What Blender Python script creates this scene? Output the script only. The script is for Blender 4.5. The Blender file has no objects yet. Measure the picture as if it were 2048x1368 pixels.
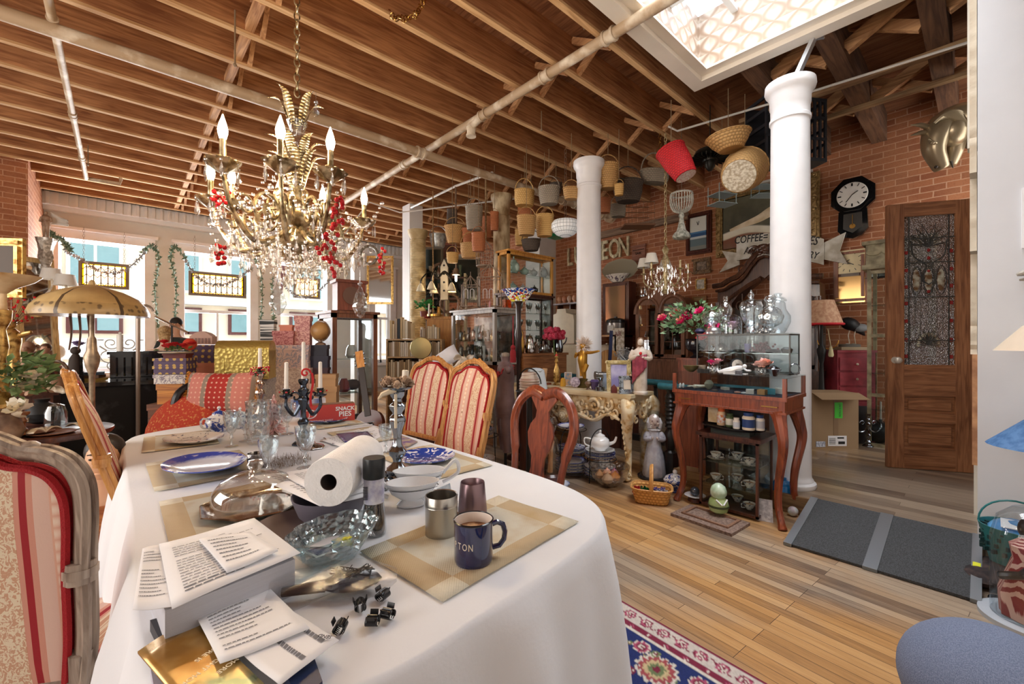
import bpy,bmesh,math,random
import numpy as np
from mathutils import Vector,Matrix,Euler
random.seed(7)
C=bpy.context.scene
COL=C.collection
PI=math.pi
R=math.radians
H=1.28
FPX=860.0
YAW=math.atan2(.7399,.6727)
FW=Vector((math.cos(YAW),math.sin(YAW),0));RT=Vector((math.sin(YAW),-math.cos(YAW),0))
cd=bpy.data.cameras.new('camera');cam=bpy.data.objects.new('camera',cd);COL.objects.link(cam)
cam.location=(0,0,H);cam.rotation_euler=(PI/2,0,YAW-PI/2)
cd.sensor_width=36;cd.lens=FPX*36/2048;cd.clip_start=.05;cd.clip_end=200
C.camera=cam
w=bpy.data.worlds.new('sky');C.world=w;w.use_nodes=True
nt=w.node_tree;bg=nt.nodes['Background']
tc=nt.nodes.new('ShaderNodeTexCoord');gr=nt.nodes.new('ShaderNodeSeparateXYZ');rp=nt.nodes.new('ShaderNodeValToRGB')
nt.links.new(tc.outputs['Generated'],gr.inputs[0]);nt.links.new(gr.outputs['Z'],rp.inputs[0]);nt.links.new(rp.outputs[0],bg.inputs[0])
rp.color_ramp.elements[0].color=(.86,.82,.78,1);rp.color_ramp.elements[1].color=(.80,.88,1,1)
rp.color_ramp.elements[0].position=0.0;rp.color_ramp.elements[1].position=.6
bg.inputs[1].default_value=2.6
def area(name,loc,sx,sy,power,col,rot=(0,0,0)):
 l=bpy.data.lights.new(name,'AREA');l.shape='RECTANGLE';l.size=sx;l.size_y=sy;l.energy=power;l.color=col
 o=bpy.data.objects.new(name,l);COL.objects.link(o);o.location=loc;o.rotation_euler=rot;return o
area('skylight_daylight',(2.98,.9,4.32),1.9,1.7,66,(.94,.97,1)).data.spread=R(110)
for k,(x0,x1)in enumerate(((-.8,.35),(.87,2.03),(2.55,3.6))):
 area('window_daylight',((x0+x1)/2,10.75,1.95),x1-x0,2.2,190,(.95,.97,1),(-PI/2,0,0))
area('rear_added_fill',(.8,-2.1,1.9),4.5,2.4,12,(1,.97,.93),(PI/2,0,0))  # fill light added behind the camera; the rear wall has no window
area('side_added_fill',(-3.5,3.0,1.9),5.0,2.2,190,(1,.95,.9),(PI/2,0,-PI/2))  # broad fill added out of view in front of the solid left wall
area('alcove_added_fill',(5.4,-1.12,2.2),2.2,2.4,60,(1,.96,.9),(PI/2,0,0))  # unseen light added past the partition to brighten the brick alcove and door
vs=C.view_settings;vs.view_transform='Standard';vs.look='None';vs.gamma=1;vs.exposure=.05;vs.use_curve_mapping=False
cy=C.cycles
cy.use_denoising=True;cy.max_bounces=7;cy.diffuse_bounces=4;cy.glossy_bounces=3;cy.transmission_bounces=5;cy.transparent_max_bounces=24
cy.caustics_reflective=False;cy.caustics_refractive=False;cy.sample_clamp_indirect=6;cy.sample_clamp_direct=0
def pd(px,py,d):
 """a point d metres ahead of the camera"""
 return FW*d+RT*((px-1024)/FPX*d)+Vector((0,0,H-(py-684)/FPX*d))
def pz(px,py,z):
 return pd(px,py,(H-z)*FPX/(py-684))
def pX(px,py,X):
 l=(px-1024)/FPX;return pd(px,py,X/(FW.x+RT.x*l))
def pY(px,py,Y):
 l=(px-1024)/FPX;return pd(px,py,Y/(FW.y+RT.y*l))
def Tr(x=0,y=0,z=0):return Matrix.Translation((x,y,z))
def Rz(a):return Matrix.Rotation(a,4,'Z')
def Rx(a):return Matrix.Rotation(a,4,'X')
def Ry(a):return Matrix.Rotation(a,4,'Y')
def Sc(x,y=None,z=None):
 y=x if y is None else y;z=x if z is None else z
 return Matrix.Diagonal((x,y,z,1))
def aim(a,b):
 d=Vector(b)-Vector(a);return Tr(*a)@d.to_track_quat('Z','Y').to_matrix().to_4x4()
class MB:
 def __init__(s):s.v=[];s.f=[];s.m=[];s.k=0;s.T=Matrix()
 def add(s,vs,fs,T=None):
  T=s.T if T is None else s.T@T
  n=len(s.v);s.v+=[tuple(T@Vector(p))for p in vs]
  s.f+=[tuple(i+n for i in f)for f in fs];s.m+=[s.k]*len(fs);return s
 def mat(s,k):s.k=k;return s
 def box(s,c,d,T=None,tp=1.0):
  x,y,z=c;a,b,h=d[0]/2,d[1]/2,d[2]/2
  vs=[(x-a,y-b,z-h),(x+a,y-b,z-h),(x+a,y+b,z-h),(x-a,y+b,z-h),(x-a*tp,y-b*tp,z+h),(x+a*tp,y-b*tp,z+h),(x+a*tp,y+b*tp,z+h),(x-a*tp,y+b*tp,z+h)]
  return s.add(vs,[(0,3,2,1),(4,5,6,7),(0,1,5,4),(1,2,6,5),(2,3,7,6),(3,0,4,7)],T)
 def bb(s,x0,x1,y0,y1,z0,z1,T=None):return s.box(((x0+x1)/2,(y0+y1)/2,(z0+z1)/2),(x1-x0,y1-y0,z1-z0),T)
 def lathe(s,prof,c=(0,0,0),n=16,T=None,sx=1,sy=1,rf=None,cap=True):
  vs=[];fs=[];m=len(prof)
  for j,(r,z)in enumerate(prof):
   for i in range(n):
    a=2*PI*i/n;q=rf(a,j/(m-1))if rf else 1
    vs.append((c[0]+r*q*sx*math.cos(a),c[1]+r*q*sy*math.sin(a),c[2]+z))
  for j in range(m-1):
   for i in range(n):
    k=(i+1)%n;fs.append((j*n+i,j*n+k,(j+1)*n+k,(j+1)*n+i))
  if cap:fs.append(tuple(range(n))[::-1]);fs.append(tuple((m-1)*n+i for i in range(n)))
  return s.add(vs,fs,T)
 def tube(s,pts,r,n=6,closed=False,T=None,sq=1):
  P=[Vector(p)for p in pts];m=len(P);rr=r if isinstance(r,(list,tuple))else[r]*m
  vs=[];fs=[];up=Vector((.13,.21,.97)).normalized();prev=None
  for j in range(m):
   if closed:t=P[(j+1)%m]-P[j-1]
   else:t=P[min(j+1,m-1)]-P[max(j-1,0)]
   t=t.normalized()if t.length>1e-9 else Vector((0,0,1))
   if prev is None:
    a=up.cross(t)
    if a.length<.1:a=Vector((1,0,0)).cross(t)
   else:a=prev-t*prev.dot(t)
   a.normalize();prev=a;b=t.cross(a)
   for i in range(n):
    g=2*PI*i/n+PI/n;vs.append(tuple(P[j]+(a*math.cos(g)+b*math.sin(g)*sq)*rr[j]))
  for j in range(m if closed else m-1):
   q=(j+1)%m
   for i in range(n):
    k=(i+1)%n;fs.append((j*n+i,j*n+k,q*n+k,q*n+i))
  if not closed:fs.append(tuple(range(n))[::-1]);fs.append(tuple((m-1)*n+i for i in range(n)))
  return s.add(vs,fs,T)
 def ball(s,c,r,n=10,m=6,T=None):
  rx,ry,rz=r if isinstance(r,(list,tuple))else(r,r,r)
  vs=[(c[0],c[1],c[2]-rz)];fs=[]
  for j in range(1,m):
   b=PI*j/m-PI/2
   for i in range(n):
    a=2*PI*i/n;vs.append((c[0]+rx*math.cos(a)*math.cos(b),c[1]+ry*math.sin(a)*math.cos(b),c[2]+rz*math.sin(b)))
  vs.append((c[0],c[1],c[2]+rz));L=len(vs)-1
  for i in range(n):
   k=(i+1)%n;fs.append((0,1+k,1+i));fs.append((L,L-n+i,L-n+k))
   for j in range(m-2):fs.append((1+j*n+i,1+j*n+k,1+(j+1)*n+k,1+(j+1)*n+i))
  return s.add(vs,fs,T)
 def prism(s,poly,z0,z1,T=None):
  n=len(poly);vs=[(x,y,z0)for x,y in poly]+[(x,y,z1)for x,y in poly]
  fs=[tuple(range(n))[::-1],tuple(range(n,2*n))]+[(i,(i+1)%n,n+(i+1)%n,n+i)for i in range(n)]
  return s.add(vs,fs,T)
 def grid(s,fn,nu,nv,T=None,closed_u=False):
  vs=[fn(i/nu,j/nv)for j in range(nv+1)for i in range(nu if closed_u else nu+1)];w_=nu if closed_u else nu+1
  fs=[(j*w_+i,j*w_+(i+1)%w_,(j+1)*w_+(i+1)%w_,(j+1)*w_+i)for j in range(nv)for i in range(nu)]
  return s.add(vs,fs,T)
 def quad(s,a,b,c,d,T=None):return s.add([a,b,c,d],[(0,1,2,3)],T)
 def build(s,name,mats,parent=None,smooth=40,sol=0,sub=0,bev=0):
  me=bpy.data.meshes.new(name);me.from_pydata(s.v,[],s.f)
  if not isinstance(mats,(list,tuple)):mats=[mats]
  for m_ in mats:me.materials.append(m_)
  if len(mats)>1:me.polygons.foreach_set('material_index',s.m)
  me.update()
  if smooth:
   me.polygons.foreach_set('use_smooth',[True]*len(me.polygons));me.set_sharp_from_angle(angle=R(smooth))
  o=bpy.data.objects.new(name,me);COL.objects.link(o)
  if parent:o.parent=parent
  if sol:
   q=o.modifiers.new('s','SOLIDIFY');q.thickness=sol;q.offset=-1
  if bev:
   q=o.modifiers.new('b','BEVEL');q.width=bev;q.segments=2;q.limit_method='ANGLE'
  if sub:
   q=o.modifiers.new('u','SUBSURF');q.levels=sub;q.render_levels=sub
  return o
def arc(c,r,a0,a1,n=10,ax='xz',sy=1):
 out=[]
 for i in range(n+1):
  a=a0+(a1-a0)*i/n;u,v_=r*math.cos(a),r*math.sin(a)*sy
  out.append((c[0]+u,c[1],c[2]+v_)if ax=='xz' else(c[0],c[1]+u,c[2]+v_)if ax=='yz' else(c[0]+u,c[1]+v_,c[2]))
 return out
def bez(P,n=12):
 """smooth curve through the points (Catmull-Rom)"""
 P=[Vector(p)for p in P];out=[]
 for i in range(len(P)-1):
  a,b,c,d=P[max(i-1,0)],P[i],P[i+1],P[min(i+2,len(P)-1)]
  for k in range(n):
   t=k/n;out.append(.5*((2*b)+(c-a)*t+(2*a-5*b+4*c-d)*t*t+(3*b-a-3*c+d)*t**3))
 out.append(P[-1]);return out
def spiral(c,r0,turns,n=24,ax='xz',flip=1,a0=0):
 out=[]
 for i in range(n+1):
  t=i/n;r=r0*(1-.82*t);a=a0+flip*turns*2*PI*t
  u,v_=r*math.cos(a),r*math.sin(a);out.append((c[0]+u,c[1],c[2]+v_)if ax=='xz' else(c[0],c[1]+u,c[2]+v_))
 return out
def tag(o,label,cat,group=None,kind=None):
 o['label']=label;o['category']=cat
 if group:o['group']=group
 if kind:o['kind']=kind
 return o
def thing(name,label,cat,loc=(0,0,0),rz=0,group=None):
 o=bpy.data.objects.new(name,None);COL.objects.link(o);o.location=loc;o.rotation_euler=(0,0,rz);o.empty_display_size=.1
 return tag(o,label,cat,group)
def one(mb,name,label,cat,mats,loc=(0,0,0),rz=0,group=None,**k):
 o=mb.build(name,mats,**k);o.location=loc;o.rotation_euler=(0,0,rz);return tag(o,label,cat,group)
KIDS={}
def dup(o,loc=None,rz=None,label=None,group=None,sc=None,par=None):
 c=o.copy();COL.objects.link(c)
 if par:c.parent=par
 if loc is not None:c.location=loc
 if rz is not None:c.rotation_euler[2]=rz
 if label:c['label']=label
 if group:c['group']=group
 if sc is not None:c.scale=(sc,sc,sc)if not isinstance(sc,tuple)else sc
 for ch in list(o.children):dup(ch,par=c)
 return c
def struct(mb,name,mats,**k):
 o=mb.build(name,mats,**k);o['kind']='structure';return o
def text(s,name,m,parent,size,T,ext=.002,align='CENTER',sx=1,shear=0,off=0):
 c=bpy.data.curves.new(name,'FONT');c.body=s;c.size=size;c.extrude=ext;c.align_x=align;c.align_y='CENTER';c.shear=shear;c.offset=off;c.resolution_u=3
 q=bpy.data.objects.new(name+'_curve',c);COL.objects.link(q);me=bpy.data.meshes.new_from_object(q.evaluated_get(bpy.context.evaluated_depsgraph_get()))
 bpy.data.objects.remove(q);bpy.data.curves.remove(c);me.materials.clear();me.materials.append(m);me.name=name
 o=bpy.data.objects.new(name,me);COL.objects.link(o);o.parent=parent
 o.matrix_local=T@Sc(sx,1,1);return o
MC={}
def srgb(h):
 h=h.lstrip('#');v=[int(h[i:i+2],16)/255 for i in(0,2,4)]
 return tuple(x/12.92 if x<=.04045 else((x+.055)/1.055)**2.4 for x in v)+(1,)
class NT:
 def __init__(s,m):s.t=m.node_tree;s.n=s.t.nodes;s.l=s.t.links;s.b=s.n['Principled BSDF'];s.o=s.n['Material Output']
 def add(s,t,ins={},**kw):
  n=s.n.new('ShaderNode'+t)
  for k,v in kw.items():setattr(n,k,v)
  for k,v in ins.items():
   if isinstance(v,bpy.types.NodeSocket):s.l.new(v,n.inputs[k])
   else:n.inputs[k].default_value=v
  return n
 def coord(s,sc=(1,1,1),rot=(0,0,0),loc=(0,0,0)):
  t=s.add('TexCoord');m=s.add('Mapping',{'Vector':t.outputs['Object'],'Scale':sc,'Rotation':rot,'Location':loc});return m.outputs[0]
 def ramp(s,fac,stops,const=False):
  r=s.add('ValToRGB',{'Fac':fac});e=r.color_ramp
  if const:e.interpolation='CONSTANT'
  while len(e.elements)<len(stops):e.elements.new(.5)
  for x,(p,c)in zip(e.elements,stops):x.position=p;x.color=c if len(c)==4 else(*c,1)
  return r.outputs[0]
 def mix(s,f,a,b,bt='MIX'):
  n=s.add('Mix',data_type='RGBA',blend_type=bt)
  for i,v in((0,f),(6,a),(7,b)):
   if isinstance(v,bpy.types.NodeSocket):s.l.new(v,n.inputs[i])
   else:n.inputs[i].default_value=v
  return n.outputs[2]
 def math(s,op,a,b=0.0,c=None):
  n=s.add('Math',operation=op)
  for i,v in enumerate((a,b)if c is None else(a,b,c)):
   if isinstance(v,bpy.types.NodeSocket):s.l.new(v,n.inputs[i])
   else:n.inputs[i].default_value=v
  return n.outputs[0]
 def bump(s,h,st=.3,d=.01):
  b=s.add('Bump',{'Height':h,'Strength':st,'Distance':d});s.l.new(b.outputs[0],s.b.inputs['Normal'])
 def col(s,c):s.l.new(c,s.b.inputs['Base Color'])
def newmat(name,rough=.5,metal=0,col=None,**kw):
 m=bpy.data.materials.new(name);m.use_nodes=True;b=m.node_tree.nodes['Principled BSDF']
 b.inputs['Roughness'].default_value=rough;b.inputs['Metallic'].default_value=metal
 if col:b.inputs['Base Color'].default_value=col
 for k,v in kw.items():b.inputs[k.replace('_',' ')].default_value=v
 return m
def P(hexc,rough=.5,metal=0,c2=None,sc=12,st=(1,1,1),bump=0,bsc=60,lo=.4,hi=.6,det=4,spec=None,wave=False,vor=False):
 """a plain procedural material: one colour, or two blended by a noise, with an optional bump"""
 key=(hexc,rough,metal,c2,sc,st,bump,bsc,lo,hi,wave,vor)
 if key in MC:return MC[key]
 m=newmat('mat_'+hexc.strip('#'),rough,metal,srgb(hexc));n=NT(m)
 if spec is not None:n.b.inputs['Specular IOR Level'].default_value=spec
 if c2 is None:
  h=tuple(min(1,x*.93)for x in srgb(hexc)[:3])+(1,);c_a,c_b=h,srgb(hexc);lo,hi=.3,.6
 else:c_a,c_b=srgb(hexc),srgb(c2)
 v=n.coord(st)
 if vor:t=n.add('TexVoronoi',{'Vector':v,'Scale':sc}).outputs['Distance']
 elif wave:t=n.add('TexWave',{'Vector':v,'Scale':sc,'Distortion':3.0,'Detail':3.0}).outputs['Fac']
 else:t=n.add('TexNoise',{'Vector':v,'Scale':sc,'Detail':float(det)}).outputs['Fac']
 n.col(n.ramp(t,[(lo,c_a),(hi,c_b)]))
 if bump:
  b=n.add('TexNoise',{'Vector':v,'Scale':float(bsc),'Detail':3.0}).outputs['Fac'];n.bump(b,bump,.004)
 MC[key]=m;return m
def wood(a,b,rough=.45,sc=3,ax=2,coat=0,bump=.15,key=''):
 """grain that runs along local axis ax"""
 k=('wood',a,b,rough,sc,ax,coat)
 if k in MC:return MC[k]
 m=newmat('wood_'+a.strip('#'),rough);n=NT(m)
 s_=[14,14,14];s_[ax]=1.0
 v=n.coord(tuple(s_));t=n.add('TexNoise',{'Vector':v,'Scale':float(sc),'Detail':6.0,'Distortion':1.2}).outputs['Fac']
 t2=n.add('TexNoise',{'Vector':n.coord(),'Scale':2.5,'Detail':2.0}).outputs['Fac']
 tt=n.math('ADD',n.math('MULTIPLY',t,.7),n.math('MULTIPLY',t2,.3))
 n.col(n.ramp(tt,[(.36,srgb(a)),(.62,srgb(b))]));n.bump(t,bump,.003)
 n.b.inputs['Coat Weight'].default_value=coat;n.b.inputs['Coat Roughness'].default_value=.15
 MC[k]=m;return m
def glassm(name,tint='#eef4f4',refl=.12,rough=.03,bump=0,bsc=30,edge=.5):
 """thin clear glass: light passes, the surface reflects more at grazing angles"""
 if name in MC:return MC[name]
 m=bpy.data.materials.new(name);m.use_nodes=True;n=NT(m);n.n.remove(n.b)
 tr=n.add('BsdfTransparent',{'Color':srgb(tint)});gl=n.add('BsdfGlossy',{'Color':(1,1,1,1),'Roughness':rough})
 lw=n.add('LayerWeight',{'Blend':edge});f=n.math('ADD',n.math('MULTIPLY',n.math('POWER',lw.outputs['Facing'],1.6),.55 if edge>.4 else .3),refl)
 if bump:
  t=n.add('TexVoronoi',{'Vector':n.coord(),'Scale':float(bsc)}).outputs['Distance']
  b=n.add('Bump',{'Height':t,'Strength':bump,'Distance':.01});n.l.new(b.outputs[0],gl.inputs['Normal']);n.l.new(b.outputs[0],lw.inputs['Normal'])
 mx=n.add('MixShader',{0:f});n.l.new(tr.outputs[0],mx.inputs[1]);n.l.new(gl.outputs[0],mx.inputs[2]);n.l.new(mx.outputs[0],n.o.inputs[0])
 MC[name]=m;return m
def emit(name,col,st):
 if name in MC:return MC[name]
 m=newmat(name,.5,0,srgb(col));b=m.node_tree.nodes['Principled BSDF'];b.inputs['Emission Color'].default_value=srgb(col);b.inputs['Emission Strength'].default_value=st;MC[name]=m;return m
def weave(a,b,sc=60,rough=.7,bump=.8):
 """wicker: over-and-under strands round the basket"""
 k=('weave',a,b,sc)
 if k in MC:return MC[k]
 m=newmat('wicker_'+a.strip('#'),rough);n=NT(m)
 t=n.add('TexCoord').outputs['Object'];sp=n.add('SeparateXYZ',{0:t})
 ang=n.math('ARCTAN2',sp.outputs[1],sp.outputs[0])
 u=n.math('SINE',n.math('MULTIPLY',ang,26.0));v=n.math('SINE',n.math('MULTIPLY',sp.outputs[2],sc*6.0))
 h=n.math('MULTIPLY',u,v);h2=n.math('ADD',n.math('MULTIPLY',h,.35),n.math('MULTIPLY',n.math('ABSOLUTE',v),.6))
 z=n.add('TexNoise',{'Vector':t,'Scale':9.0,'Detail':3.0}).outputs['Fac']
 n.col(n.ramp(n.math('ADD',h2,n.math('MULTIPLY',z,.4)),[(.1,srgb(a)),(.75,srgb(b))]));n.bump(h2,bump,.006)
 MC[k]=m;return m
# ================================================================ THE ROOM
def brickmat():
 m=newmat('brick',.85);n=NT(m)
 t=n.add('TexCoord').outputs['Object'];sp=n.add('SeparateXYZ',{0:t})
 cb=n.add('CombineXYZ',{0:n.math('ADD',sp.outputs[0],sp.outputs[1]),1:sp.outputs[2]})
 wob=n.add('TexNoise',{'Vector':t,'Scale':7.0,'Detail':2.0}).outputs['Fac']
 vv=n.add('VectorMath',{0:cb.outputs[0],1:n.add('CombineXYZ',{0:n.math('MULTIPLY',wob,.02),1:n.math('MULTIPLY',wob,.012)}).outputs[0]},operation='ADD')
 b=n.add('TexBrick',{'Vector':vv.outputs[0],'Color1':srgb('#b6754f'),'Color2':srgb('#925538'),'Mortar':srgb('#cfa383'),'Scale':1.0,'Mortar Size':.006,'Mortar Smooth':.3,'Bias':-.1,'Brick Width':.215,'Row Height':.073})
 nz=n.add('TexNoise',{'Vector':t,'Scale':3.5,'Detail':5.0}).outputs['Fac']
 n2=n.add('TexNoise',{'Vector':t,'Scale':60.0,'Detail':2.0}).outputs['Fac']
 c=n.mix(n.ramp(nz,[(.4,(0,0,0,1)),(.7,(.45,.45,.45,1))]),b.outputs[0],srgb('#c28a62'))
 c=n.mix(n.ramp(n2,[(.5,(0,0,0,1)),(.75,(.25,.25,.25,1))]),c,srgb('#6f3a2b'))
 n.col(c);n.bump(n.math('ADD',b.outputs[1],n.math('MULTIPLY',n2,-.3)),-.5,.012);return m
BRICK=brickmat()
def boards(name,ca,cb_,cc,wid,length,along='y',gloss=.38):
 m=newmat(name,gloss);n=NT(m)
 rot=(0,0,PI/2+(.09 if name[0]=='o' else 0))
 v=n.coord(rot=rot)
 b=n.add('TexBrick',{'Vector':v,'Color1':(0,0,0,1),'Color2':(1,1,1,1),'Mortar':(.5,.5,.5,1),'Scale':1.0,'Mortar Size':.0012,'Brick Width':length,'Row Height':wid,'Bias':0.0},offset_frequency=3,offset=.37)
 g=n.add('TexNoise',{'Vector':n.add('Mapping',{'Vector':v,'Scale':(1.6,22,22)}).outputs[0],'Scale':3.0,'Detail':6.0,'Distortion':.8}).outputs['Fac']
 big=n.add('TexNoise',{'Vector':n.coord((1,.45,1),loc=(3,1,0)),'Scale':1.4,'Detail':4.0}).outputs['Fac']
 c=n.ramp(n.math('ADD',n.math('MULTIPLY',b.outputs[0],.45),n.math('MULTIPLY',g,.6)),[(.15,srgb(ca)),(.5,srgb(cb_)),(.95,srgb(cc))])
 c=n.mix(n.ramp(big,[(.42,(0,0,0,1)),(.60,(.9,.9,.9,1))]),c,n.ramp(n.math('ADD',n.math('MULTIPLY',b.outputs[0],.5),n.math('MULTIPLY',g,.5)),[(.2,srgb('#5d5048')),(.7,srgb('#a79784'))]))
 c=n.mix(b.outputs[1],c,srgb('#3a2a1c'));n.col(c);n.bump(n.math('ADD',b.outputs[1],n.math('MULTIPLY',g,-.4)),-.25,.004)
 return m
FLOORM=boards('oak_strip_floor','#8f6840','#b98a55','#d6ac76',.057,.85)
PLATM=boards('worn_platform_floor','#6b5238','#8f7250','#a88a62',.09,1.1,gloss=.3)
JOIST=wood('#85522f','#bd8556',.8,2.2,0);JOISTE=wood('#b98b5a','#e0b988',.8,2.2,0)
DECK=wood('#6a4028','#9a6a48',.85,2.0,1);DARKJ=wood('#4c3428','#7d5a40',.85,2.0,0)
WHITE=P('#e6e6e6',.55,sc=3,bump=.1,bsc=40);WHITEP=P('#f0f0f2',.4,sc=5);PLASTER=P('#dcdad4',.8,sc=4,bump=.25,bsc=25)
struct(MB().bb(-3.6,3.72,-2.2,10.5,-.1,0),'floor',FLOORM)
pf=MB();pf.bb(3.72,6.8,-1.2,1.9,-.1,.13);pf.bb(4.45,6.8,1.9,10.5,-.1,.13);struct(pf,'floor_platform',PLATM)
struct(MB().bb(3.705,3.735,.03,1.9,0,.135),'trim_platform_edge',wood('#6f5236','#a5835a',.5,3,1))
struct(MB().bb(3.72,4.46,1.9,10.5,-.1,0),'floor_strip',FLOORM)
struct(MB().bb(6.8,7.0,-1.2,10.5,.0,4.1),'wall_brick',BRICK)
ww=MB();WN=[(-.8,.35),(.87,2.03),(2.55,3.6),(4.72,5.2)]
xs=[-3.6]+[q for p in WN for q in p]+[6.8]
for i in range(0,len(xs),2):ww.bb(xs[i],xs[i+1],10.4,10.65,0,4.05)
for a,b in WN:ww.bb(a,b,10.4,10.65,3.05,4.05);ww.bb(a,b,10.4,10.65,0,.75)
struct(ww,'wall_window',PLASTER)
cr=MB();cr.bb(-.94,6.8,10.2,10.4,3.52,3.72);cr.bb(-.94,6.8,10.28,10.4,3.45,3.52)
for i in range(70):cr.bb(-.9+i*.11,-.86+i*.11,10.17,10.2,3.52,3.72)
struct(cr,'trim_cornice',WHITE)
struct(MB().bb(-3.6,-.94,8.79,10.4,0,4.05),'wall_pier',BRICK)
struct(MB().bb(-3.7,-3.6,-2.2,8.79,0,4.1),'wall_left',PLASTER)
struct(MB().bb(-3.7,6.8,-2.3,-2.2,0,4.1),'wall_rear',PLASTER)
struct(MB().bb(6.3,6.8,6.1,6.5,.13,3.6),'wall_return',PLASTER)
for k,(a,b)in enumerate(WN):
 f=MB();z0,z1=.75,3.05
 for d,y in((.12,10.36),):
  f.bb(a-d,a+.03,y,10.41,z0-.1,z1-.02);f.bb(b-.03,b+d,y,10.41,z0-.1,z1-.02);f.bb(a-d,b+d,y,10.41,z1-.02,z1+d)
 f.bb(a-.16,b+.16,10.3,10.42,z1+.12,z1+.17);f.bb(a-.15,b+.15,10.25,10.45,z0-.06,z0)
 for x0,x1,y0,y1,q0,q1 in((a,a+.05,10.5,10.54,z0,z1),(b-.05,b,10.5,10.54,z0,z1),(a+.05,b-.05,10.5,10.54,z1-.06,z1),(a+.05,b-.05,10.5,10.54,z0,z0+.07),(a+.05,b-.05,10.49,10.55,1.86,1.92)):f.bb(x0,x1,y0,y1,q0,q1)
 if k:f.bb((a+b)/2-.02,(a+b)/2+.02,10.5,10.54,z0,1.88)
 f.bb(a,a+.02,10.4,10.65,z0,z1);f.bb(b-.02,b,10.4,10.65,z0,z1)
 fo=struct(f,'window_%d'%(k+1),WHITEP)
 g=MB().bb(a+.04,b-.04,10.515,10.52,z0+.05,z1-.05).build('pane',glassm('window_glass','#ffffff',.02,edge=.2),fo)
deck=MB();deck.bb(-3.6,6.8,1.84,10.5,4.03,4.1);deck.bb(4.02,6.8,-1.2,1.84,4.03,4.1);deck.bb(-3.6,1.96,-2.2,1.84,4.03,4.1);deck.bb(1.96,4.02,-2.2,-.04,4.03,4.1)
struct(deck,'ceiling',DECK)
jo=MB();je=MB()
JY=[2.06+.4675*i for i in range(18)]
for i,y in enumerate(JY):
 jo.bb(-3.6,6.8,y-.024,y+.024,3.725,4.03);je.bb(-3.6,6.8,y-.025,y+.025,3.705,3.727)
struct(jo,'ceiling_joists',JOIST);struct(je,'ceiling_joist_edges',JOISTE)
dj=MB()
for y in(1.41,.86,.26,-.4):dj.bb(3.99,6.8,y-.07,y+.07,3.70,4.03)
struct(dj,'ceiling_beams',DARKJ)
cb=MB()
def strut(a,b,s_=.035):L=(Vector(b)-Vector(a)).length;cb.box((0,0,L/2),(s_,s_*1.6,L),aim(a,b))
for X in(.75,3.0,4.55,5.9):
 for i in range(len(JY)-1):
  y0,y1=JY[i]+.024,JY[i+1]-.024
  if X==.75:cb.bb(X-.03,X+.03,y0,y1,3.73,3.80)
  strut((X,y0,3.73),(X+.02,y1,4.0));strut((X+.07,y0,4.0),(X+.09,y1,3.73))
for a,b in((1.34,.93),(.79,.33),(.19,-.33)):
 for X in(4.5,5.7):strut((X,a,3.74),(X,b,4.0),.06);strut((X+.12,a,4.0),(X+.12,b,3.74),.05)
struct(cb,'ceiling_bridging',wood('#9a6a45','#d9a878',.8,2.2,1))
dr=MB()
for X in(5.0,5.6):dr.bb(X-.03,X+.03,-1.2,1.8,3.66,3.70)
struct(dr,'trim_ceiling_rail',wood('#7a563a','#a98a63',.8,2.2,1))
def tin():
 m=newmat('pressed_tin',.35);n=NT(m);t=n.add('TexCoord').outputs['Object'];sp=n.add('SeparateXYZ',{0:t})
 u=n.math('MULTIPLY',n.math('ADD',sp.outputs[0],sp.outputs[1]),18.0);v=n.math('MULTIPLY',sp.outputs[2],20.0)
 s1=n.math('SINE',n.math('ADD',u,n.math('MULTIPLY',n.math('SINE',v),1.4)));s2=n.math('SINE',n.math('SUBTRACT',u,n.math('MULTIPLY',n.math('SINE',v),1.4)))
 h=n.math('MAXIMUM',n.math('ABSOLUTE',s1),n.math('ABSOLUTE',s2));n.col(n.ramp(h,[(.8,srgb('#cfc2b4')),(1,srgb('#a8907c'))]));n.bump(h,.8,.02);return m
sk=MB()
sk.bb(2.0,4.0,1.8,1.83,3.70,4.31);sk.bb(3.98,4.01,0,1.8,3.70,4.31);sk.bb(1.97,2.0,0,1.83,3.7,4.31);sk.bb(1.97,4.0,-.03,0,3.7,4.31)
struct(sk,'trim_skylight_well',tin())
st=MB();st.bb(1.94,4.04,1.74,1.86,3.66,3.76);st.bb(3.92,4.04,-.06,1.74,3.66,3.76);st.bb(2.0,3.92,1.66,1.74,3.70,3.72);st.bb(3.84,3.92,0,1.66,3.70,3.72)
struct(st,'trim_skylight',P('#efe6d8',.4,sc=3))
sb=MB()
for i in range(4):sb.bb(2.0,3.98,1.45-.42*i,1.50-.42*i,4.17,4.21)
sb.bb(2.5,2.56,0,1.8,4.13,4.17);sb.bb(3.4,3.48,0,1.8,4.13,4.17)
sko=struct(sb,'window_skylight_bars',P('#cfd3d8',.4,sc=3))
struct(MB().bb(3.78,5.5,-1.4,.03,0,3.72),'wall_partition',P('#d2d3d6',.5,sc=3,bump=.1,bsc=30))
pt=MB()
def ragged(x0,z0,z1,w_,y,seed):
 rnd=random.Random(seed);poly=[];n_=int((z1-z0)/.03)
 for i in range(n_+1):poly.append((rnd.uniform(-.008,.008),z0+(z1-z0)*i/n_))
 poly+=[(w_,z1),(w_,z0)]
 pt.prism([(p[0],p[1])for p in poly],0,.03,Tr(x0,y+.03,0)@Rx(PI/2))
pt.mat(0);ragged(3.80,2.3,3.7,.14,.033,3);ragged(3.95,1.85,2.5,.22,.034,5)
pt.mat(1);pt.bb(3.95,4.05,.03,.075,2.5,3.7);pt.bb(4.2,4.34,.03,.05,.13,3.7);pt.bb(5.5,5.6,-.02,.05,.13,2.65)
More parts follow.
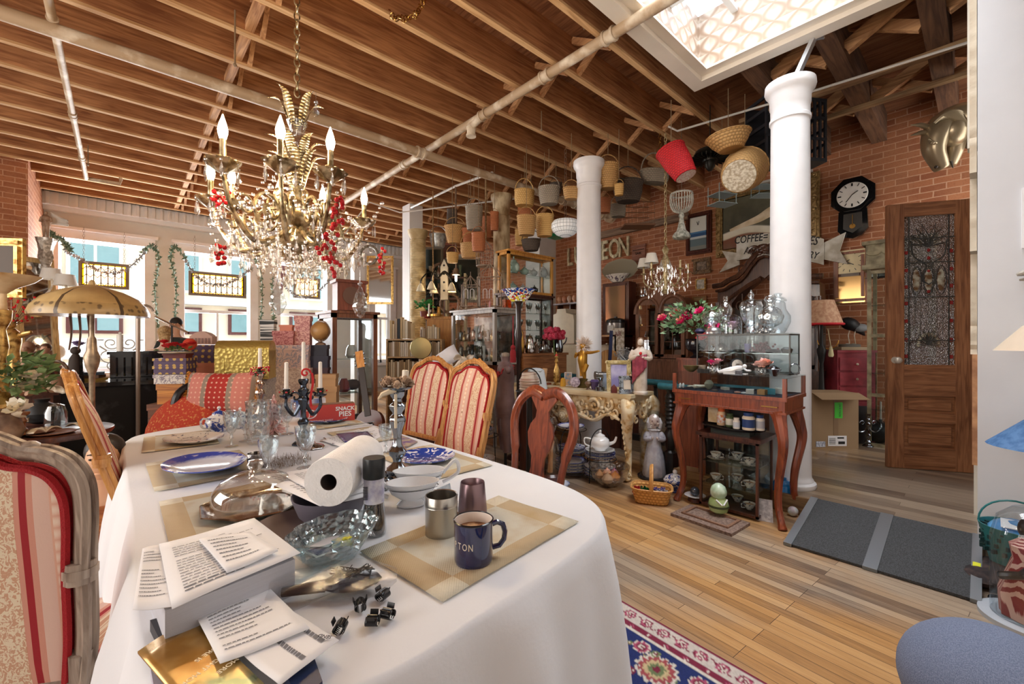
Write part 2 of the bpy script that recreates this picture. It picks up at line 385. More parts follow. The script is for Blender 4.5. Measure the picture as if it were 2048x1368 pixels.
pt.mat(0);ragged(4.1,1.2,1.85,.2,.034,8)
pt.mat(2);pt.bb(4.0,4.16,.03,.055,.5,1.2);pt.bb(4.36,4.5,.03,.045,.13,2.6)
struct(pt,'trim_torn_plaster',[P('#cdbfa8',.7,sc=20,bump=.5,bsc=50),P('#d9d2c4',.5,sc=8),P('#9a6a48',.7,c2='#c9966a',sc=9)])
def column(y,x=4.0,z0=.13,zt=3.36,m=WHITEP,r=.145,n=28):
 b=MB();h=zt-z0
 b.lathe([(r*1.2,0),(r*1.24,.015),(r*1.22,.035),(r*1.1,.05),(r*1.1,.06),(r*1.02,.075),(r*1.0,.1),(r*.98,h*.5),(r*.93,h-.4),(r*.93,h-.31),(r*1.0,h-.305),(r*1.0,h-.28),(r*.94,h-.27),(r*.95,h-.19),(r*.99,h-.18),(r*1.0,h-.11),(r*1.1,h-.08),(r*1.2,h-.06),(r*1.24,h-.04),(r*1.22,h),(r*.5,h)],n=n)
 o=struct(b,'wall_column',m);o.location=(x,y,z0);return o
for y in(1.06,3.08):column(y)
CREAMC=P('#cdbb98',.6,c2='#8f7550',sc=9,st=(1,1,.4))
column(4.62,m=CREAMC,r=.125);
rb=MB()
for i in range(95):rb.lathe([(.118,0),(.128,.008),(.128,.018),(.118,.026)],c=(0,0,i*.026),n=16,cap=False)
rb.lathe([(.115,0),(.115,2.47),(.16,2.56),(.17,2.62),(.1,2.62)],n=16);o=struct(rb,'wall_ribbed_column',P('#d8c8a0',.6,c2='#b39c6e',sc=6));o.location=(3.6,6.25,.48)
pb=MB();pb.bb(-.2,.2,-.2,.2,0,.48);o=struct(pb,'trim_column_block',P('#9a8a70',.7));o.location=(3.6,6.25,0)
sp_=MB();sp_.bb(3.74,4.0,6.78,7.04,0,3.71);sp_.bb(3.5,3.72,8.6,8.8,0,3.3);sp_.bb(3.46,3.76,8.56,8.84,3.1,3.3)
struct(sp_,'wall_post',WHITE)
s1=MB();s1.box((0,0,.19),(.05,.03,.42),Tr(3.97,1.03,3.34)@Ry(.2)@Rx(.35));s1.box((0,0,.39),(.12,.1,.012),Tr(3.97,1.03,3.34)@Ry(.2)@Rx(.35));struct(s1,'ceiling_strut',P('#d8dce0',.35,.8))
PIPE=P('#e9dcc6',.5,c2='#b9a082',sc=5,lo=.35,hi=.5)
def pipe(name,pts,r,label,extra=None,n=12,m=PIPE):
 t=thing(name,label,'pipe',pts[0]);b=MB();b.T=Tr(*(-Vector(pts[0])));b.tube(pts,r,n);b.build('pipe_run',m,t)
 c=MB();c.T=b.T
 for q,d in(extra or[]):
  q=Vector(q);d=Vector(d).normalized()*.05;c.tube([q-d,q-d*.6,q-d*.59,q+d*.59,q+d*.6,q+d],[r*1.35,r*1.35,r*1.15,r*1.15,r*1.35,r*1.35],n)
 if extra:c.build('coupling',PIPE,t)
 return t
A=pY(0,22,3.75);A=Vector((A.x,3.75,3.36));
def onz(px,py,z):return pz(px,py,z)
p0=onz(0,18,3.52);p1=onz(1255,447,3.52);p0.y=p1.y=(p0.y+p1.y)/2
p0.x-=.6;p1.x=6.5
big=pipe('sprinkler_main_pipe',[p0,p1],.052,'thick cream painted pipe running overhead past the chandelier to the brick wall',[((x_,p0.y,3.52),(1,0,0))for x_ in(2.62,5.2,5.5,5.8)])
q0=onz(700,398,3.62);q1=onz(1350,0,3.62);xm=(q0.x+q1.x)/2+.0
pipe('branch_pipe',[(xm,9.0,3.64),(xm,-.5,3.64)],.042,'cream branch pipe crossing under the joists toward the skylight',[((xm,y_,3.64),(0,1,0))for y_ in(1.95,2.62,3.5,5.2)])
t0=onz(30,0,3.62);t1=onz(215,432,3.62);xl=(t0.x+t1.x)/2
pipe('thin_sprinkler_pipe',[(xl,2.4,3.58),(xl,8.5,3.58),(xl+.35,8.45,3.58),(xl+.36,8.45,3.66)],.026,'thin cream sprinkler pipe running toward the window wall',[((xl,y_,3.58),(0,1,0))for y_ in(4.5,6.2,7.6)])
pipe('drop_pipe',[(xm,3.5,3.64),(xm,3.72,3.60),(xm,3.72,3.50)],.04,'short drop pipe joining the branch pipe to the thick main pipe',[((xm,3.72,3.54),(0,0,1))])
c0=pd(1355,262,4.6);c1=pd(1940,84,3.2)
WIREM=P('#e4e2dc',.35,.3)
pipe('conduit',[c0-RT*.1+Vector((0,0,.05)),c0,pd(1640,178,3.85),c1],.011,'thin white conduit crossing behind the front column capital',n=6,m=WIREM)
pipe('conduit',[pd(690,468,7.4),pd(738,404,7.1),pd(800,425,7.1),pd(1050,395,6.3)],.012,'thin conduit bending beside the upper end of the branch pipe',n=6,m=WIREM)
pipe('track_bar',[pd(822,415,7.5),pd(865,395,7.0),pd(912,372,6.6),pd(985,345,6.0)],.018,'white bar with clamps running up from the square post',n=6,m=WIREM)
rodm=P('#8f7a60',.6,.3)
for k,(px,py,d,lb)in enumerate(((78,88,3.6,'near the ceiling corner'),(470,130,3.2,'above the crystal chandelier'),(176,330,5.4,'beside the thin sprinkler pipe'),(1083,260,4.6,'right of the drop pipe'),(1168,40,3.4,'beside the skylight'))):
 q=pd(px,py,d);one(MB().tube([(0,0,0),(0,0,3.75-q.z)],.006,5).ball((0,0,0),.014,6,4),'hanger_rod','thin iron hanger rod '+lb,'hanger rod',rodm,q)
CREAM=P('#f3e6cc',.8,sc=2);STN=P('#e8e4dc',.8,sc=2);TEAL=P('#7fa5a8',.2,sc=3);DARKR=P('#5b2a24',.6)
fc=thing('facade','cream building front with moulded ledges across the street','building',(0,19,-3))
MB().bb(-20,22,0,.5,-3,18).build('wall',CREAM,fc)
lg=MB()
for z in(3.2,3.5,5.6,8.0,8.3,11.2):lg.bb(-20,22,-.35,0,z,z+.14)
lg.bb(-20,22,-.12,0,3.75,4.4);lg.build('ledge',STN,fc)
for i in range(13):
 x=-9+i*2.1
 for z,h in((1.0,2.0),(4.55,.95),(6.0,1.9),(8.8,2.2)):
  wf=MB();wf.bb(x-.65,x+.65,-.1,.02,z,z+h);wo=wf.build('window',DARKR if z<5.9 else STN,fc)
  MB().bb(x-.55,x-.04,-.12,-.1,z+.1,z+h-.1).bb(x+.04,x+.55,-.12,-.1,z+.1,z+h-.1).build('pane',TEAL,wo)
ar=MB();ar.tube([(6.5+1.9*math.cos(a),-.2,6.2+2.3*math.sin(a))for a in[PI*i/16 for i in range(17)]],.16,6);ar.tube([(-3.5+1.9*math.cos(a),-.2,6.2+2.3*math.sin(a))for a in[PI*i/16 for i in range(17)]],.14,6);ar.build('arch',DARKR,fc)
text('102','sign_lettering',P('#8a6a3a',.6),fc,.8,Tr(-1.5,-.25,9.2)@Rx(PI/2),.02)
struct(MB().bb(-22,24,11.5,19,-3.6,-3.4),'ground_street',P('#77787a',.9,sc=2))
# ================================================================ DINING TABLE AND WHAT STANDS ON IT
TZ=.762
CLOTH=P('#eceef2',.8,sc=2,bump=.12,bsc=90)
out_=[(.03,1.0),(.09,.74),(.287,.64),(.55,.655),(.78,.68),(1.0,.735),(1.13,.86),(1.19,1.10),(1.19,1.6),(1.17,2.1),(1.16,2.6),(1.15,2.93),(1.04,3.16),(.8,3.29),(.45,3.3),(.15,3.22),(.03,3.03),(.02,2.4),(.03,1.7)]
def closed_spline(pts,n=10):
 o=[];m=len(pts);V=[Vector(p)for p in pts]
 for i in range(m):
  a,b,c,d=V[i-1],V[i],V[(i+1)%m],V[(i+2)%m]
  for k in range(n):
   t=k/n;o.append(.5*((2*b)+(c-a)*t+(2*a-5*b+4*c-d)*t*t+(3*b-a-3*c+d)*t**3))
 return o
ol=closed_spline(out_,12);NO=len(ol);cen=Vector((.6,1.95))
tb=thing('dining_table','long dining table hidden beneath the white cloth','table',(.6,1.95,0))
MB().prism([((p.x-cen.x)*.97,(p.y-cen.y)*.985)for p in ol[::6]],.72,.752).build('tabletop',wood('#4a2a1c','#7a4a32',ax=1),tb)
for x,y in((-.45,-1.0),(.45,-1.0),(-.45,1.05),(.45,1.05)):MB().lathe([(.05,0),(.03,.1),(.045,.4),(.05,.71)],(x,y,0),10).build('leg',wood('#4a2a1c','#7a4a32'),tb)
cl=MB();vs=[];fs=[]
nr=[Vector((ol[(i+1)%NO].y-ol[i-1].y,-(ol[(i+1)%NO].x-ol[i-1].x))).normalized()for i in range(NO)]
lv=[(0,0,.0),(.006,-.002,0),(.014,-.012,.1),(.02,-.06,.35),(.03,-.16,.7),(.04,-.3,1),(.05,-.46,1.2),(.055,-.62,1.3),(.06,-.70,1.35)]
sl=0.0;acc=[0]
for i in range(NO):sl+=(ol[(i+1)%NO]-ol[i]).length;acc.append(sl)
for off,dz,am in lv:
 for i in range(NO):
  t=acc[i];fold=.55*math.sin(t*17)+.3*math.sin(t*31+1.3)+.35*math.sin(t*7.7+.6);q=ol[i]+nr[i]*(off+am*.042*fold+.012*am)
  vs.append((q.x,q.y,TZ+dz))
nl=len(lv)
for j in range(nl-1):
 for i in range(NO):k=(i+1)%NO;fs.append((j*NO+i,(j+1)*NO+i,(j+1)*NO+k,j*NO+k))
fs.append(tuple(range(NO)))
cl.add(vs,fs);one(cl,'tablecloth','white cloth draped to the floor over the long dining table','tablecloth',CLOTH,smooth=60)
def tp(px,py,z=TZ+.003):return pz(px,py,z)
def matmat():
 m=newmat('woven_placemat',.8);n=NT(m);t=n.add('TexCoord').outputs['Object'];sp=n.add('SeparateXYZ',{0:t})
 ax_=n.math('ABSOLUTE',sp.outputs[0]);ay=n.math('ABSOLUTE',sp.outputs[1])
 ex=n.math('GREATER_THAN',ax_,.178);ey=n.math('GREATER_THAN',ay,.102)
 bd=n.math('MAXIMUM',ex,ey);cn=n.math('MULTIPLY',ex,ey)
 c=n.mix(bd,srgb('#cfccbd'),srgb('#c4b08e'));c=n.mix(cn,c,srgb('#ded6c0'))
 wv=n.math('MULTIPLY',n.math('SINE',n.math('MULTIPLY',sp.outputs[0],900.0)),n.math('SINE',n.math('MULTIPLY',sp.outputs[1],900.0)))
 sn=n.add('TexNoise',{'Vector':t,'Scale':8.0,'Detail':3.0}).outputs['Fac']
 c=n.mix(n.ramp(sn,[(.52,(0,0,0,1)),(.72,(.6,.6,.6,1))]),c,srgb('#b59a6c'));n.col(c);n.bump(wv,.4,.001);return m
PLM=matmat()
def placemat(c,rz,label,w_=.44,d_=.30):
 b=MB();b.grid(lambda u,v:((u-.5)*w_,(v-.5)*d_,.0015+.002*math.sin(u*7+v*4)**2),12,8)
 return one(b,'placemat',label,'placemat',PLM,c,rz,'woven beige placemats on the table',sol=.002)
def quad_c(*p):
 q=[tp(*a)for a in p];return sum(q,Vector())/len(q)
m1=quad_c((783,1310),(1125,1103),(960,1030),(575,1160))
placemat((.70,.905,TZ+.004),.12,'woven beige placemat under the navy mug and steel cup',.50,.31)
placemat((1.0,1.62,TZ+.004),PI/2,'woven tan placemat under the blue plate beside the tall silver candlestick',.48,.29)
placemat((.23,2.83,TZ+.004),PI/2-.05,'woven tan placemat under the white oval dish with grey flowers',.42,.30)
placemat((.25,2.15,TZ+.004),PI/2+.02,'woven tan placemat under the stack of blue rimmed plates',.46,.34)
placemat((.25,1.55,TZ+.004),PI/2,'woven tan placemat half covered by the glass domed silver tray',.46,.32)
placemat((1.0,2.85,TZ+.004),PI/2,'woven tan placemat under the blue plate by the red carton',.42,.28)
placemat((1.0,2.3,TZ+.004),PI/2,'woven placemat with cutlery and a photo on it, far side of the candlestick',.40,.28)
def bluew(name,thr=.5,sc=26,blue='#2344a0',white='#eef1f6',rim=None,mid=None):
 m=newmat(name,.12);n=NT(m);t=n.add('TexCoord').outputs['Object'];sp=n.add('SeparateXYZ',{0:t})
 cb=n.add('CombineXYZ',{0:sp.outputs[0],1:sp.outputs[1]});L=n.add('VectorMath',{0:cb.outputs[0]},operation='LENGTH').outputs['Value']
 z=n.add('TexNoise',{'Vector':t,'Scale':float(sc),'Detail':4.0,'Distortion':1.5}).outputs['Fac']
 f=n.ramp(z,[(thr-.03,(0,0,0,1)),(thr+.03,(1,1,1,1))])
 c=n.mix(f,srgb(blue),srgb(white))
 if rim is not None:
  r_=n.ramp(n.math('DIVIDE',n.math('ADD',L,n.math('MULTIPLY',n.math('SUBTRACT',z,.5),.05)),.2),rim);c=n.mix(r_,srgb(white),c)
 n.col(c);n.b.inputs['Coat Weight'].default_value=.6;return m
BLUEP=bluew('blue_transfer_china',.55);BLUERIM=bluew('flow_blue_china',.60,14,'#2a4bb4','#dfe6f4',rim=[(.5,(0,0,0,1)),(.62,(1,1,1,1))]);GREYFL=bluew('grey_flower_china',.40,30,'#5a6078','#f2efe9')
def plate_mb(r,sx=1,h=.022,sc_=0):
 b=MB();rf=(lambda a,j:1+sc_*math.cos(a*12)*j)if sc_ else None
 b.lathe([(r*.02,.004),(r*.55,.004),(r*.66,.008),(r*.75,h*.55),(r*.97,h),(r,h+.001),(r*.99,h-.003),(r*.7,h*.2),(r*.6,0),(r*.02,0)],n=40,sx=sx,rf=rf);return b
def plate(px,py,r,label,m,sx=1,z=0,rz=0,sc_=0,n_=1,grp=None):
 for k in range(n_):
  o=one(plate_mb(r,sx,sc_=sc_),'plate',(label if k==n_-1 else label.replace('topmost',['lowest','middle'][k%2])),'plate',m,tp(px,py,TZ+.008+z+k*.013),rz,grp)
 return o
plate(388,882,.155,'white oval dish with grey flowers near the end of the table',GREYFL,.78,rz=.4)
plate(410,934,.172,'flow blue rimmed platter, topmost of the stack of three',BLUERIM,.76,rz=.2,sc_=.015,n_=3,grp='stack of blue rimmed platters')
plate(655,843,.125,'dark blue transfer plate in front of the red carton',BLUEP)
plate(852,920,.125,'dark blue transfer plate right of the tall silver candlestick',BLUEP)
CUT=glassm('cut_crystal','#f4f9fb',.16,.04,bump=.3,bsc=40);CLEAR=glassm('clear_glass','#f2f8fa',.07)
def goblet_mb(h,r,kn=True,fl=0):
 b=MB();st=h*.42
 b.lathe([(r*.8,0),(r*.75,.003),(r*.2,.008),(.005,.02),(.005,st*.5),(.011,st*.55),(.006,st*.65),(.006,st*.85),(r*.45,st),(r*.8,st+(h-st)*.3),(r*.96,st+(h-st)*.65),(r,h),(r*.96,h),(r*.9,st+(h-st)*.6),(r*.7,st+(h-st)*.3),(r*.1,st+.006)],n=20,rf=(lambda a,j:1+fl*math.cos(a*10))if fl else None);return b
def goblet(px,py,h,r,label,fl=.02,g='crystal glasses on the table'):
 return one(goblet_mb(h,r,fl=fl),'goblet',label,'glass',CUT,tp(px,py),0,g)
goblet(463,893,.175,.036,'tall fluted crystal glass beside the white oval dish',.05)
goblet(537,955,.155,.036,'crystal wine glass nearest the paper towel roll, front one of two');goblet(611,935,.17,.042,'crystal wine glass beside the paper towel roll, behind the paper sheets')
goblet(490,882,.15,.034,'crystal glass touching the blue and white teapot');goblet(545,872,.17,.046,'wide crystal goblet in front of the pink tree');goblet(575,868,.175,.042,'wide crystal goblet left of the dark candelabra',.05)
goblet(772,905,.13,.034,'small crystal glass behind the tall silver candlestick')
pt_=thing('pitcher','cut crystal pitcher below the single candlestick','pitcher',tp(517,885))
MB().lathe([(.05,0),(.055,.01),(.05,.03),(.058,.1),(.055,.17),(.06,.215),(.055,.215),(.05,.1),(.03,.02)],n=20,rf=lambda a,j:1+.03*math.cos(a*14)).build('body',CUT,pt_)
MB().tube(bez([(.055,0,.19),(.1,0,.17),(.095,0,.09),(.056,0,.06)],6),.007).build('handle',CUT,pt_)
bw=thing('crystal_bowl','scalloped cut crystal bowl with cards in it, beside the pepper mill','bowl',tp(668,1118),.35)
MB().lathe([(.06,0),(.062,.006),(.075,.02),(.095,.045),(.115,.075),(.112,.077),(.09,.048),(.07,.024),(.03,.012),(.002,.012)],n=72,sx=.95,sy=.72,rf=lambda a,j:1+(.09*abs(math.cos(a*5))-.03)*min(1,1.6*(1-abs(j-.5)*2))).build('bowl',glassm('pressed_glass','#e3f0f2',.12,.05,bump=.6,bsc=60),bw)
rs=MB()
for i in range(10):
 a=PI*(i+.5)/5;rs.lathe([(.001,.004),(.006,.003),(.012,0),(.006,0)],n=8,T=Tr(.098*math.cos(a),.076*math.sin(a),.052)@Rz(a)@Ry(.8),rf=lambda g,j:1+.25*math.cos(g*4))
rs.build('rosette',CUT,bw)
def card(c,w_,d_,label,m,rz=0,T=None,name='card',cat='card',th=.0012,grp=None):
 b=MB().box((0,0,th/2),(w_,d_,th));o=one(b,name,label,cat,m,c,rz,grp)
 if T:o.matrix_world=Tr(*c)@T
 return o
PHOTO=P('#1f2f6a',.2,c2='#6a4a7a',sc=40);PAPER=P('#f4f4f6',.7,sc=3)
cc=tp(650,1118)+Vector((0,0,.022));f_=card(cc,.085,.055,'white bordered dark photo lying in the crystal bowl',PAPER,T=Rz(.3)@Ry(.12),name='photo_print',cat='photo')
MB().box((0,0,.002),(.07,.042,.001)).build('picture',PHOTO,f_)
card(cc+RT*.03+FW*.022+Vector((0,0,.01)),.045,.05,'small pale yellow and blue card in the crystal bowl',P('#e8e0a8',.6,c2='#7fb0c8',sc=30),T=Rz(-.2)@Ry(-.2))
card(cc+FW*.03-RT*.02+Vector((0,0,.006)),.06,.06,'white folded paper in the crystal bowl',PAPER,T=Rz(.8))
b=MB();[b.ball((random.uniform(-.012,.012),random.uniform(-.012,.012),random.uniform(0,.012)),(.008,.006,.004),6,4)for i in range(7)]
one(b,'yellow_candy_wrap','crumpled yellow wrapper in the crystal bowl','wrapper',P('#d8d23a',.4),cc+RT*.055+Vector((0,0,.016)))
STEEL=newmat('brushed_steel',.28,1,srgb('#b9b4ac'));n=NT(STEEL);n.bump(n.add('TexNoise',{'Vector':n.coord((1,1,90)),'Scale':6.0}).outputs['Fac'],.06,.002)
MAUVE=newmat('mauve_metal',.3,.9,srgb('#8a7276'))
NAVY=newmat('navy_enamel',.06,0,srgb('#14204e'));NAVY.node_tree.nodes['Principled BSDF'].inputs['Coat Weight'].default_value=1
mg=thing('mug','navy enamel mug of coffee on the near placemat','mug',tp(947,1123))
fa=math.atan2(-FW.y,-FW.x)
MB().lathe([(.040,0),(.044,.004),(.0455,.012),(.0455,.095),(.0465,.1),(.0445,.1),(.0435,.095),(.0435,.012),(.002,.01)],n=40).build('body',NAVY,mg)
MB().lathe([(.0432,.013),(.0437,.098),(.0441,.0995),(.043,.0985),(.0428,.013)],n=40,cap=False).build('lining',P('#ece4dc',.2,sc=3),mg)
MB().lathe([(.0468,.098),(.0473,.1005),(.0445,.1022),(.0440,.1)],n=40,cap=False).build('rim',P('#101018',.15),mg)
cf=P('#8a5a34',.5,c2='#c9a076',sc=60);MB().lathe([(.0425,.076),(.001,.0765)],n=30).build('coffee',cf,mg)
ha=fa+PI/2+.35
MB().tube([Vector((math.cos(ha)*(.044+x),math.sin(ha)*(.044+x),z))for x,z in[(0,.082),(.014,.085),(.028,.078),(.034,.06),(.032,.042),(.02,.028),(0,.026)]],.0065,8).build('handle',NAVY,mg)
LET=P('#d9cdb8',.5)
for i,ch in enumerate('PTON'):
 a=fa-.98+.31*i;o=text(ch,'letter',LET,mg,.022,Tr(.0458*math.cos(a),.0458*math.sin(a),.052)@Rz(a+PI/2)@Rx(PI/2),.0004,sx=.7)
def tumbler(px,py,h,r0,r1,m,label,rings=False):
 t=thing('tumbler',label,'cup',tp(px,py));p=[(r0*.97,0),(r0,.003),(r0,.02)]
 if rings:p+=[(r1,h*.72),(r1*1.02,h*.74),(r1,h*.76),(r1*1.02,h*.79),(r1,h*.81)]
 p+=[(r1,h-.002),(r1*.97,h),(r1*.93,h-.002),(r1*.93,h*.3),(.002,.01)]
 MB().lathe(p,n=32).build('body',m,t);return t
tumbler(883,1068,.107,.043,.043,STEEL,'brushed steel cup with ribbed collar behind the mug',True)
tumbler(945,1030,.10,.043,.036,MAUVE,'mauve metal tumbler behind the navy mug')
pm=thing('pepper_mill','glass pepper grinder with black cap beside the paper towel roll','pepper mill',tp(748,1066))
MB().lathe([(.031,0),(.033,.01),(.031,.04),(.026,.08),(.026,.15),(.024,.155)],n=24).build('jar',glassm('mill_glass','#dfe5e8',.15),pm)
MB().lathe([(.0275,.004),(.0295,.01),(.028,.04),(.0235,.08),(.0235,.1),(.001,.1)],n=20).build('peppercorns',P('#2a2220',.7,c2='#6a5a4a',sc=250,lo=.45,hi=.6),pm)
MB().lathe([(.0268,.085),(.0268,.152)],n=24,cap=False).build('label',P('#dfe0ea',.4,c2='#a9a8c8',sc=30),pm)
MB().lathe([(.028,.15),(.029,.152),(.0295,.2),(.028,.204),(.01,.204)],n=24).build('cap',P('#23272b',.35),pm)
lb=MB()
for i in range(9):lb.box((0,0,.1+i*.004),(.001,.012,.0018),Rz(fa)@Tr(.0275,-.014,0))
lb.build('barcode',P('#15151a',.5),pm)
GREYB=P('#6f6b78',.35,sc=6);TAUPE=P('#6b5a58',.4,sc=6)
one(MB().lathe([(.05,0),(.06,.004),(.085,.03),(.102,.075),(.104,.082),(.1,.08),(.08,.034),(.05,.008),(.001,.008)],n=32),'bowl','deep grey plastic bowl holding up the paper towel roll','bowl',GREYB,tp(662,1042))
one(MB().lathe([(.06,0),(.075,.004),(.1,.022),(.102,.024),(.098,.024),(.074,.008),(.001,.008)],n=36),'bowl','shallow taupe bowl behind the scalloped crystal bowl','bowl',TAUPE,tp(592,1062))
def sheet(corners,label,m=PAPER,lines=0,name='paper_sheet',cat='paper',th=.001,bold=0,grp='loose papers on the table',title=None,wav=.0015,pic=None):
 """corners in order around the sheet, world points"""
 c=sum(corners,Vector())/4;o=thing(name,label,cat,c,0,grp);q=[p-c for p in corners]
 def fn(u,v):p=q[0]*(1-u)*(1-v)+q[1]*u*(1-v)+q[2]*u*v+q[3]*(1-u)*v;return tuple(p+Vector((0,0,wav*math.sin(u*5+v*3))))
 b=MB();b.grid(fn,8,8);s=b.build('sheet',m,o,sol=th);s.data.flip_normals()if((q[1]-q[0]).cross(q[3]-q[0])).z<0 else None
 if lines:
  ln=MB();rnd=random.Random(lines)
  for i in range(lines):
   v=.12+.76*i/lines;u1=rnd.uniform(.45,.9);hgt=.2*.76/lines*(1.9 if i in(0,1)and title else 1)
   if rnd.random()<.12:continue
   u=.1
   while u<u1:
    L=rnd.uniform(.02,.07)*(1.6 if title and i<2 else 1);pts=[fn(u,v),fn(min(u+L,.93),v),fn(min(u+L,.93),v+hgt),fn(u,v+hgt)]
    ln.quad(*[(p[0],p[1],p[2]+.0012)for p in pts]);u+=L+.012
  ln.build('print_line',P('#77777d',.7),o)
 return o
def zq(ps,z):return[pz(x,y,z)for x,y in ps]
sheet(zq([(505,952),(735,925),(770,985),(640,1012)],.852),'printed sheet under the paper towel roll, lowest',lines=14)
sheet(zq([(560,948),(740,915),(762,975),(655,1000)],.856),'printed white bill directly under the paper towel roll',lines=16)
ra,rb_=pd(657,966,1.10),pd(728,912,1.37);ra.z=rb_.z=.921
rl=thing('paper_towel_roll','white paper towel roll lying on the papers','paper towel',ra);rl.rotation_euler=(rb_-ra).to_track_quat('Z','Y').to_euler();Lr=(rb_-ra).length
TOW=P('#f6f4f2',.9,sc=30,bump=.5,bsc=160)
MB().lathe([(.021,0),(.062,0),(.063,.003),(.063,Lr-.003),(.062,Lr),(.021,Lr)],n=40,cap=False).build('roll',TOW,rl)
MB().lathe([(.0195,.001),(.0212,.001),(.0212,Lr-.001),(.0195,Lr-.001)],n=24,cap=False).build('core',P('#4a3f3a',.8),rl)
SILVER=newmat('tarnished_silver',.16,1,srgb('#b8b2aa'));n=NT(SILVER);zz=n.add('TexNoise',{'Vector':n.coord(),'Scale':22.0,'Detail':5.0}).outputs['Fac'];n.col(n.ramp(zz,[(.35,srgb('#6a625c')),(.55,srgb('#d8d4ce'))]));n.bump(zz,.25,.004)
dm=thing('domed_tray','glass dome with knob on an eight sided silver tray','serving dome',tp(510,1018),.3)
MB().lathe([(.10,.004),(.135,.012),(.15,.022),(.147,.025),(.13,.016),(.1,.009),(.001,.009)],n=8).build('tray',SILVER,dm,smooth=20)
dmb=MB().lathe([(.113,.012),(.116,.03),(.112,.065),(.092,.092),(.05,.112),(.022,.118),(.012,.122),(.02,.128),(.024,.14),(.018,.15),(.002,.152)],n=32);dmb.build('dome',glassm('dome_glass','#f6f4f0',.14),dm)
one(MB().lathe([(.028,0),(.032,.004),(.028,.02),(.032,.06),(.034,.072),(.031,.072),(.027,.03)],n=24),'silver_cup','small silver cup between the platters and wine glass','cup',SILVER,tp(512,942))
b=MB()
for i in range(420):
 a=random.uniform(0,2*PI);r_=.09*math.sqrt(random.random());h_=random.uniform(.015,.035)
 p=Vector((r_*math.cos(a)*1.25,r_*math.sin(a)*.8,0));b.tube([p,p+Vector((random.uniform(-.012,.012),random.uniform(-.012,.012),h_))],[.0014,.0005],3)
tag(b.build('bristle_wreath',P('#8d7a66',.5,c2='#d8d8dc',sc=60)),'bristly grey brown tinsel wreath lying flat behind the roll','wreath',None,'stuff').location=tp(566,928)
DSILV=newmat('polished_pewter',.12,1,srgb('#8d949c'))
def baluster(h,r,n=28,fl=.08):
 p=[(1,0),(1.02,.02),(.9,.04),(.62,.06),(.5,.09),(.62,.12),(.66,.15),(.4,.19),(.25,.23),(.3,.27),(.48,.31),(.52,.35),(.38,.38),(.26,.42),(.24,.5),(.3,.58),(.42,.63),(.5,.67),(.45,.71),(.28,.74),(.3,.76),(.46,.80),(.5,.83),(.3,.86),(.25,.9),(.42,.94),(.48,.98),(.4,1.0),(.15,1.0)]
 return MB().lathe([(a*r,z*h)for a,z in p],n=n,rf=lambda a,j:1+fl*math.cos(a*6))
cs=thing('silver_candlestick','tall ornate silver candlestick with pine cones and broken candle','candlestick',tp(795,965))
baluster(.34,.062).build('stem',DSILV,cs)
fe=MB()
for i in range(4):
 a=i*PI/2+.5;fe.T=Rz(a);fe.tube(bez([(.04,0,.02),(.075,0,.03),(.095,0,.015),(.09,0,.0),(.08,0,.008)],5),[.012]*10+[.008]*11,8);fe.ball((.07,0,.022),(.02,.022,.018))
fe.T=Matrix();fe.build('foot',DSILV,cs)
MB().lathe([(.02,.335),(.05,.345),(.055,.352),(.03,.355)],n=20,rf=lambda a,j:1+.12*math.cos(a*8)).build('drip_pan',DSILV,cs)
MB().lathe([(.011,.35),(.012,.41),(.009,.412)],n=10,T=Ry(.08)).build('candle',P('#efe4d2',.5),cs)
pc=MB()
for k in range(9):
 a=k*.7;cx,cy_,cz=.045*math.cos(a),.045*math.sin(a),.37+.01*math.sin(k*3)
 pc.ball((cx,cy_,cz),(.014,.014,.017),7,5)
 for j in range(9):pc.box((cx+.014*math.cos(j*.7),cy_+.014*math.sin(j*.7),cz+.006*math.sin(j*2)),(.008,.006,.004),None)
pc.build('pine_cones',P('#7a5f4a',.8,c2='#b59a80',sc=50),cs)
MB().tube([(-.02,-.02,.345),(-.07,-.02,.33),(-.085,-.02,.315)],[.012,.008,.002],6).box((-.03,-.045,.27),(.008,.006,.12)).build('broken_taper',P('#e3d4b8',.6),cs)
LEAF=P('#5d6b45',.7,c2='#39492f',sc=30);BERRY=newmat('red_berry',.25,0,srgb('#c41a22'));TAPER=P('#f6efe4',.45,sc=3)
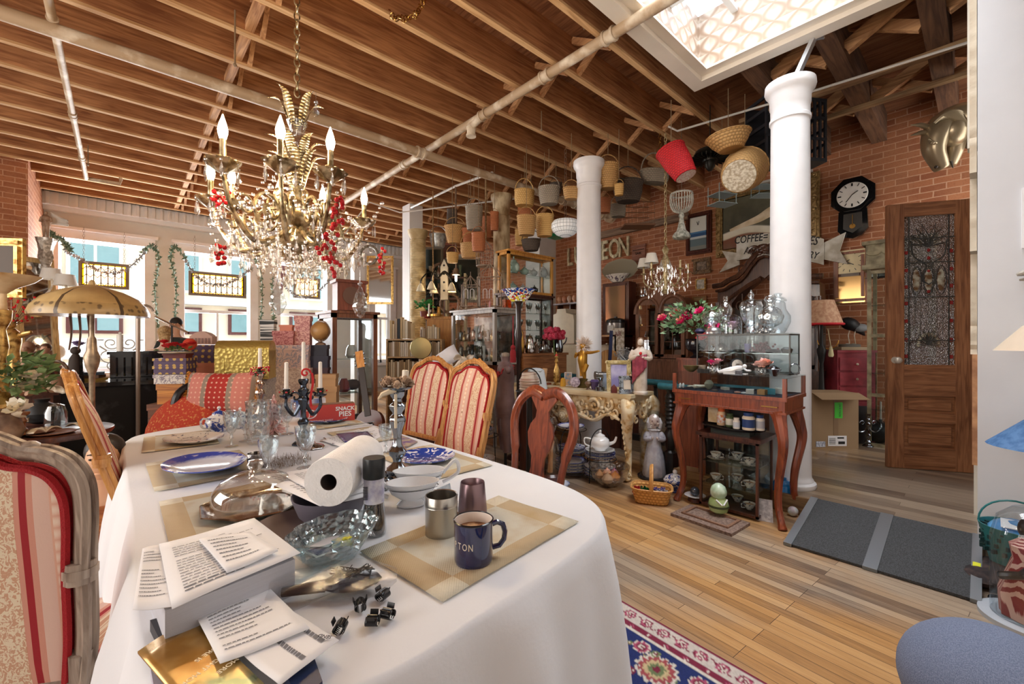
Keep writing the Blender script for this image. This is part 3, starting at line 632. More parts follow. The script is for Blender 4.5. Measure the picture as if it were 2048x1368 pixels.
def candelabra(loc,h,ra_,m,label,arms=(0,PI),cand=.13,dark=True,green=True,center=True,name='candelabra'):
 t=thing(name,label,'candelabra',loc);baluster(h,.05,20).build('stem',m,t);zc=h
 for a in arms:
  A_=MB();A_.T=Rz(a);zl=h*.70
  A_.tube(bez([(.01,0,h*.62),(.03,0,h*.5),(ra_*.6,0,h*.45),(ra_,0,h*.58),(ra_,0,zl)],6),[.009]*20+[.007]*5,7)
  A_.tube(spiral((ra_*.45,0,h*.72),.03,1.1,16),.005,5)
  A_.lathe([(.008,zl),(.03,zl+.012),(.032,zl+.02),(.015,zl+.022),(.017,zl+.05),(.012,zl+.05)],(ra_,0,0),14);A_.build('arm',m,t)
  cp=Vector((ra_*math.cos(a),ra_*math.sin(a),zl+.04));MB().lathe([(.0105,0),(.009,cand),(.004,cand+.004)],cp,10).build('candle',TAPER,t)
  if green:
   g=MB();gb=MB()
   for i in range(16):
    q=i*.8;g.add([(0,0,0),(.02,.006,.006),(.035,0,.012),(.02,-.006,.006)],[(0,1,2,3)],Tr(*(cp-Vector((0,0,.015))))@Rz(q)@Ry(-.3*math.sin(i*5)))
    if i%2:gb.ball(cp+Vector((.03*math.cos(q+.4),.03*math.sin(q+.4),-.005)),.0045,6,4)
   g.build('leaves',LEAF,t);gb.build('berries',BERRY,t)
 if center:MB().lathe([(.0105,h),(.009,h+cand*1.3),(.004,h+cand*1.3+.004)],n=10).build('candle',TAPER,t)
 return t
cb_=candelabra(tp(607,888),.33,.078,newmat('dark_pewter',.2,1,srgb('#4d545e')),'dark pewter three candle branch candelabra with red berries and ribbon',(2.3+.4,2.3+PI+.4),.14)
rbn=MB();rbn.grid(lambda u,v:(.03+.012*(v-.5)+.006*math.sin(u*6),-.03,.36-.17*u),10,1);rbn.tube(spiral((.0,-.03,.36),.025,1.2,16),.005,5);rbn.build('ribbon',P('#c81a1e',.4),cb_)
s2=thing('silver_candlestick','single rosy silver candlestick with berry ring and white taper','candlestick',tp(520,868));ROSYS=newmat('rosy_silver',.15,1,srgb('#c9b0a0'))
baluster(.34,.045,20).build('stem',ROSYS,s2);MB().lathe([(.011,.33),(.009,.48)],n=10).build('candle',TAPER,s2);MB().lathe([(.0118,.345),(.0115,.375)],n=10,cap=False).build('candle_sleeve',P('#2a2a2c',.5),s2)
g=MB();gb=MB()
for i in range(40):
 q=i*.61;g.add([(0,0,0),(.02,.007,.006),(.038,0,.012*math.sin(i*3)),(.02,-.007,.006)],[(0,1,2,3)],Tr(0,0,.345)@Rz(q)@Ry(-.5*math.sin(i*5)))
 gb.ball((.045*math.cos(q),.045*math.sin(q),.355+.02*math.sin(i*7)),.005,6,4)
g.build('leaves',LEAF,s2);gb.build('berries',BERRY,s2)
tr=thing('bottle_brush_tree','small pink bottle brush christmas tree on the table','christmas tree',tp(548,872));b=MB()
for i in range(520):
 z=random.random()**1.3;a=random.uniform(0,2*PI);r_=.055*(1-z)+.006;p=Vector((0,0,.03+z*.2));b.tube([p,p+Vector((r_*math.cos(a),r_*math.sin(a),-.012))],[.002,.0012],3)
b.build('bristles',P('#e6aaa6',.7,c2='#f6ded8',sc=60),tr);MB().lathe([(.02,0),(.022,.02),(.004,.025),(.003,.2)],n=10).build('trunk',P('#8a6a5a',.7),tr)
def teapot(loc,s,m,label,rz=0,sc=1,body=1.0):
 t=thing('teapot',label,'teapot',loc,rz);r=.07*s
 MB().lathe([(r*.6,0),(r*.65,.01*s),(r*.95,.03*s),(r*1.05,.055*s*body),(r*.9,.085*s*body),(r*.55,.10*s*body),(r*.5,.10*s*body)],n=26).build('body',m,t)
 MB().lathe([(r*.55,.1*s*body),(r*.5,.112*s*body),(r*.15,.125*s*body),(r*.08,.13*s*body),(r*.16,.14*s*body),(r*.1,.15*s*body),(.001,.152*s*body)],n=20).build('lid',m,t)
 MB().tube(bez([(r*.85,0,.045*s),(r*1.5,0,.06*s),(r*1.75,0,.1*s)],6),[.016*s-.0008*s*i for i in range(13)],8).build('spout',m,t)
 MB().tube(bez([(-r*.85,0,.08*s),(-r*1.6,0,.09*s),(-r*1.6,0,.045*s),(-r*.95,0,.03*s)],6),.006*s,7).build('handle',m,t);return t
teapot(tp(438,862),.95,bluew('willow_china',.47,22),'low blue and white teapot at the end of the table',.6)
teapot(tp(480,855),.8,bluew('willow_china_b',.45,30),'blue and white teapot with dark blue lid behind the crystal glass',2.6)
WCH=newmat('white_china',.1,0,srgb('#eef0f2'));WCH.node_tree.nodes['Principled BSDF'].inputs['Coat Weight'].default_value=.5
def boat(loc,s,rz,label):
 t=thing('gravy_boat',label,'gravy boat',loc,rz)
 MB().lathe([(.028*s,0),(.03*s,.006*s),(.02*s,.02*s),(.04*s,.04*s),(.052*s,.075*s),(.049*s,.075*s),(.036*s,.045*s),(.002,.03*s)],n=28,sx=1.5,rf=lambda a,j:1+.28*max(0,math.cos(a))**6*j).build('body',WCH,t)
 MB().lathe([(.0465*s,.0565*s),(.0475*s,.0590*s)],n=28,sx=1.5,cap=False,rf=lambda a,j:1.02+.2*max(0,math.cos(a))**6).build('rim_band',P('#2a3038',.3),t)
 MB().tube(bez([(-.07*s,0,.06*s),(-.11*s,0,.1*s),(-.12*s,0,.06*s),(-.07*s,0,.03*s)],6),.006*s,7).build('handle',WCH,t)
boat(tp(822,1010),1.0,-.5,'small white gravy boat with dark band next to the pepper mill');boat(tp(842,985),1.05,2.6,'larger white gravy boat behind the banded one')
b=MB()
for k in range(3):
 for i in range(14):
  a=i*2*PI/14+k*.2;b.add([(0,0,0),(.02-k*.003,.007,.004),(.04-k*.008,0,.006+k*.003),(.02,-.007,.004)],[(0,1,2,3)],Tr(0,0,k*.004)@Rz(a))
one(b,'leaf_ornament','flat golden leaf ornament lying by the blue plate','ornament',newmat('gilt_leaf',.35,.8,srgb('#d8b06a')),tp(838,962,TZ+.01))
card(tp(870,1050)+Vector((0,0,.03)),.075,.1,'white card standing behind the brushed steel cup',PAPER,T=Rz(.5)@Rx(1.25))
card(tp(893,1025)+Vector((0,0,.035)),.06,.09,'pale blue postcard standing between the two metal cups',P('#b9cddc',.6,c2='#e8eef2',sc=30),T=Rz(.3)@Rx(1.3))
sheet(zq([(640,880),(745,850),(775,868),(700,900)],TZ+.008),'white menu sheet beyond the paper towel roll',lines=9)
sheet(zq([(672,868),(735,862),(752,880),(690,885)],TZ+.012),'dark blue and violet printed picture beyond the roll',m=PHOTO)
sheet(zq([(800,870),(835,882),(815,893),(785,885)],TZ+.01),'folded tan napkin with violet edge by the striped chairs',m=P('#b9a68a',.8,c2='#7a5a8a',sc=20),th=.006)
for k,(a,b2,lb)in enumerate((((690,856),(745,850),'nearest the placemat'),((695,850),(748,845),'farther one'),((648,878),(668,890),'beside the dark glass base'))):
 p,q=tp(*a),tp(*b2);b=MB();b.tube([(0,0,.006),tuple((q-p)*.3+Vector((0,0,.004))),tuple((q-p)*.8+Vector((0,0,.004))),tuple((q-p)+Vector((0,0,.006)))],[.006,.003,.003,.007],6,sq=.4)
 one(b,'table_knife','silver knife lying beyond the paper towel roll, '+lb,'knife',DSILV,p)
one(MB().lathe([(.06,0),(.05,.01),(.015,.02),(.002,.05)],n=6),'glass_finial','dark glass star shaped lid lying beside the wine glass','lid',glassm('smoky_glass','#9aa2aa',.3),tp(625,895))
REDC=P('#c4453e',.5,sc=4)
bx=thing('snack_carton','red snack pies carton at the far end of the table','carton',tp(660,846)+Vector((0,.03,0)),-.52+PI/2*0)
bx.rotation_euler[2]=math.atan2(-RT.y*-1,RT.x)*-1 if False else math.atan2((tp(700,845)-tp(610,852)).y,(tp(700,845)-tp(610,852)).x)
MB().bb(-.16,.16,-.005,.11,0,.11).build('box',REDC,bx);MB().bb(-.16,.16,.02,.10,.111,.113).build('flap',P('#8a6a58',.7),bx)
text('SNACK','lettering',WCH,bx,.035,Tr(.1,-.0065,.083)@Rx(PI/2),.0006,off=.001);text('PIES','lettering',WCH,bx,.045,Tr(.1,-.0065,.048)@Rx(PI/2),.0006,off=.001);text('EAT SOMETHING SWEET','lettering',WCH,bx,.016,Tr(-.06,-.0065,.014)@Rx(PI/2),.0006)
MB().lathe([(.036,0),(.036,.001)],n=24,T=Tr(-.11,-.0055,.06)@Rx(PI/2),sx=1.2,sy=.8).build('badge',WCH,bx);MB().lathe([(.029,0),(.029,.001)],n=24,T=Tr(-.11,-.0066,.06)@Rx(PI/2),sx=1.2,sy=.8).build('badge_centre',REDC,bx);text('J','lettering',WCH,bx,.04,Tr(-.11,-.0085,.06)@Rx(PI/2),.0006)
b=MB().bb(-.12,.1,0,.09,0,.035);o=one(b,'box','flat blue and white carton behind the red one','box',P('#3a5a9a',.5,c2='#e6e6ea',sc=12),tp(642,838)+Vector((-.02,.16,.09)),bx.rotation_euler[2]);
o.location.z=TZ;o.scale.z=3.4
def slab(ps,z0,z1,name,label,cat,m,grp=None):
 q=zq(ps,z1);c=sum(q,Vector())/4;b=MB();b.prism([(p.x-c.x,p.y-c.y)for p in q],z0-c.z,0);return one(b,name,label,cat,m,c,0,grp,smooth=0)
PGE=P('#c9cad2',.8,sc=60,st=(.2,.2,8))
slab([(288,1112),(520,1062),(590,1118),(330,1222)],TZ,.835,'paper_stack','thick stack of printed pages at the near end of the table','papers',PGE)
slab([(300,1240),(520,1178),(575,1215),(330,1300)],TZ,.782,'dark_binder','black edged binder below the paper stack','binder',P('#2a2c34',.5))
sheet(zq([(285,1097),(330,1086),(352,1214),(265,1219)],.842),'white page sticking out on the chair side of the stack',lines=14)
sheet(zq([(318,1088),(508,1037),(601,1104),(344,1218)][::-1],.846),'printed page with bold lines on top of the stack',lines=18,title=1)
sheet(zq([(398,1078),(500,1062),(556,1100),(455,1142)],.855),'folded leaflet lying on the printed pages',lines=7,th=.004)
slab([(560,1330),(625,1305),(645,1362),(600,1400)],TZ,TZ+.02,'tablet_case','navy blue case at the near table edge under the envelope','case',P('#223258',.4))
slab([(300,1330),(370,1290),(430,1420),(330,1500)],TZ,.775,'notebook','pale violet notebook under the gold brochure','notebook',P('#c9c6d8',.6))
GOLDP=newmat('gold_foil_print',.25,.55);n=NT(GOLDP);n.col(n.ramp(n.add('TexNoise',{'Vector':n.coord(),'Scale':5.0,'Detail':4.0}).outputs['Fac'],[(.4,srgb('#b07c2e')),(.55,srgb('#e3c07a')),(.62,srgb('#7d8a6a'))]))
q=zq([(275,1303),(388,1232),(560,1400),(440,1500)],.787);g_=sheet(q,'glossy gold travel brochure at the near table edge',m=GOLDP,th=.004,name='brochure',cat='brochure')
cq=sum(q,Vector())/4;dx=(q[1]-q[0]).normalized()
for i,(s_,sz)in enumerate((('MORE',.012),('MORE TOUGHT MORE',.012),('MORE IS',.012))):text(s_,'lettering',P('#f4e6c8',.5),g_,sz,Tr(*((pz(455-i*18,1338-i*14,.788)-cq)))@Tr(0,0,.005)@Rz(math.atan2(dx.y,dx.x)+PI*.98),.0003)
sheet(zq([(393,1235),(533,1168),(620,1258),(440,1327)],.797),'white invitation card on the gold brochure',lines=11,name='invitation_card',cat='card')
ev=sheet(zq([(545,1200),(678,1278),(560,1372),(483,1306)],.793),'white postcard with stamp box at the near table edge',lines=2,name='postcard',cat='card')
text('SEND','lettering',P('#3a3a40',.6),ev,.01,Tr(*(pz(650,1276,.793)-ev.location))@Tr(0,0,.003)@Rz(2.2),.0003)
bgt=tp(672,1190);PLAS=glassm('plastic_film','#f8f8f8',.06,.25,bump=.2,bsc=14,edge=.3);PLAS2=PLAS
br=thing('hair_brush','dark hair brush inside a clear plastic bag','brush',bgt+Vector((0,0,.004)),math.atan2(RT.y,RT.x)+.25)
MB().ball((.03,0,.02),(.06,.03,.016),14,8).tube([(-.02,0,.018),(-.1,0,.016)],[.012,.009],8).build('body',P('#2a2630',.35),br)
b=MB();[b.tube([(random.uniform(-.015,.075),random.uniform(-.02,.02),.03),(random.uniform(-.015,.075),random.uniform(-.02,.02),.045)],.0012,3)for i in range(60)];b.build('bristles',P('#18161c',.5),br)
b=MB();rnd=random.Random(4)
def bagf(u,v):a=2*PI*u;x=-.12+.24*v;r_=(.045+.01*math.sin(v*9+u*12)+.007*math.sin(u*31+v*17))*(.35+.65*math.sin(PI*min(1,v*.9+.12))**.5);return(x,r_*1.3*math.cos(a),.026+r_*.52*math.sin(a)*(1 if math.sin(a)>0 else .9))
b.grid(bagf,30,22,closed_u=True);o=one(b,'plastic_bag','crumpled clear plastic bag wrapped round the brush','bag',PLAS,bgt,br.rotation_euler[2],smooth=20)
BLK=newmat('black_plastic',.25,0,srgb('#1b1c20'))
def claw(px,py,rz,label):
 t=thing('hair_claw',label,'hair clip',tp(px,py,TZ+.005),rz,'black hair claws at the near table edge');t.scale=(.75,.75,.75)
 for s_ in(-1,1):
  b=MB();b.grid(lambda u,v:((u-.5)*.03,s_*(.003+.011*math.sin(PI*v*.8)),.022-.02*v),6,5)
  for i in range(6):b.tube([((i-2.5)*.0055,s_*.009,.004),((i-2.5)*.0055,s_*.002,-.001)],[.0016,.0008],4)
  b.box((0,s_*.006,.027),(.02,.002,.012),Rx(-s_*.35));b.build('jaw',BLK,t,sol=.0015)
 MB().tube([(-.012,0,.022),(.012,0,.022)],.0035,8).build('spring',BLK,t)
for a in((765,1197,.4,'small black hair claw next to the crumpled bag'),(720,1218,1.2,'black hair claw touching the corner of the bag'),(745,1250,2.4,'black hair claw on the placemat corner, near one'),(775,1236,2.1,'black hair claw on the placemat corner, far one'),(680,1262,.9,'black hair claw alone on the cloth by the postcard')):claw(*a)
# ================================================================ BUILDERS
MAHOG=wood('#5e2716','#9c4c2c',.3,3,2,coat=.5);MAHD=wood('#341a14','#5f3424',.35,3,2,coat=.4);OAK=wood('#a3662c','#d8a055',.4,3,2);GILT=newmat('gilt',.32,.75,srgb('#c79a52'))
n=NT(GILT);n.col(n.ramp(n.add('TexNoise',{'Vector':n.coord(),'Scale':30.0,'Detail':4.0}).outputs['Fac'],[(.35,srgb('#7a5426')),(.55,srgb('#d8b26a'))]))
BRASS=newmat('brass',.25,1,srgb('#b98d4a'));IRON=P('#1f1d1c',.5,.4);FRW=wood('#a5672f','#dba765',.4,3,2,coat=.3);BONE=P('#e6dccb',.5,c2='#b8a387',sc=14)
def stripemat():
 m=newmat('striped_brocade',.75);n=NT(m);t=n.add('TexCoord').outputs['Object'];sp=n.add('SeparateXYZ',{0:t});y=sp.outputs[1];z=sp.outputs[2]
 u=n.math('FRACT',n.math('ADD',n.math('MULTIPLY',y,4.6),.5))
 sal='#d99a86';cr_='#ecdcc0';red='#a31f2a';pk='#e6c4b4'
 st_=[(0,srgb(cr_)),(.17,srgb(sal)),(.21,srgb(red)),(.27,srgb(sal)),(.33,srgb(pk)),(.44,srgb('#e9b9a0')),(.56,srgb(pk)),(.69,srgb(sal)),(.74,srgb(red)),(.80,srgb(sal)),(.84,srgb(cr_))]
 c=n.ramp(u,st_,True)
 nz=n.add('TexNoise',{'Vector':n.coord((1,60,45)),'Scale':1.6,'Detail':3.0,'Distortion':2.0}).outputs['Fac']
 inb=n.math('MAXIMUM',n.math('LESS_THAN',u,.17),n.math('GREATER_THAN',u,.84))
 c=n.mix(n.math('MULTIPLY',inb,n.ramp(nz,[(.48,(0,0,0,1)),(.53,(.75,.75,.75,1))])),c,srgb('#c98a68'))
 lz=n.math('ABSOLUTE',n.math('SINE',n.math('MULTIPLY',z,110.0)));inl=n.math('COMPARE',u,.5,.045)
 c=n.mix(n.math('MULTIPLY',n.math('MULTIPLY',inl,lz),.7),c,srgb('#fff4e2'));n.col(c)
 n.bump(n.add('TexNoise',{'Vector':t,'Scale':220.0}).outputs['Fac'],.25,.001);return m
BROC=stripemat();REDV=P('#a8161f',.85,sc=90,bump=.6,bsc=300)
def armchair(loc,rz,label,rake=.2,FRW=FRW,grp='striped dining chairs'):
 t=thing('striped_chair',label,'chair',loc,rz,grp)
 half=[(0,1.14),(.06,1.137),(.11,1.118),(.15,1.095),(.195,1.085),(.232,1.06),(.254,1.01),(.256,.94),(.25,.86),(.246,.8),(.24,.65),(.226,.52)]
 def X(z):return-.25-(z-.45)*rake
 rt=half;lf=[(-y,z)for y,z in half[1:]][::-1];loop=bez([(X(z),y,z)for y,z in lf+rt],5)
 f=MB();f.tube(loop,.015,8,sq=1.2);f.tube([p+Vector((-.012,p.y*.05,(p.z-.8)*.03))for p in loop],.009,6);f.tube([p+Vector((.012,p.y*.05,(p.z-.8)*.03))for p in loop],.009,6)
 f.tube([(X(.52),-.222,.52),(X(.52),.222,.52)],.022,8)
 for s_ in(-1,1):
  f.tube([(X(.6),s_*.23,.6),(X(.45)+.01,s_*.215,.45),(-.24,s_*.21,.3)],[.024,.024,.02],8);f.tube([(X(.8)-.0,s_*.243,.775),(X(.8),s_*.243,.825)],.028,10);f.tube([(X(.8),s_*.243,.79),(X(.8),s_*.243,.81)],.031,10)
  f.ball((X(1.085),s_*.168,1.1),(.02,.02,.018),8,6)
 f.tube(spiral((X(1.13)-.02,.03,1.145),.022,1,14,'yz'),.006,5);f.tube(spiral((X(1.13)-.02,-.03,1.145),.022,1,14,'yz',-1,PI),.006,5);f.ball((X(1.14)-.01,0,1.15),(.015,.02,.014),8,6);f.build('back_frame',FRW,t)
 k=.9
 def pan(sx,nm,mt,bul):
  b=MB();L=[(p.y*k,.52+(p.z-.52)*.945)for p in loop];m_=len(L);c0=(0,.8)
  vs=[];fs=[]
  for r_ in(1,.93,.6,0.02):
   for y,z in L:yy,zz=y*r_,c0[1]+(z-c0[1])*r_;vs.append((X(zz)+sx*(.008+bul*(1-r_**4)),yy,zz))
  for j in range(3):
   for i in range(m_-1):q=(j*m_+i,j*m_+i+1,(j+1)*m_+i+1,(j+1)*m_+i);fs.append(q if sx>0 else q[::-1])
   q=(j*m_+m_-1,j*m_,(j+1)*m_,(j+1)*m_+m_-1);fs.append(q if sx>0 else q[::-1])
  b.add(vs,fs);return b.build(nm,mt,t,smooth=80)
 pan(1,'back_cushion',BROC,.03);pan(-1,'back_panel',BROC,.012)
 for sx in(1,-1):
  lo=[Vector((X(.52+(p.z-.52)*.945)+sx*.012,p.y*k,.52+(p.z-.52)*.945))for p in loop];MB().tube(lo,.0085,6,closed=True).build('piping',REDV,t)
 s=MB();s.grid(lambda u,v:(-.23+.46*u,(v-.5)*(.46+.04*u),.455+.035*math.sin(PI*u)**.5*math.sin(PI*v)**.5),12,12);s.bb(-.23,.23,-.235,.235,.41,.46);s.build('seat',BROC,t)
 fr=MB();fr.tube([(-.24,-.235,.41),(.24,-.25,.41),(.25,.25,.41),(-.24,.235,.41)],.024,6,closed=True);fr.build('seat_frame',FRW,t)
 for sx,sy in((1,1),(1,-1),(-1,1),(-1,-1)):
  MB().tube(bez([(sx*.23,sy*.22,.41),(sx*.25,sy*.235,.28),(sx*.22,sy*.215,.1),(sx*.235,sy*.23,.0)],4),[.03-.0011*i for i in range(13)],8).build('leg',FRW,t)
 return t
def basket(loc,r,h,m,label,top=1.15,sx=1,sy=1,handle=1,T=None,name='basket',grp='baskets hanging from the joists',hh=None,hang=0,rz=0,n=22,closed=False,lid=False):
 t=thing(name,label,'basket',loc,rz,grp)
 if T is not None:t.matrix_world=Tr(*loc)@T
 p=[(.02*r,0),(r*.86,0),(r*.92,h*.04),(r*(.5+top*.5)*1.03,h*.5),(r*top,h*.96),(r*top*1.04,h*.98),(r*top*1.04,h*1.03),(r*top*.97,h*1.03),(r*.97,h*.5),(r*.84,h*.06),(.02*r,h*.06)]
 b=MB();b.lathe(p,n=n,sx=sx,sy=sy,rf=lambda a,j:1+.012*math.cos(a*n/2));b.build('body',m,t)
 MB().tube([(r*top*1.02*sx*math.cos(a),r*top*1.02*sy*math.sin(a),h)for a in[2*PI*i/20 for i in range(20)]],r*.055,6,closed=True).build('rim',m,t)
 if lid:MB().lathe([(r*top,h),(r*top*.9,h*1.08),(r*.1,h*1.14),(.001,h*1.15)],n=n,sx=sx,sy=sy).build('lid',m,t)
 if handle:
  hh=hh or r*1.4;pts=[(r*top*sx*math.cos(PI*i/12),0,h*.9+hh*math.sin(PI*i/12))for i in range(13)];MB().tube(pts,r*.05,6).build('handle',m,t)
 return t
def cord(t,p,m=None):
 MB().tube([p,Vector((p[0],p[1],p[2]))+t.matrix_world.inverted().to_3x3()@Vector((0,0,max(.02,3.705-(t.matrix_world@Vector(p)).z)))],.0035,4).build('cord',m or P('#8a7458',.8),t)
def frame(pts_c,w_,h_,T,label,fm,pm,fw=.05,dp=.05,name='framed_picture',cat='picture',orn=False,inner=None,grp=None):
 t=thing(name,label,cat,pts_c);t.matrix_world=Tr(*pts_c)@T
 if grp:t['group']=grp
 f=MB()
 for a,b_,c_,d_ in((-w_/2,w_/2,h_/2-fw,h_/2),(-w_/2,w_/2,-h_/2,-h_/2+fw),(-w_/2,-w_/2+fw,-h_/2+fw,h_/2-fw),(w_/2-fw,w_/2,-h_/2+fw,h_/2-fw)):
  f.bb(a,b_,0,dp*.6,c_,d_)
  f.bb(a+fw*.25 if b_-a>fw*1.5 else a+fw*.3,b_-fw*.25 if b_-a>fw*1.5 else b_-fw*.3,-dp*.4,0,c_+fw*.3,d_-fw*.3)if b_-a>fw*1.5 else f.bb(a+fw*.3,b_-fw*.3,-dp*.4,0,c_,d_)
 if orn:
  n_=int((w_+h_)/fw*1.5)
  for i in range(n_):
   u=i/n_*2*(w_+h_)
   if u<w_:x,z=u-w_/2,h_/2-fw/2
   elif u<w_+h_:x,z=w_/2-fw/2,h_/2-(u-w_)
   elif u<2*w_+h_:x,z=w_/2-(u-w_-h_),-h_/2+fw/2
   else:x,z=-w_/2+fw/2,-h_/2+(u-2*w_-h_)
   f.tube(spiral((x,-dp*.45,z),fw*.42,1,9,a0=i),fw*.1,4);f.ball((x,-dp*.4,z),fw*.2,6,4)
 f.build('frame',fm,t);MB().bb(-w_/2+fw*.9,w_/2-fw*.9,0,dp*.3,-h_/2+fw*.9,h_/2-fw*.9).build('picture',pm,t);return t
WALLR=Rz(-PI/2)
def book_row(p0,p1,n_,hts,cols,label,up=0,grp=None,dep=.12):
 """books standing between p0 and p1, spines toward the room"""
 d=Vector(p1)-Vector(p0);L=d.length;rz=math.atan2(d.y,d.x);rnd=random.Random(n_*7+int(L*100));x=0;w_=L/n_
 for i in range(n_):
  ww_=w_*rnd.uniform(.75,.97);hh=rnd.uniform(*hts);c=rnd.choice(cols);p=Vector(p0)+d.normalized()*(i*w_+w_/2)
  b=MB();b.bb(-ww_/2,ww_/2,0,dep*rnd.uniform(.85,1),0,hh);o=one(b,'book',label,'book',c,p,rz,grp,smooth=0)
  o.rotation_euler[1]=rnd.choice((0,0,0,.06,-.05))*0
def lampshade(p_,r0,r1,h,m,par,n=24,z=0):return MB().lathe([(r0,z),(r1,z+h),(r1*.97,z+h),(r0*.98,z)],n=n,cap=False).build('lamp_shade',m,par)
def prismdrop(b,p,L=.05,r=.008):
 b.ball((p[0],p[1],p[2]-.006),.006,6,4);b.lathe([(.001,0),(r,-L*.65),(.002,-L)][::-1],(p[0],p[1],p[2]-.014),5)
CRYS=glassm('chandelier_crystal','#fbf6ee',.28,.05)
def bulb(t,p,col='#ffd9a0',st=60,pw=3.0,h=.075):
 q=Vector(p);MB().lathe([(.011,0),(.017,h*.25),(.018,h*.38),(.013,h*.62),(.006,h*.85),(.0015,h)],q,12).build('bulb',emit('bulb_glow_%d'%int(st),col,st),t)
 if pw:
  l=bpy.data.lights.new('bulb_light','POINT');l.energy=pw;l.color=(1,.72,.42);l.shadow_soft_size=.03;o=bpy.data.objects.new('bulb_light',l);COL.objects.link(o);o.location=q+Vector((0,0,h*.5));o.parent=t
def chainmb(z0,z1,s_=.028,r=.0035):
 b=MB();n_=int((z1-z0)/(s_*1.25))
 for i in range(n_):
  z=z0+(i+.5)*(z1-z0)/n_;q=[(s_*.42*math.cos(a),0,z+s_*.78*math.sin(a))for a in[2*PI*k/10 for k in range(10)]]
  b.tube([tuple(Rz((i%2)*PI/2)@Vector(p))for p in q],r,5,closed=True)
 return b
def glasscase(name,label,x0,x1,y0,y1,z0,z1,fm,shelves=(),fr=.03,legs=0,cat='display cabinet',back=None,roof=True,gl=None,base=0,lh=0):
 """a glazed case aligned with the room, local origin at its floor centre"""
 c=((x0+x1)/2,(y0+y1)/2,z0-lh);t=thing(name,label,cat,c);X,Y,Z=(x1-x0)/2,(y1-y0)/2,z1-z0;o_=lh
 f=MB()
 for sx in(-1,1):
  for sy in(-1,1):f.bb(sx*X-(fr if sx>0 else 0),sx*X+(0 if sx>0 else fr),sy*Y-(fr if sy>0 else 0),sy*Y+(0 if sy>0 else fr),o_,o_+Z)
 for zz in(o_,o_+Z-fr):
  f.bb(-X,X,-Y,-Y+fr,zz,zz+fr);f.bb(-X,X,Y-fr,Y,zz,zz+fr);f.bb(-X,-X+fr,-Y+fr,Y-fr,zz,zz+fr);f.bb(X-fr,X,-Y+fr,Y-fr,zz,zz+fr)
 f.bb(-X+fr,X-fr,-Y+fr,Y-fr,o_,o_+fr*.6+base);f.build('case_frame',fm,t)
 if roof:MB().bb(-X-.02,X+.02,-Y-.02,Y+.02,o_+Z,o_+Z+.025).build('top',fm,t)
 g=gl or glassm('case_glass','#eef2f2',.03,edge=.3)
 e=.004
 MB().bb(-X+fr,X-fr,-Y+fr/2,-Y+fr/2+e,o_+fr+base,o_+Z-fr).build('front_pane',g,t);MB().bb(-X+fr/2,-X+fr/2+e,-Y+fr,Y-fr,o_+fr+base,o_+Z-fr).build('side_pane',g,t)
 (MB().bb(X-fr/2-e,X-fr/2,-Y+fr,Y-fr,o_+fr+base,o_+Z-fr)).build('back_panel' if back else 'side_pane',back or g,t)
 if not roof:MB().bb(-X,X,-Y,Y,o_+Z,o_+Z+.008).build('top_pane',g,t)
 for s_ in shelves:MB().bb(-X+fr,X-fr,-Y+fr,Y-fr,o_+s_,o_+s_+.006).build('shelf',glassm('shelf_glass','#dfeae8',.12),t)
 for i in range(legs):
  sx,sy=((1,1),(1,-1),(-1,1),(-1,-1))[i];MB().lathe([(fr*.6,0),(fr*.5,lh*.3),(fr*.9,lh)],(sx*(X-fr),sy*(Y-fr),0),8).build('leg',fm,t)
 return t
def standing(t,h,m,mh=None,robe=True,arm=True,arms_up=False,name='figure',rf=None,th=1.0):
 """small standing figure statuette: one body surface with robe, head, arms"""
 b=MB();k=h/1.0;w_=k*th
 if robe:
  b.lathe([(.13*w_,0),(.15*w_,.01*k),(.13*w_,.12*k),(.12*w_,.3*k),(.11*w_,.5*k),(.095*w_,.6*k),(.115*w_,.7*k),(.125*w_,.77*k),(.10*w_,.81*k),(.035*w_,.83*k),(.03*w_,.86*k)],n=20,sx=1,sy=.75,rf=rf or(lambda a,j:1+.06*math.sin(a*9)*(1-j)))
 else:
  for s_ in(-1,1):b.tube([(0.01*k*s_*0,s_*.04*k,.48*k),(.015*k,s_*.05*k,.27*k),(-.005*k,s_*.05*k,.04*k),(.05*k,s_*.06*k,.015*k)],[.058*w_,.042*w_,.028*w_,.022*w_],8)
  b.tube([(0,0,.45*k),(.01*k,0,.55*k),(0,0,.68*k),(0,0,.78*k),(0,0,.85*k)],[.085*w_,.08*w_,.09*w_,.085*w_,.035*w_],12,sq=1.25)
 b.ball((0,0,.915*k),(.058*k,.052*k,.072*k),14,10);b.ball((.055*k,0,.905*k),(.012*k,.008*k,.014*k),6,4)
 if arm:
  for s_ in(-1,1):
   if arms_up and s_>0:P_=[(0,s_*.11*k,.76*k),(.05*k,s_*.2*k,.78*k),(.08*k,s_*.3*k,.80*k)]
   else:P_=[(0,s_*.115*k,.76*k),(.02*k,s_*.15*k,.6*k),(.11*k,s_*.05*k,.62*k)]
   b.tube(bez(P_,4),[.04*w_,.038*w_,.036*w_,.034*w_,.032*w_,.03*w_,.028*w_,.026*w_,.022*w_],8);b.ball(P_[-1],(.022*k,.018*k,.022*k),6,5)
 o=b.build(name,m,t,smooth=70)
 if mh:MB().ball((-.012*k,0,.925*k),(.064*k,.062*k,.076*k),14,8).tube([(-.03*k,0,.92*k),(-.05*k,0,.80*k)],[.05*k,.045*k],8).build('hair',mh,t)
 return o
def vase(loc,prof,m,name,label,cat,n=20,rf=None,sx=1,sy=1,rz=0,grp=None):return one(MB().lathe(prof,n=n,rf=rf,sx=sx,sy=sy),name,label,cat,m,loc,rz,grp)
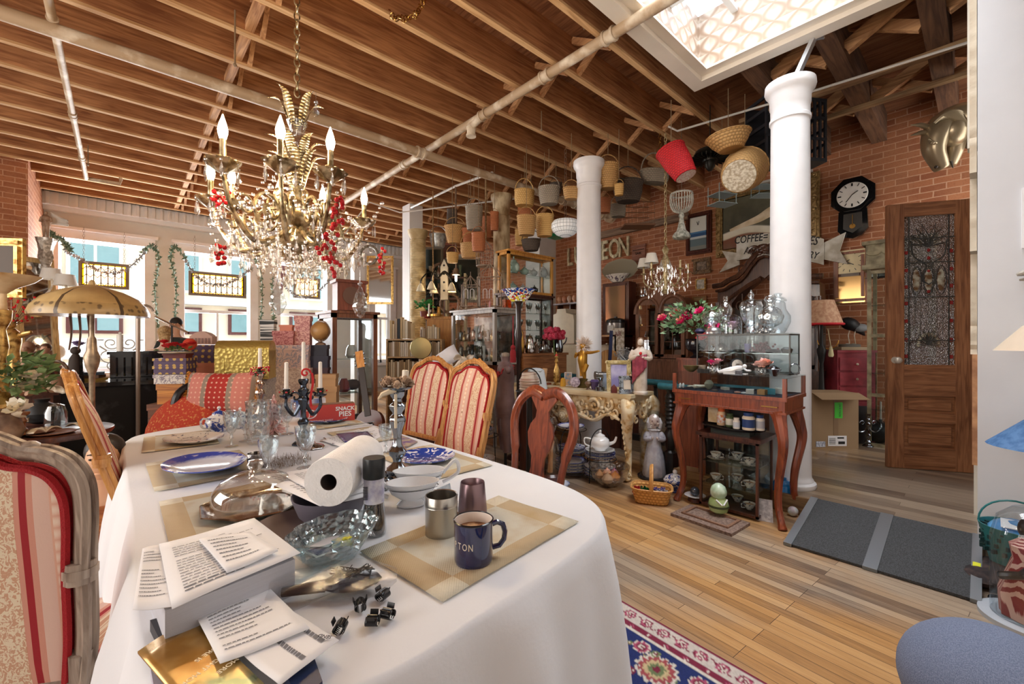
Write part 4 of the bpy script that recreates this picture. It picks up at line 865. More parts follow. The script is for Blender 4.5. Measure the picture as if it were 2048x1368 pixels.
def rose(b,c,r,T=None):
 for k,(rr,nn,tilt)in enumerate(((1,6,.35),(.75,5,.8),(.45,4,1.2))):
  for i in range(nn):
   a=2*PI*i/nn+k*.5;M_=Tr(*c)@(T or Matrix())@Rz(a)@Ry(-tilt)
   b.add([(0,-.12*r,0),(.55*r*rr,-.42*r,.08*r),(.95*r*rr,-.2*r,.2*r),(1.0*r*rr,.2*r,.2*r),(.55*r*rr,.42*r,.08*r),(0,.12*r,0),(.5*r*rr,0,-.02*r)],[(0,1,6),(1,2,6),(2,3,6),(3,4,6),(4,5,6),(5,0,6)],M_)
 b.ball(c,r*.2,6,4)
def leafspray(b,c,n_,R_,l,rnd,flat=1):
 for i in range(n_):
  th=rnd.uniform(0,2*PI);ph=rnd.uniform(-.4,1.2);d=Vector((math.cos(th)*math.cos(ph),math.sin(th)*math.cos(ph),math.sin(ph)*flat));p=Vector(c)+d*R_*rnd.uniform(.3,1)
  b.add([(0,0,0),(l*.5,l*.28,l*.08),(l,0,0),(l*.5,-l*.28,l*.08),(l*.5,0,-.02*l)],[(0,1,4),(1,2,4),(2,3,4),(3,0,4)],Tr(*p)@Euler((rnd.uniform(-1,1),rnd.uniform(-1,.5),th)).to_matrix().to_4x4())
# ================================================================ CHAIRS ROUND THE TABLE, RUG, RAMP
armchair((-.135,1.74,0),R(60),'striped brocade chair nearest the camera, weathered grey frame, at the paper stack',.1,wood('#6b574a','#b5a596',.4,3,2)).scale=(1,1,.955)
armchair((.29,2.66,0),.03,'striped brocade chair seen edge-on between the piano and table',.3)
armchair((1.44,2.42,0),PI-.06,'striped brocade chair beside the tall mahogany splat chair')
armchair((1.55,3.06,0),PI+.1,'striped brocade chair farther along, next to the guitar')
q=thing('splat_chair','dark mahogany chair with vase splat at the long side of the table','chair',(1.52,1.72,0),PI)
def bx_(z):return-.22-(z-.45)*.16
for s_ in(-1,1):
 pts=bez([(-.21,s_*.17,0),(-.21,s_*.175,.3),(bx_(.5),s_*.18,.5),(bx_(.65),s_*.20,.65),(bx_(.82),s_*.235,.8),(bx_(.93),s_*.20,.92),(bx_(.99),s_*.10,.99),(bx_(.975),0,.965)],6);MB().tube(pts,[.02]*18+[.026]*len(pts[18:]),8,sq=1.4).build('stile',MAHOG,q)
sp=[(0,.47),(.05,.47),(.06,.5),(.045,.56),(.05,.62),(.085,.68),(.10,.75),(.085,.80),(.05,.84),(.045,.88),(.075,.92),(.10,.95),(.08,.985),(0,.975)]
full=sp[1:]+[(-y,z)for y,z in sp[1:-1]][::-1]
b=MB();b.prism([(y,z)for y,z in full],-.007,.007,Tr(bx_(0),0,0)@Matrix.Shear('XZ',4,(0,0))@Rz(PI/2)@Rx(PI/2))
b.v=[(x-z*.16,y,z)for x,y,z in b.v];b.build('splat',MAHOG,q)
MB().bb(-.23,.2,-.22,.22,.41,.46).build('seat',P('#6a3a30',.8,sc=20),q)
MB().tube([(-.22,-.2,.42),(.2,-.22,.42),(.2,.22,.42),(-.22,.2,.42)],.022,6,closed=True).build('seat_frame',MAHOG,q)
for s_ in(-1,1):MB().tube(bez([(.19,s_*.2,.42),(.22,s_*.23,.3),(.19,s_*.2,.1),(.21,s_*.22,0)],4),[.032]*4+[.025]*4+[.02]*5,8).build('leg',MAHOG,q)
def rugattr():
 x1,x0,y0,y1=1.72,-.9,-.6,4.2;NX,NY=330,600;b=MB()
 W_=np.linspace(0,1,NX);Hh=np.linspace(0,1,NY);rx=x1-W_*(x1-x0);ry=y0+Hh*(y1-y0);gx,gy=np.meshgrid(rx,ry)
 d=np.minimum(x1-gx,np.minimum(gx-x0,np.minimum(gy-y0,y1-gy)))*1.0;s=gy
 col=np.zeros(gx.shape+(3,));S=lambda h:np.array(srgb(h)[:3])
 cr_,mar,nav,grn,pnk,ivy,tl=S('#c9c0b8'),S('#7a1f3c'),S('#1c2c66'),S('#6f7f56'),S('#b0506e'),S('#d6d0c4'),S('#6fa8a4')
 def band(a,b_,c_):col[(d>=a)&(d<b_)]=c_
 col[:]=nav;band(-1,.012,mar);band(.012,.10,cr_);band(.10,.135,mar);band(.135,.145,ivy);band(.145,.40,nav);band(.40,.41,ivy);band(.41,.45,mar);band(.45,.54,cr_);band(.54,.57,grn);band(.57,.60,mar);band(.6,3,tl*.7+ivy*.3)
 def put(mask,c_):col[mask]=c_
 def flower(cu,cd,r,pal,npet=8,k=0):
  du=s-cu;dd=d-cd;rr=np.hypot(du,dd);an=np.arctan2(dd,du)+k;e=r*(.78+.22*np.abs(np.cos(an*npet/2)))
  for f_,c_ in zip((1,.86,.62,.40,.2),pal):put(rr<e*f_,c_)
 rnd=random.Random(2);
 u=-.8
 for i in range(120):
  u=-.7+i*.085;flower(u,.055,.030,(mar,pnk,ivy,mar,ivy),6,i);col[(np.abs(d-.055-.02*np.sin(s*37))<.003)]=mar if i==0 else col[(np.abs(d-.055-.02*np.sin(s*37))<.003)]
  flower(u+.03,.118,.010,(ivy,pnk,ivy,mar,mar),4);flower(u,.43,.013,(ivy,pnk,ivy,mar,ivy),4);flower(u,.495,.034,(mar,ivy,pnk,mar,ivy),6,i)
 for w_,c_ in((.007,ivy),(.004,grn)):put((np.abs(d-.27-.075*np.sin(s*11))<w_)&(d>.15)&(d<.39),c_);put((np.abs(d-.27+.06*np.sin(s*19+1))<w_*.8)&(d>.15)&(d<.39),S('#8a7a4a'))
 for i in range(22):
  c_=-.6+i*.25;flower(c_,.26+.03*math.sin(i*2.1),.085,(ivy,S('#a34a50'),S('#c9b48a'),grn,mar),14,i);flower(c_+.11,.20,.04,(ivy,pnk,mar,ivy,mar),8,i);flower(c_+.13,.33,.045,(grn,ivy,mar,pnk,ivy),8,i*2)
  flower(c_+.06,.34,.022,(ivy,mar,ivy,mar,ivy),6,i);flower(c_+.05,.19,.02,(S('#8a9a5a'),grn,ivy,mar,mar),3,i);flower(c_+.18,.26,.018,(tl,grn,tl,ivy,ivy),3,i)
 rs_=np.random.RandomState(3)
 for i in range(160):flower(rs_.uniform(-.5,4),rs_.uniform(.64,1.25),rs_.uniform(.03,.07),[(ivy,nav,tl,ivy,mar),(S('#4a2a6a'),pnk,ivy,mar,ivy),(nav,grn,ivy,pnk,mar)][i%3],rs_.randint(4,10),i)
 nz=rs_.rand(*gx.shape)[...,None]*.22+.86;col*=nz
 vs=[(float(x),float(y),.012)for y in ry for x in rx];fs=[(j*NX+i+1,j*NX+i,(j+1)*NX+i,(j+1)*NX+i+1)for j in range(NY-1)for i in range(NX-1)]
 b.v=vs;b.f=fs;b.m=[0]*len(fs)
 m=newmat('persian_rug',.95);n=NT(m);a=n.add('Attribute',attribute_name='weave');n.col(a.outputs['Color']);n.bump(n.add('TexNoise',{'Vector':n.coord(),'Scale':260.0}).outputs['Fac'],.7,.003)
 o=b.build('rug',m,smooth=0);ca=o.data.color_attributes.new('weave','FLOAT_COLOR','POINT');full_=np.ones(gx.shape+(4,),dtype=np.float32);full_[...,:3]=np.clip(col,0,1);ca.data.foreach_set('color',full_.reshape(-1));return o
rg=rugattr();tag(rg,'blue and crimson floral patterned rug under the dining table','rug');rg.rotation_euler=(0,0,-.064);rg.location=(.02,.05,0)
rp_=thing('ramp','folding wheelchair ramp, dark grit with metal edges, up to the raised floor','ramp',(3.1,.43,0))
T_=Tr(0,0,.004)@Ry(-math.atan2(.13,.63));L_=math.hypot(.63,.13)
GRIT=P('#38393b',.95,c2='#4c4e50',sc=160,bump=.8,bsc=300);n=NT(GRIT);ALU=newmat('aluminium',.35,.9,srgb('#b4bcc4'))
for a,b_ in((-.385,-.03),(.035,.385)):MB().bb(0,L_,a,b_,0,.014,T_).build('grit_panel',GRIT,rp_)
for a,b_ in((-.42,-.38),(-.03,.035),(.38,.425)):MB().bb(-.01,L_,a,b_,0,.019,T_).box((0,(a+b_)/2,.011),(.02,b_-a,.02),T_).build('metal_edge',ALU,rp_)
MB().bb(.27,.33,-.415,-.385,.0192,.0197,T_).build('sticker',P('#d8d832',.5),rp_)
TEALR=P('#2f6f7c',.4,c2='#235560',sc=8);BLKW=P('#1d1a18',.35,sc=10)
rl_=thing('balustrade','dark turned balusters under a teal handrail on the platform edge','railing',(4.5,3.9,0))
MB().tube([(0,-2.85,.82),(0,.02,.82)],.035,10).build('handrail',TEALR,rl_);MB().bb(-.05,.05,-2.85,.02,.13,.2).build('bottom_rail',BLKW,rl_)
for i in range(7):MB().lathe([(.035,0),(.035,.1),(.02,.12),(.03,.16),(.035,.25),(.02,.3),(.028,.34),(.028,.5),(.02,.55),(.032,.58)],(0,-2.7+.44*i,.2),10).build('baluster',BLKW,rl_)
r2=thing('balustrade','short teal rail on black turned newels behind the glass display table','railing',(3.84,1.5,0),0)
MB().tube([(-.03,-.28,.86),(-.03,.6,.86)],.032,10).build('handrail',TEALR,r2)
for y in(-.2,.15,.5):
 nb=MB();nb.bb(-.055,.055,y-.055,y+.055,0,.24);nb.lathe([(.05,.24),(.035,.26),(.05,.3),(.055,.42),(.035,.46),(.05,.48)]+[(.052 if i%2 else .04,.5+.02*i)for i in range(14)]+[(.03,.8),(.05,.84)],(0,y,0),12);nb.build('newel',BLKW,r2)
# ================================================================ CHANDELIERS
cc=FW*2.0-RT*1.0;ch=thing('chandelier','large brass and crystal chandelier with lit bulbs and red berries over the table','chandelier',(cc.x,cc.y,0));fax=math.atan2(RT.y,RT.x)
OG=newmat('antique_brass',.3,.9,srgb('#b79a62'));n=NT(OG);n.col(n.ramp(n.add('TexNoise',{'Vector':n.coord(),'Scale':30.0}).outputs['Fac'],[(.4,srgb('#7d6a4c')),(.6,srgb('#dccba4'))]))
chainmb(2.42,3.70).build('chain',OG,ch)
st_=MB();st_.lathe([(.005,1.64),(.03,1.66),(.02,1.69),(.075,1.73),(.085,1.765),(.04,1.78),(.03,1.80),(.055,1.83),(.065,1.87),(.045,1.92),(.02,1.95),(.028,1.98),(.035,2.0)],n=20);st_.build('lower_stem',OG,ch)
MB().lathe([(.02,1.99),(.035,2.02),(.05,2.1),(.045,2.16),(.02,2.22),(.03,2.26),(.045,2.3),(.03,2.32)],n=20,rf=lambda a,j:1+.05*math.cos(a*10)).build('crystal_stem',CUT,ch)
lv=MB()
for ring,(z,r_,h_,n_)in enumerate(((2.28,.03,.13,5),(2.0,.03,.15,8),(2.12,.03,.10,6))):
 for i in range(n_):
  a=2*PI*i/n_+ring*.4;pts=bez([(r_,0,z),(r_+.02,0,z+h_*.5),(r_+.05,0,z+h_*.95),(r_+.10,0,z+h_)],5);lv.T=Rz(a)
  for k in range(len(pts)-1):
   w0,w1=.022*math.sin(PI*min(1,.1+k/15)),.022*math.sin(PI*min(1,.1+(k+1)/15));lv.add([(pts[k].x,-w0,pts[k].z),(pts[k].x,w0,pts[k].z),(pts[k+1].x,w1,pts[k+1].z),(pts[k+1].x,-w1,pts[k+1].z)],[(0,1,2,3)])
lv.T=Matrix();lv.build('gilt_leaves',OG,ch,sol=.002)
dr_=[]
arms=[-175,-105,-72,-45,58,97,165,130]
for ai,ad in enumerate(arms):
 a=fax+R(ad);lit=ai!=7;r_=.38;am=MB();am.T=Rz(a);dz=(-.03 if ai in(0,4)else 0)
 am.tube(bez([(.05,0,1.80),(.12,0,1.74),(.24,0,1.70),(.34,0,1.80),(r_,0,1.93)],7),[.011]*20+[.008]*9,7)
 am.tube(spiral((.16,0,1.85),.085,1.4,30,a0=-1.2),.008,6);am.tube(spiral((.28,0,1.83),.045,1.2,20,a0=1),.006,5);am.tube(spiral((.10,0,1.92),.04,1.2,20,a0=2,flip=-1),.006,5)
 am.lathe([(.01,1.92),(.03,1.935),(.055,1.955),(.062,1.965),(.05,1.968),(.02,1.95)],(r_,0,dz),16,rf=lambda g,j:1+.15*math.cos(g*6));am.lathe([(.012,1.95),(.012,2.05)],(r_,0,dz),10)
 for k in range(10):g=k*.63;am.ball((r_+.05*math.cos(g),.05*math.sin(g),1.965+dz),(.013,.01,.008),6,4)
 am.T=Matrix();am.build('arm',OG,ch)
 c_=Vector((r_*math.cos(a),r_*math.sin(a),2.05+dz));bulb(ch,c_,'#ffe2b8',40 if lit else 2,13 if lit else 0,.095)
 for k in range(6):
  g=k*PI/3+.3;p=c_+Vector((.058*math.cos(g),.058*math.sin(g),-.09));d_=MB();prismdrop(d_,p,.075 if k%2 else .055,.009);dr_.append(d_)
 d_=MB();p0=c_+Vector((0,0,-.1));p1=Vector((.05*math.cos(a),.05*math.sin(a),2.0 if ai%2 else 2.22))
 for k in range(17):t_=k/16;p=p0.lerp(p1,t_)-Vector((0,0,.13*math.sin(PI*t_)));d_.ball(p,.0075,6,4)
 dr_.append(d_)
 a2=fax+R(arms[(ai+1)%8])if ai not in(3,)else a+1.0;p1=Vector((r_*math.cos(a2),r_*math.sin(a2),1.95));d_=MB();p0=c_-Vector((0,0,.1))
 for k in range(19):t_=k/18;p=p0.lerp(p1,t_)-Vector((0,0,.16*math.sin(PI*t_)));d_.ball(p,.008 if k%3 else .012,6,4)
 dr_.append(d_)
rnd=random.Random(11)
for k in range(60):
 g=rnd.uniform(0,2*PI);rr=rnd.choice((.08,.14,.2,.26));d_=MB();z=1.72+rr*.12-rnd.uniform(0,.1)
 for j in range(rnd.randint(1,4)):d_.ball((rr*math.cos(g),rr*math.sin(g),z+.018*j),.008,6,4)
 prismdrop(d_,(rr*math.cos(g),rr*math.sin(g),z),rnd.uniform(.04,.075),.011);dr_.append(d_)
for i,d_ in enumerate(dr_[:98]):d_.build('crystal_drop',CRYS,ch)
rest=MB()
for d_ in dr_[98:]:rest.add(d_.v,d_.f)
for k in range(260):
 g=rnd.uniform(0,2*PI);rr=rnd.uniform(.03,.34);z=1.70+rr*.35-rnd.uniform(0,.16);rest.ball((rr*math.cos(g),rr*math.sin(g),z),.0075,6,4)
 if k%2:prismdrop(rest,(rr*math.cos(g),rr*math.sin(g),z),rnd.uniform(.03,.06),.009)
rest.build('crystal_drops',CRYS,ch)['kind']='stuff'
for(px,py,d)in((632,218,2.0),(720,597,1.9),(640,470,1.7),(556,590,1.85),(425,440,1.9)):
 p=pd(px,py,d)-Vector((cc.x,cc.y,0));big_=py>560;d_=MB();s_=2.2 if big_ else 1;d_.ball(p+Vector((0,0,.03*s_)),.01,8,6);d_.lathe([(.001,.03*s_),(.012*s_,.0),(.016*s_,-.018*s_),(.008*s_,-.035*s_),(.001,-.04*s_)][::-1],p,8)
 d_.tube([p+Vector((0,0,.03*s_)),p+Vector((0,0,.03*s_+(.25 if big_ else .05)))],.0015,3);d_.build('large_crystal',CUT,ch,smooth=10)
def berries(cx,n_,w_,h_,par,rnd):
 for i in range(n_):yield(cx[0]+rnd.uniform(-w_,w_),cx[1]+rnd.uniform(-w_,w_),cx[2]-h_*i/n_+rnd.uniform(-.01,.01))
for(px,py,d,n_,w_,h_)in((440,385,1.86,16,.03,.06),(440,490,1.88,12,.018,.09),(676,398,1.75,22,.03,.14),(650,470,1.78,20,.045,.12),(763,500,2.3,14,.02,.14),(668,500,1.85,12,.02,.12)):
 p=pd(px,py,d)-Vector((cc.x,cc.y,0));b=MB();b2=MB();
 for q in berries(p,n_,w_,h_,ch,rnd):b.ball(q,.010,8,6);b2.tube([q,p],.0012,3)
 bo=b.build('red_berries',BERRY,ch);b2.build('berry_stem',OG,bo)
def small_chand(p,s,label,zt,shades=5):
 t=thing('chandelier',label,'chandelier',(p.x,p.y,0));z0=p.z;CR=P('#e2d2a8',.4,.5,c2='#a8925f',sc=30)
 chainmb(z0+.62*s,zt,.035,.0045).build('chain',CR,t);MB().lathe([(.02*s,0),(.05*s,.05*s),(.02*s,.12*s),(.04*s,.2*s),(.02*s,.3*s),(.05*s,.42*s),(.02*s,.5*s),(.045*s,.56*s),(.01*s,.62*s)],(0,0,z0),12).build('stem',CR,t)
 for i in range(shades):
  a=2*PI*i/shades+.5;m_=MB();m_.T=Rz(a);m_.tube(bez([(.03*s,0,z0+.2*s),(.15*s,0,z0+.08*s),(.27*s,0,z0+.16*s),(.28*s,0,z0+.28*s)],5),.008*s,6);m_.lathe([(.03*s,0),(.04*s,.012*s),(.01*s,.01*s)],(.28*s,0,z0+.27*s),10);m_.lathe([(.012*s,0),(.012*s,.1*s)],(.28*s,0,z0+.28*s),8);m_.T=Matrix();m_.build('arm',CR,t)
  if i<3:MB().lathe([(.085*s,0),(.055*s,.12*s),(.052*s,.12*s),(.082*s,0)],(.28*s*math.cos(a),.28*s*math.sin(a),z0+.36*s),16,cap=False).build('lamp_shade',P('#ece8dc',.7,sc=6),t)
  for k in range(19):
   d_=MB();g=rnd.uniform(0,2*PI);rr=rnd.uniform(.03,.3)*s;prismdrop(d_,(rr*math.cos(g),rr*math.sin(g),z0+rnd.uniform(.04,.4)*s),.07*s,.012*s);d_.build('crystal_drop',CRYS,t)
 return t
small_chand(pd(1331,588,5.0),.92,'smaller crystal chandelier with white shades above the arched cabinet',3.70)
# ================================================================ LEFT SIDE: WINDOWS, PIANO, LAMP, BOXES
def V3(px,d,z):p=pd(px,684,d);return Vector((p.x,p.y,z))
BLACKG=newmat('black_lacquer',.12,0,srgb('#101012'));BLACKG.node_tree.nodes['Principled BSDF'].inputs['Coat Weight'].default_value=.6
def slag():
 m=newmat('slag_glass',.35);n=NT(m);t=n.add('TexCoord').outputs['Object'];sp=n.add('SeparateXYZ',{0:t});an=n.math('ARCTAN2',sp.outputs[1],sp.outputs[0])
 rib=n.math('LESS_THAN',n.math('ABSOLUTE',n.math('SINE',n.math('MULTIPLY',an,3.0))),.10);z=sp.outputs[2]
 c=n.ramp(n.add('TexNoise',{'Vector':t,'Scale':5.0,'Detail':3.0}).outputs['Fac'],[(.35,srgb('#a98a5c')),(.65,srgb('#cdb07a'))])
 fil=n.add('TexVoronoi',{'Vector':t,'Scale':26.0}).outputs['Distance']
 band=n.math('MULTIPLY',n.math('LESS_THAN',z,1.53),n.ramp(fil,[(.25,(1,1,1,1)),(.4,(.2,.2,.2,1))]))
 c=n.mix(n.math('MAXIMUM',rib,n.math('MULTIPLY',band,.85)),c,srgb('#5a4a38'));n.col(c);n.b.inputs['Transmission Weight'].default_value=.0;n.bump(fil,.2,.005);return m
fl=thing('floor_lamp','floor lamp with wide amber glass dome shade and dark filigree rim','floor lamp',V3(184,2.9,0))
MB().lathe([(.16,0),(.16,.02),(.05,.05),(.02,.08),(.016,.5),(.016,1.05),(.02,1.07),(.035,1.12),(.045,1.18),(.03,1.22),(.024,1.3),(.014,1.32),(.012,1.6)],n=16).build('pole',P('#8f7d6a',.4,.5,c2='#b9a48a',sc=20),fl)
MB().lathe([(.30,1.455),(.302,1.475),(.285,1.52),(.24,1.575),(.16,1.62),(.07,1.65),(.02,1.665),(.015,1.69),(.001,1.70)],n=48).build('lamp_shade',slag(),fl)
pn=thing('piano','black piano seen from its plain scuffed back, things piled on top','piano',(.2,5.5,0))
SC=newmat('scuffed_black',.6);n=NT(SC);n.col(n.ramp(n.add('TexNoise',{'Vector':n.coord(),'Scale':5.0,'Detail':8.0}).outputs['Fac'],[(.6,srgb('#16171c')),(.78,srgb('#5a5a62'))]))
MB().bb(-1.25,1.0,-.38,0,0,.90).build('back',SC,pn);MB().bb(-1.28,1.03,-.42,.05,.90,.935).build('lid',BLACKG,pn)
MB().bb(-.28,.75,.12,.5,0,1.16).bb(-.3,.77,.10,.52,1.16,1.19).build('upper_case',BLACKG,pn)
b=MB();[b.tube([(-.23+.055*i,.11,.95),(-.23+.055*i,.11,1.13)],.008,5)for i in range(8)];b.build('grille',BLACKG,pn)
sd=thing('sideboard','low dark sideboard crowded with statuettes beside the brick pier','sideboard',(-.78,4.75,0))
MB().bb(-.5,.42,-.25,.25,0,.9).build('body',MAHD,sd);MB().bb(-.53,.45,-.28,.28,.9,.93).build('top',MAHD,sd)
rt_=thing('round_table','small round dark table with shells and wooden candlesticks behind the striped chair','table',V3(92,2.55,0))
MB().lathe([(.29,.72),(.30,.735),(.30,.75),(.29,.755),(.001,.755)],n=36).build('tabletop',MAHD,rt_);MB().lathe([(.22,0),(.2,.03),(.04,.08),(.03,.4),(.05,.6),(.06,.72)],n=14).build('pedestal',MAHD,rt_)
BRZ=P('#6b5444',.4,.3,c2='#8f7560',sc=15);TERR=P('#8b6750',.7,c2='#a98468',sc=10);CRM=P('#e6dcc8',.6,c2='#c9b895',sc=8);GREEN=P('#4f6b3c',.7,c2='#7d9460',sc=20)
def turned(px,d,z0,h,label,m=MAHD,s=1,name='candlestick',cat='candlestick',grp=None):
 return one(MB().lathe([(a*.05*s,b_*h)for a,b_ in[(1,0),(1.05,.04),(.7,.1),(.35,.16),(.5,.24),(.3,.34),(.25,.5),(.45,.62),(.35,.72),(.25,.8),(.6,.9),(.65,1),(.2,1)]],n=16),name,label,cat,m,V3(px,d,z0),0,grp)
turned(26,2.45,.755,.16,'turned dark wooden candlestick at the left of the round table');turned(44,2.42,.755,.13,'shorter brown wooden candlestick on the round table',wood('#6a3a22','#a06438',ax=2))
for k,(px,z)in enumerate(((60,.755),(104,.755))):one(plate_mb(.10,h=.012),'plate',('round wooden dish beneath the brown candlestick','dark wooden plate under the oyster shell')[k],'plate',wood('#5f3520','#8f5a38',ax=0),V3(px,2.45,z+.001))
def shell(loc,r,label,rz=0,m=None,grp=None):
 b=MB();b.grid(lambda u,v:(r*(v)*math.cos(PI*(u-.5)*1.1)*(1+.1*math.sin(u*40)),r*v*math.sin(PI*(u-.5)*1.1),r*.3*math.sin(PI*v*.9)*(1+.2*math.cos(u*45))),28,8)
 return one(b,'seashell',label,'shell',m or BONE,loc,rz,grp,sol=.003)
shell(V3(92,2.4,.775),.075,'open oyster shell on the dark wooden plate',2.4);shell(V3(100,2.75,1.0),.09,'large ruffled shell standing behind the striped chair',2.2).rotation_euler[0]=.8
shell(V3(160,2.62,.76),.07,'grey shell on the round table right of the chair back',1.0);shell(V3(60,2.7,.78),.08,'pale scallop leaning at the back of the round table',3.0)
vase(V3(84,2.75,.757),[(.03,0),(.07,.02),(.085,.07),(.06,.12),(.03,.14),(.04,.16)],P('#17181a',.5),'black_jug','round black jug on the small round table','jug')
glc=thing('glass_cloche','small glass cloche on the round table beside the black jug','cloche',V3(112,2.72,.757));MB().lathe([(.055,0),(.055,.08),(.04,.12),(.01,.135),(.001,.136)],n=20).build('dome',CLEAR,glc)
fb=thing('flower_arrangement','tall arrangement of cream lilies and greenery at the left edge','flowers',V3(8,2.3,.755));b=MB();rnd=random.Random(5);leafspray(b,(0,0,.3),240,.20,.07,rnd);b.build('foliage',GREEN,fb)
b=MB()
for i in range(9):rose(b,(rnd.uniform(-.13,.16),rnd.uniform(-.15,.1),rnd.uniform(.1,.38)),.06,Rx(rnd.uniform(-.8,.8))@Ry(rnd.uniform(-.8,.8)))
b.build('petals',CRM,fb);MB().lathe([(.06,0),(.08,.05),(.05,.14),(.07,.16)],n=16).build('vase',BRZ,fb)
g1=thing('gilt_figure_lamp','gilt cherub figure holding a branch, at the left edge','statuette',V3(22,2.9,.93),-2.2);standing(g1,.52,GILT,robe=False,arms_up=True)
b=MB();b2=MB();rnd=random.Random(9)
for i in range(70):q=Vector((rnd.uniform(-.1,.12),rnd.uniform(-.1,.1),rnd.uniform(.48,.66)));b.ball(q,.008,6,4);b2.tube([(0,0,.45),q],.0015,3)
b.build('red_berries',BERRY,g1);b2.build('twigs',BRZ,g1)
tz=one(MB().lathe([(.04,0),(.02,.02),(.018,.1),(.05,.13),(.12,.17),(.15,.2),(.145,.2),(.1,.165),(.01,.14)],n=28),'marble_tazza','cream marble tazza bowl at the left edge below the gilt frame','tazza',P('#d9c3a0',.3,c2='#b58d5c',sc=8),pd(4,625,2.3))
turned(4,2.3,.93,.52,'tall gilt pedestal under the marble tazza',GILT,1.2,'pedestal','pedestal')
frame(pd(-12,535,2.6),.30,.36,Rz(-.6),'gilt picture frame cut by the left edge on the brick pier',GILT,P('#4a3a2c',.6),.05,.04)
frame(pd(2,400,6.0),.2,.5,Rz(0),'ornate pale carved frame high on the brick pier at the left edge',BONE,P('#6a5a48',.6),.05,.05,orn=True)
mk=thing('monkey_statue','brown crouching monkey statue with hand at its mouth','statue',V3(62,3.2,.93),-1.9)
b=MB();b.tube(bez([(0,0,.02),(-.02,0,.1),(.01,0,.2),(.02,0,.27)],4),[.07,.075,.078,.076,.07,.066,.062,.056,.052,.046,.044,.04,.035],12);b.ball((.03,0,.31),(.042,.038,.045),12,8);b.ball((.065,0,.3),(.022,.022,.018),8,6)
for s_ in(-1,1):
 b.tube(bez([(.0,s_*.05,.24),(.04,s_*.075,.17),(.075,s_*.02,.27 if s_>0 else .12)],4),.018,7);b.tube(bez([(0,s_*.05,.04),(.08,s_*.07,.12),(.07,s_*.05,.01),(.11,s_*.05,.01)],4),.024,7);b.ball((.01,s_*.042,.32),(.008,.012,.015),6,4)
b.build('body',TERR,mk)
mk2=dup(mk,V3(86,3.3,.93),-1.2,'smaller dark bronze crouching figure beside the pink skirted doll',sc=.62);mk2.children[0].data=mk2.children[0].data.copy();mk2.children[0].data.materials[0]=BRZ
mk3=dup(mk,V3(74,2.95,.93),-2.5,'seated brown figure in front of the crouching monkey statue',sc=.7)
dl=thing('doll','brown haired doll in a pink bucket skirt on the sideboard','doll',V3(91,3.35,.93),-1.8);MB().lathe([(.06,0),(.085,.12),(.09,.16),(.03,.17)],n=16).build('skirt',P('#c07a6a',.8,sc=30),dl);MB().tube([(0,0,.16),(0,0,.24),(0,0,.26)],[.035,.04,.018],10).ball((0,0,.295),(.032,.03,.038)).build('body',P('#b98a6c',.5),dl);MB().ball((-.006,0,.305),(.035,.033,.036)).build('hair',P('#5a3a28',.8),dl)
vase(V3(112,3.0,.93),[(.03,0),(.05,.03),(.055,.07),(.04,.1),(.045,.12)],P('#8d6a50',.6),'clay_pot','small clay pot at the end of the sideboard','pot')
for k,(px,d,s_,m,lb)in enumerate(((40,3.1,.1,GILT,'gilt scroll ornament on the sideboard'),(110,3.35,.12,BRZ,'dark branch shaped ornament on the sideboard'))):
 b=MB();b.tube(spiral((0,0,s_),s_*.8,1.3,20),.012,6);b.tube(spiral((.1,0,s_*.8),s_*.6,1.2,20,flip=-1),.01,6);b.lathe([(.04,0),(.03,.01),(.01,.03)],n=10);one(b,'scroll_ornament',lb,'ornament',m,V3(px,d,.93),-.7)
ck=thing('cherub_statue','winged cherub statue perched high at the pier corner','statue',pd(92,476,5.7)+Vector((0,0,.0)),-1.9);standing(ck,.36,P('#b79a82',.6,c2='#8a6a52',sc=12),robe=False,th=1.2)
b=MB();b.grid(lambda u,v:(-.05-.05*u,.02+.16*u,.2+.17*v*(1-u*.5)+.03*math.sin(v*12)*u),6,10);b.build('wing',P('#d9d2c8',.7),ck,sol=.012)
one(MB().lathe([(.02,0),(.05,.05),(.04,.1),(.07,.2),(.06,.3),(.09,.42),(.10,.46),(.02,.46)],n=14,rf=lambda a,j:1+.2*math.sin(a*5+j*9)),'wall_bracket','ornate silvery carved bracket under the cherub','bracket',P('#cfc6ba',.35,.4,c2='#8f8578',sc=30),pd(92,546,5.7))
sn=thing('wall_sconce','two armed wall sconce with white pleated shades','wall lamp',pd(78,600,5.6));b=MB()
for px,py in((103,556),(131,568)):
 q=pd(px,py,5.5)-sn.location;b.tube(bez([(0,0,0),q*.4+Vector((0,0,-.06)),q+Vector((0,0,-.12)),q],5),.012,6);MB().lathe([(.115,-.02),(.085,.12)],q,16,cap=False).build('lamp_shade',P('#efece4',.7),sn)
b.ball((0,0,-.05),(.03,.03,.1));b.build('arms',BONE,sn)
mi=thing('leaning_mirror','tall gold framed mirror leaning against the pier by the first window','mirror',(-.72,8.2,0));T_=Rz(.55)@Rx(-.10)
f=MB()
for a in((-.2,-.14,.0,2.4),(.14,.2,0,2.4)):f.bb(a[0],a[1],0,.06,a[2],a[3],T_)
f.bb(-.14,.14,0,.06,2.34,2.4,T_).bb(-.14,.14,0,.06,0,.06,T_);f.build('frame',wood('#a9824c','#dcbf88',ax=2),mi);MB().bb(-.14,.14,.02,.03,.06,2.34,T_).build('mirror_glass',newmat('mirror',.03,1,(.8,.8,.8,1)),mi)
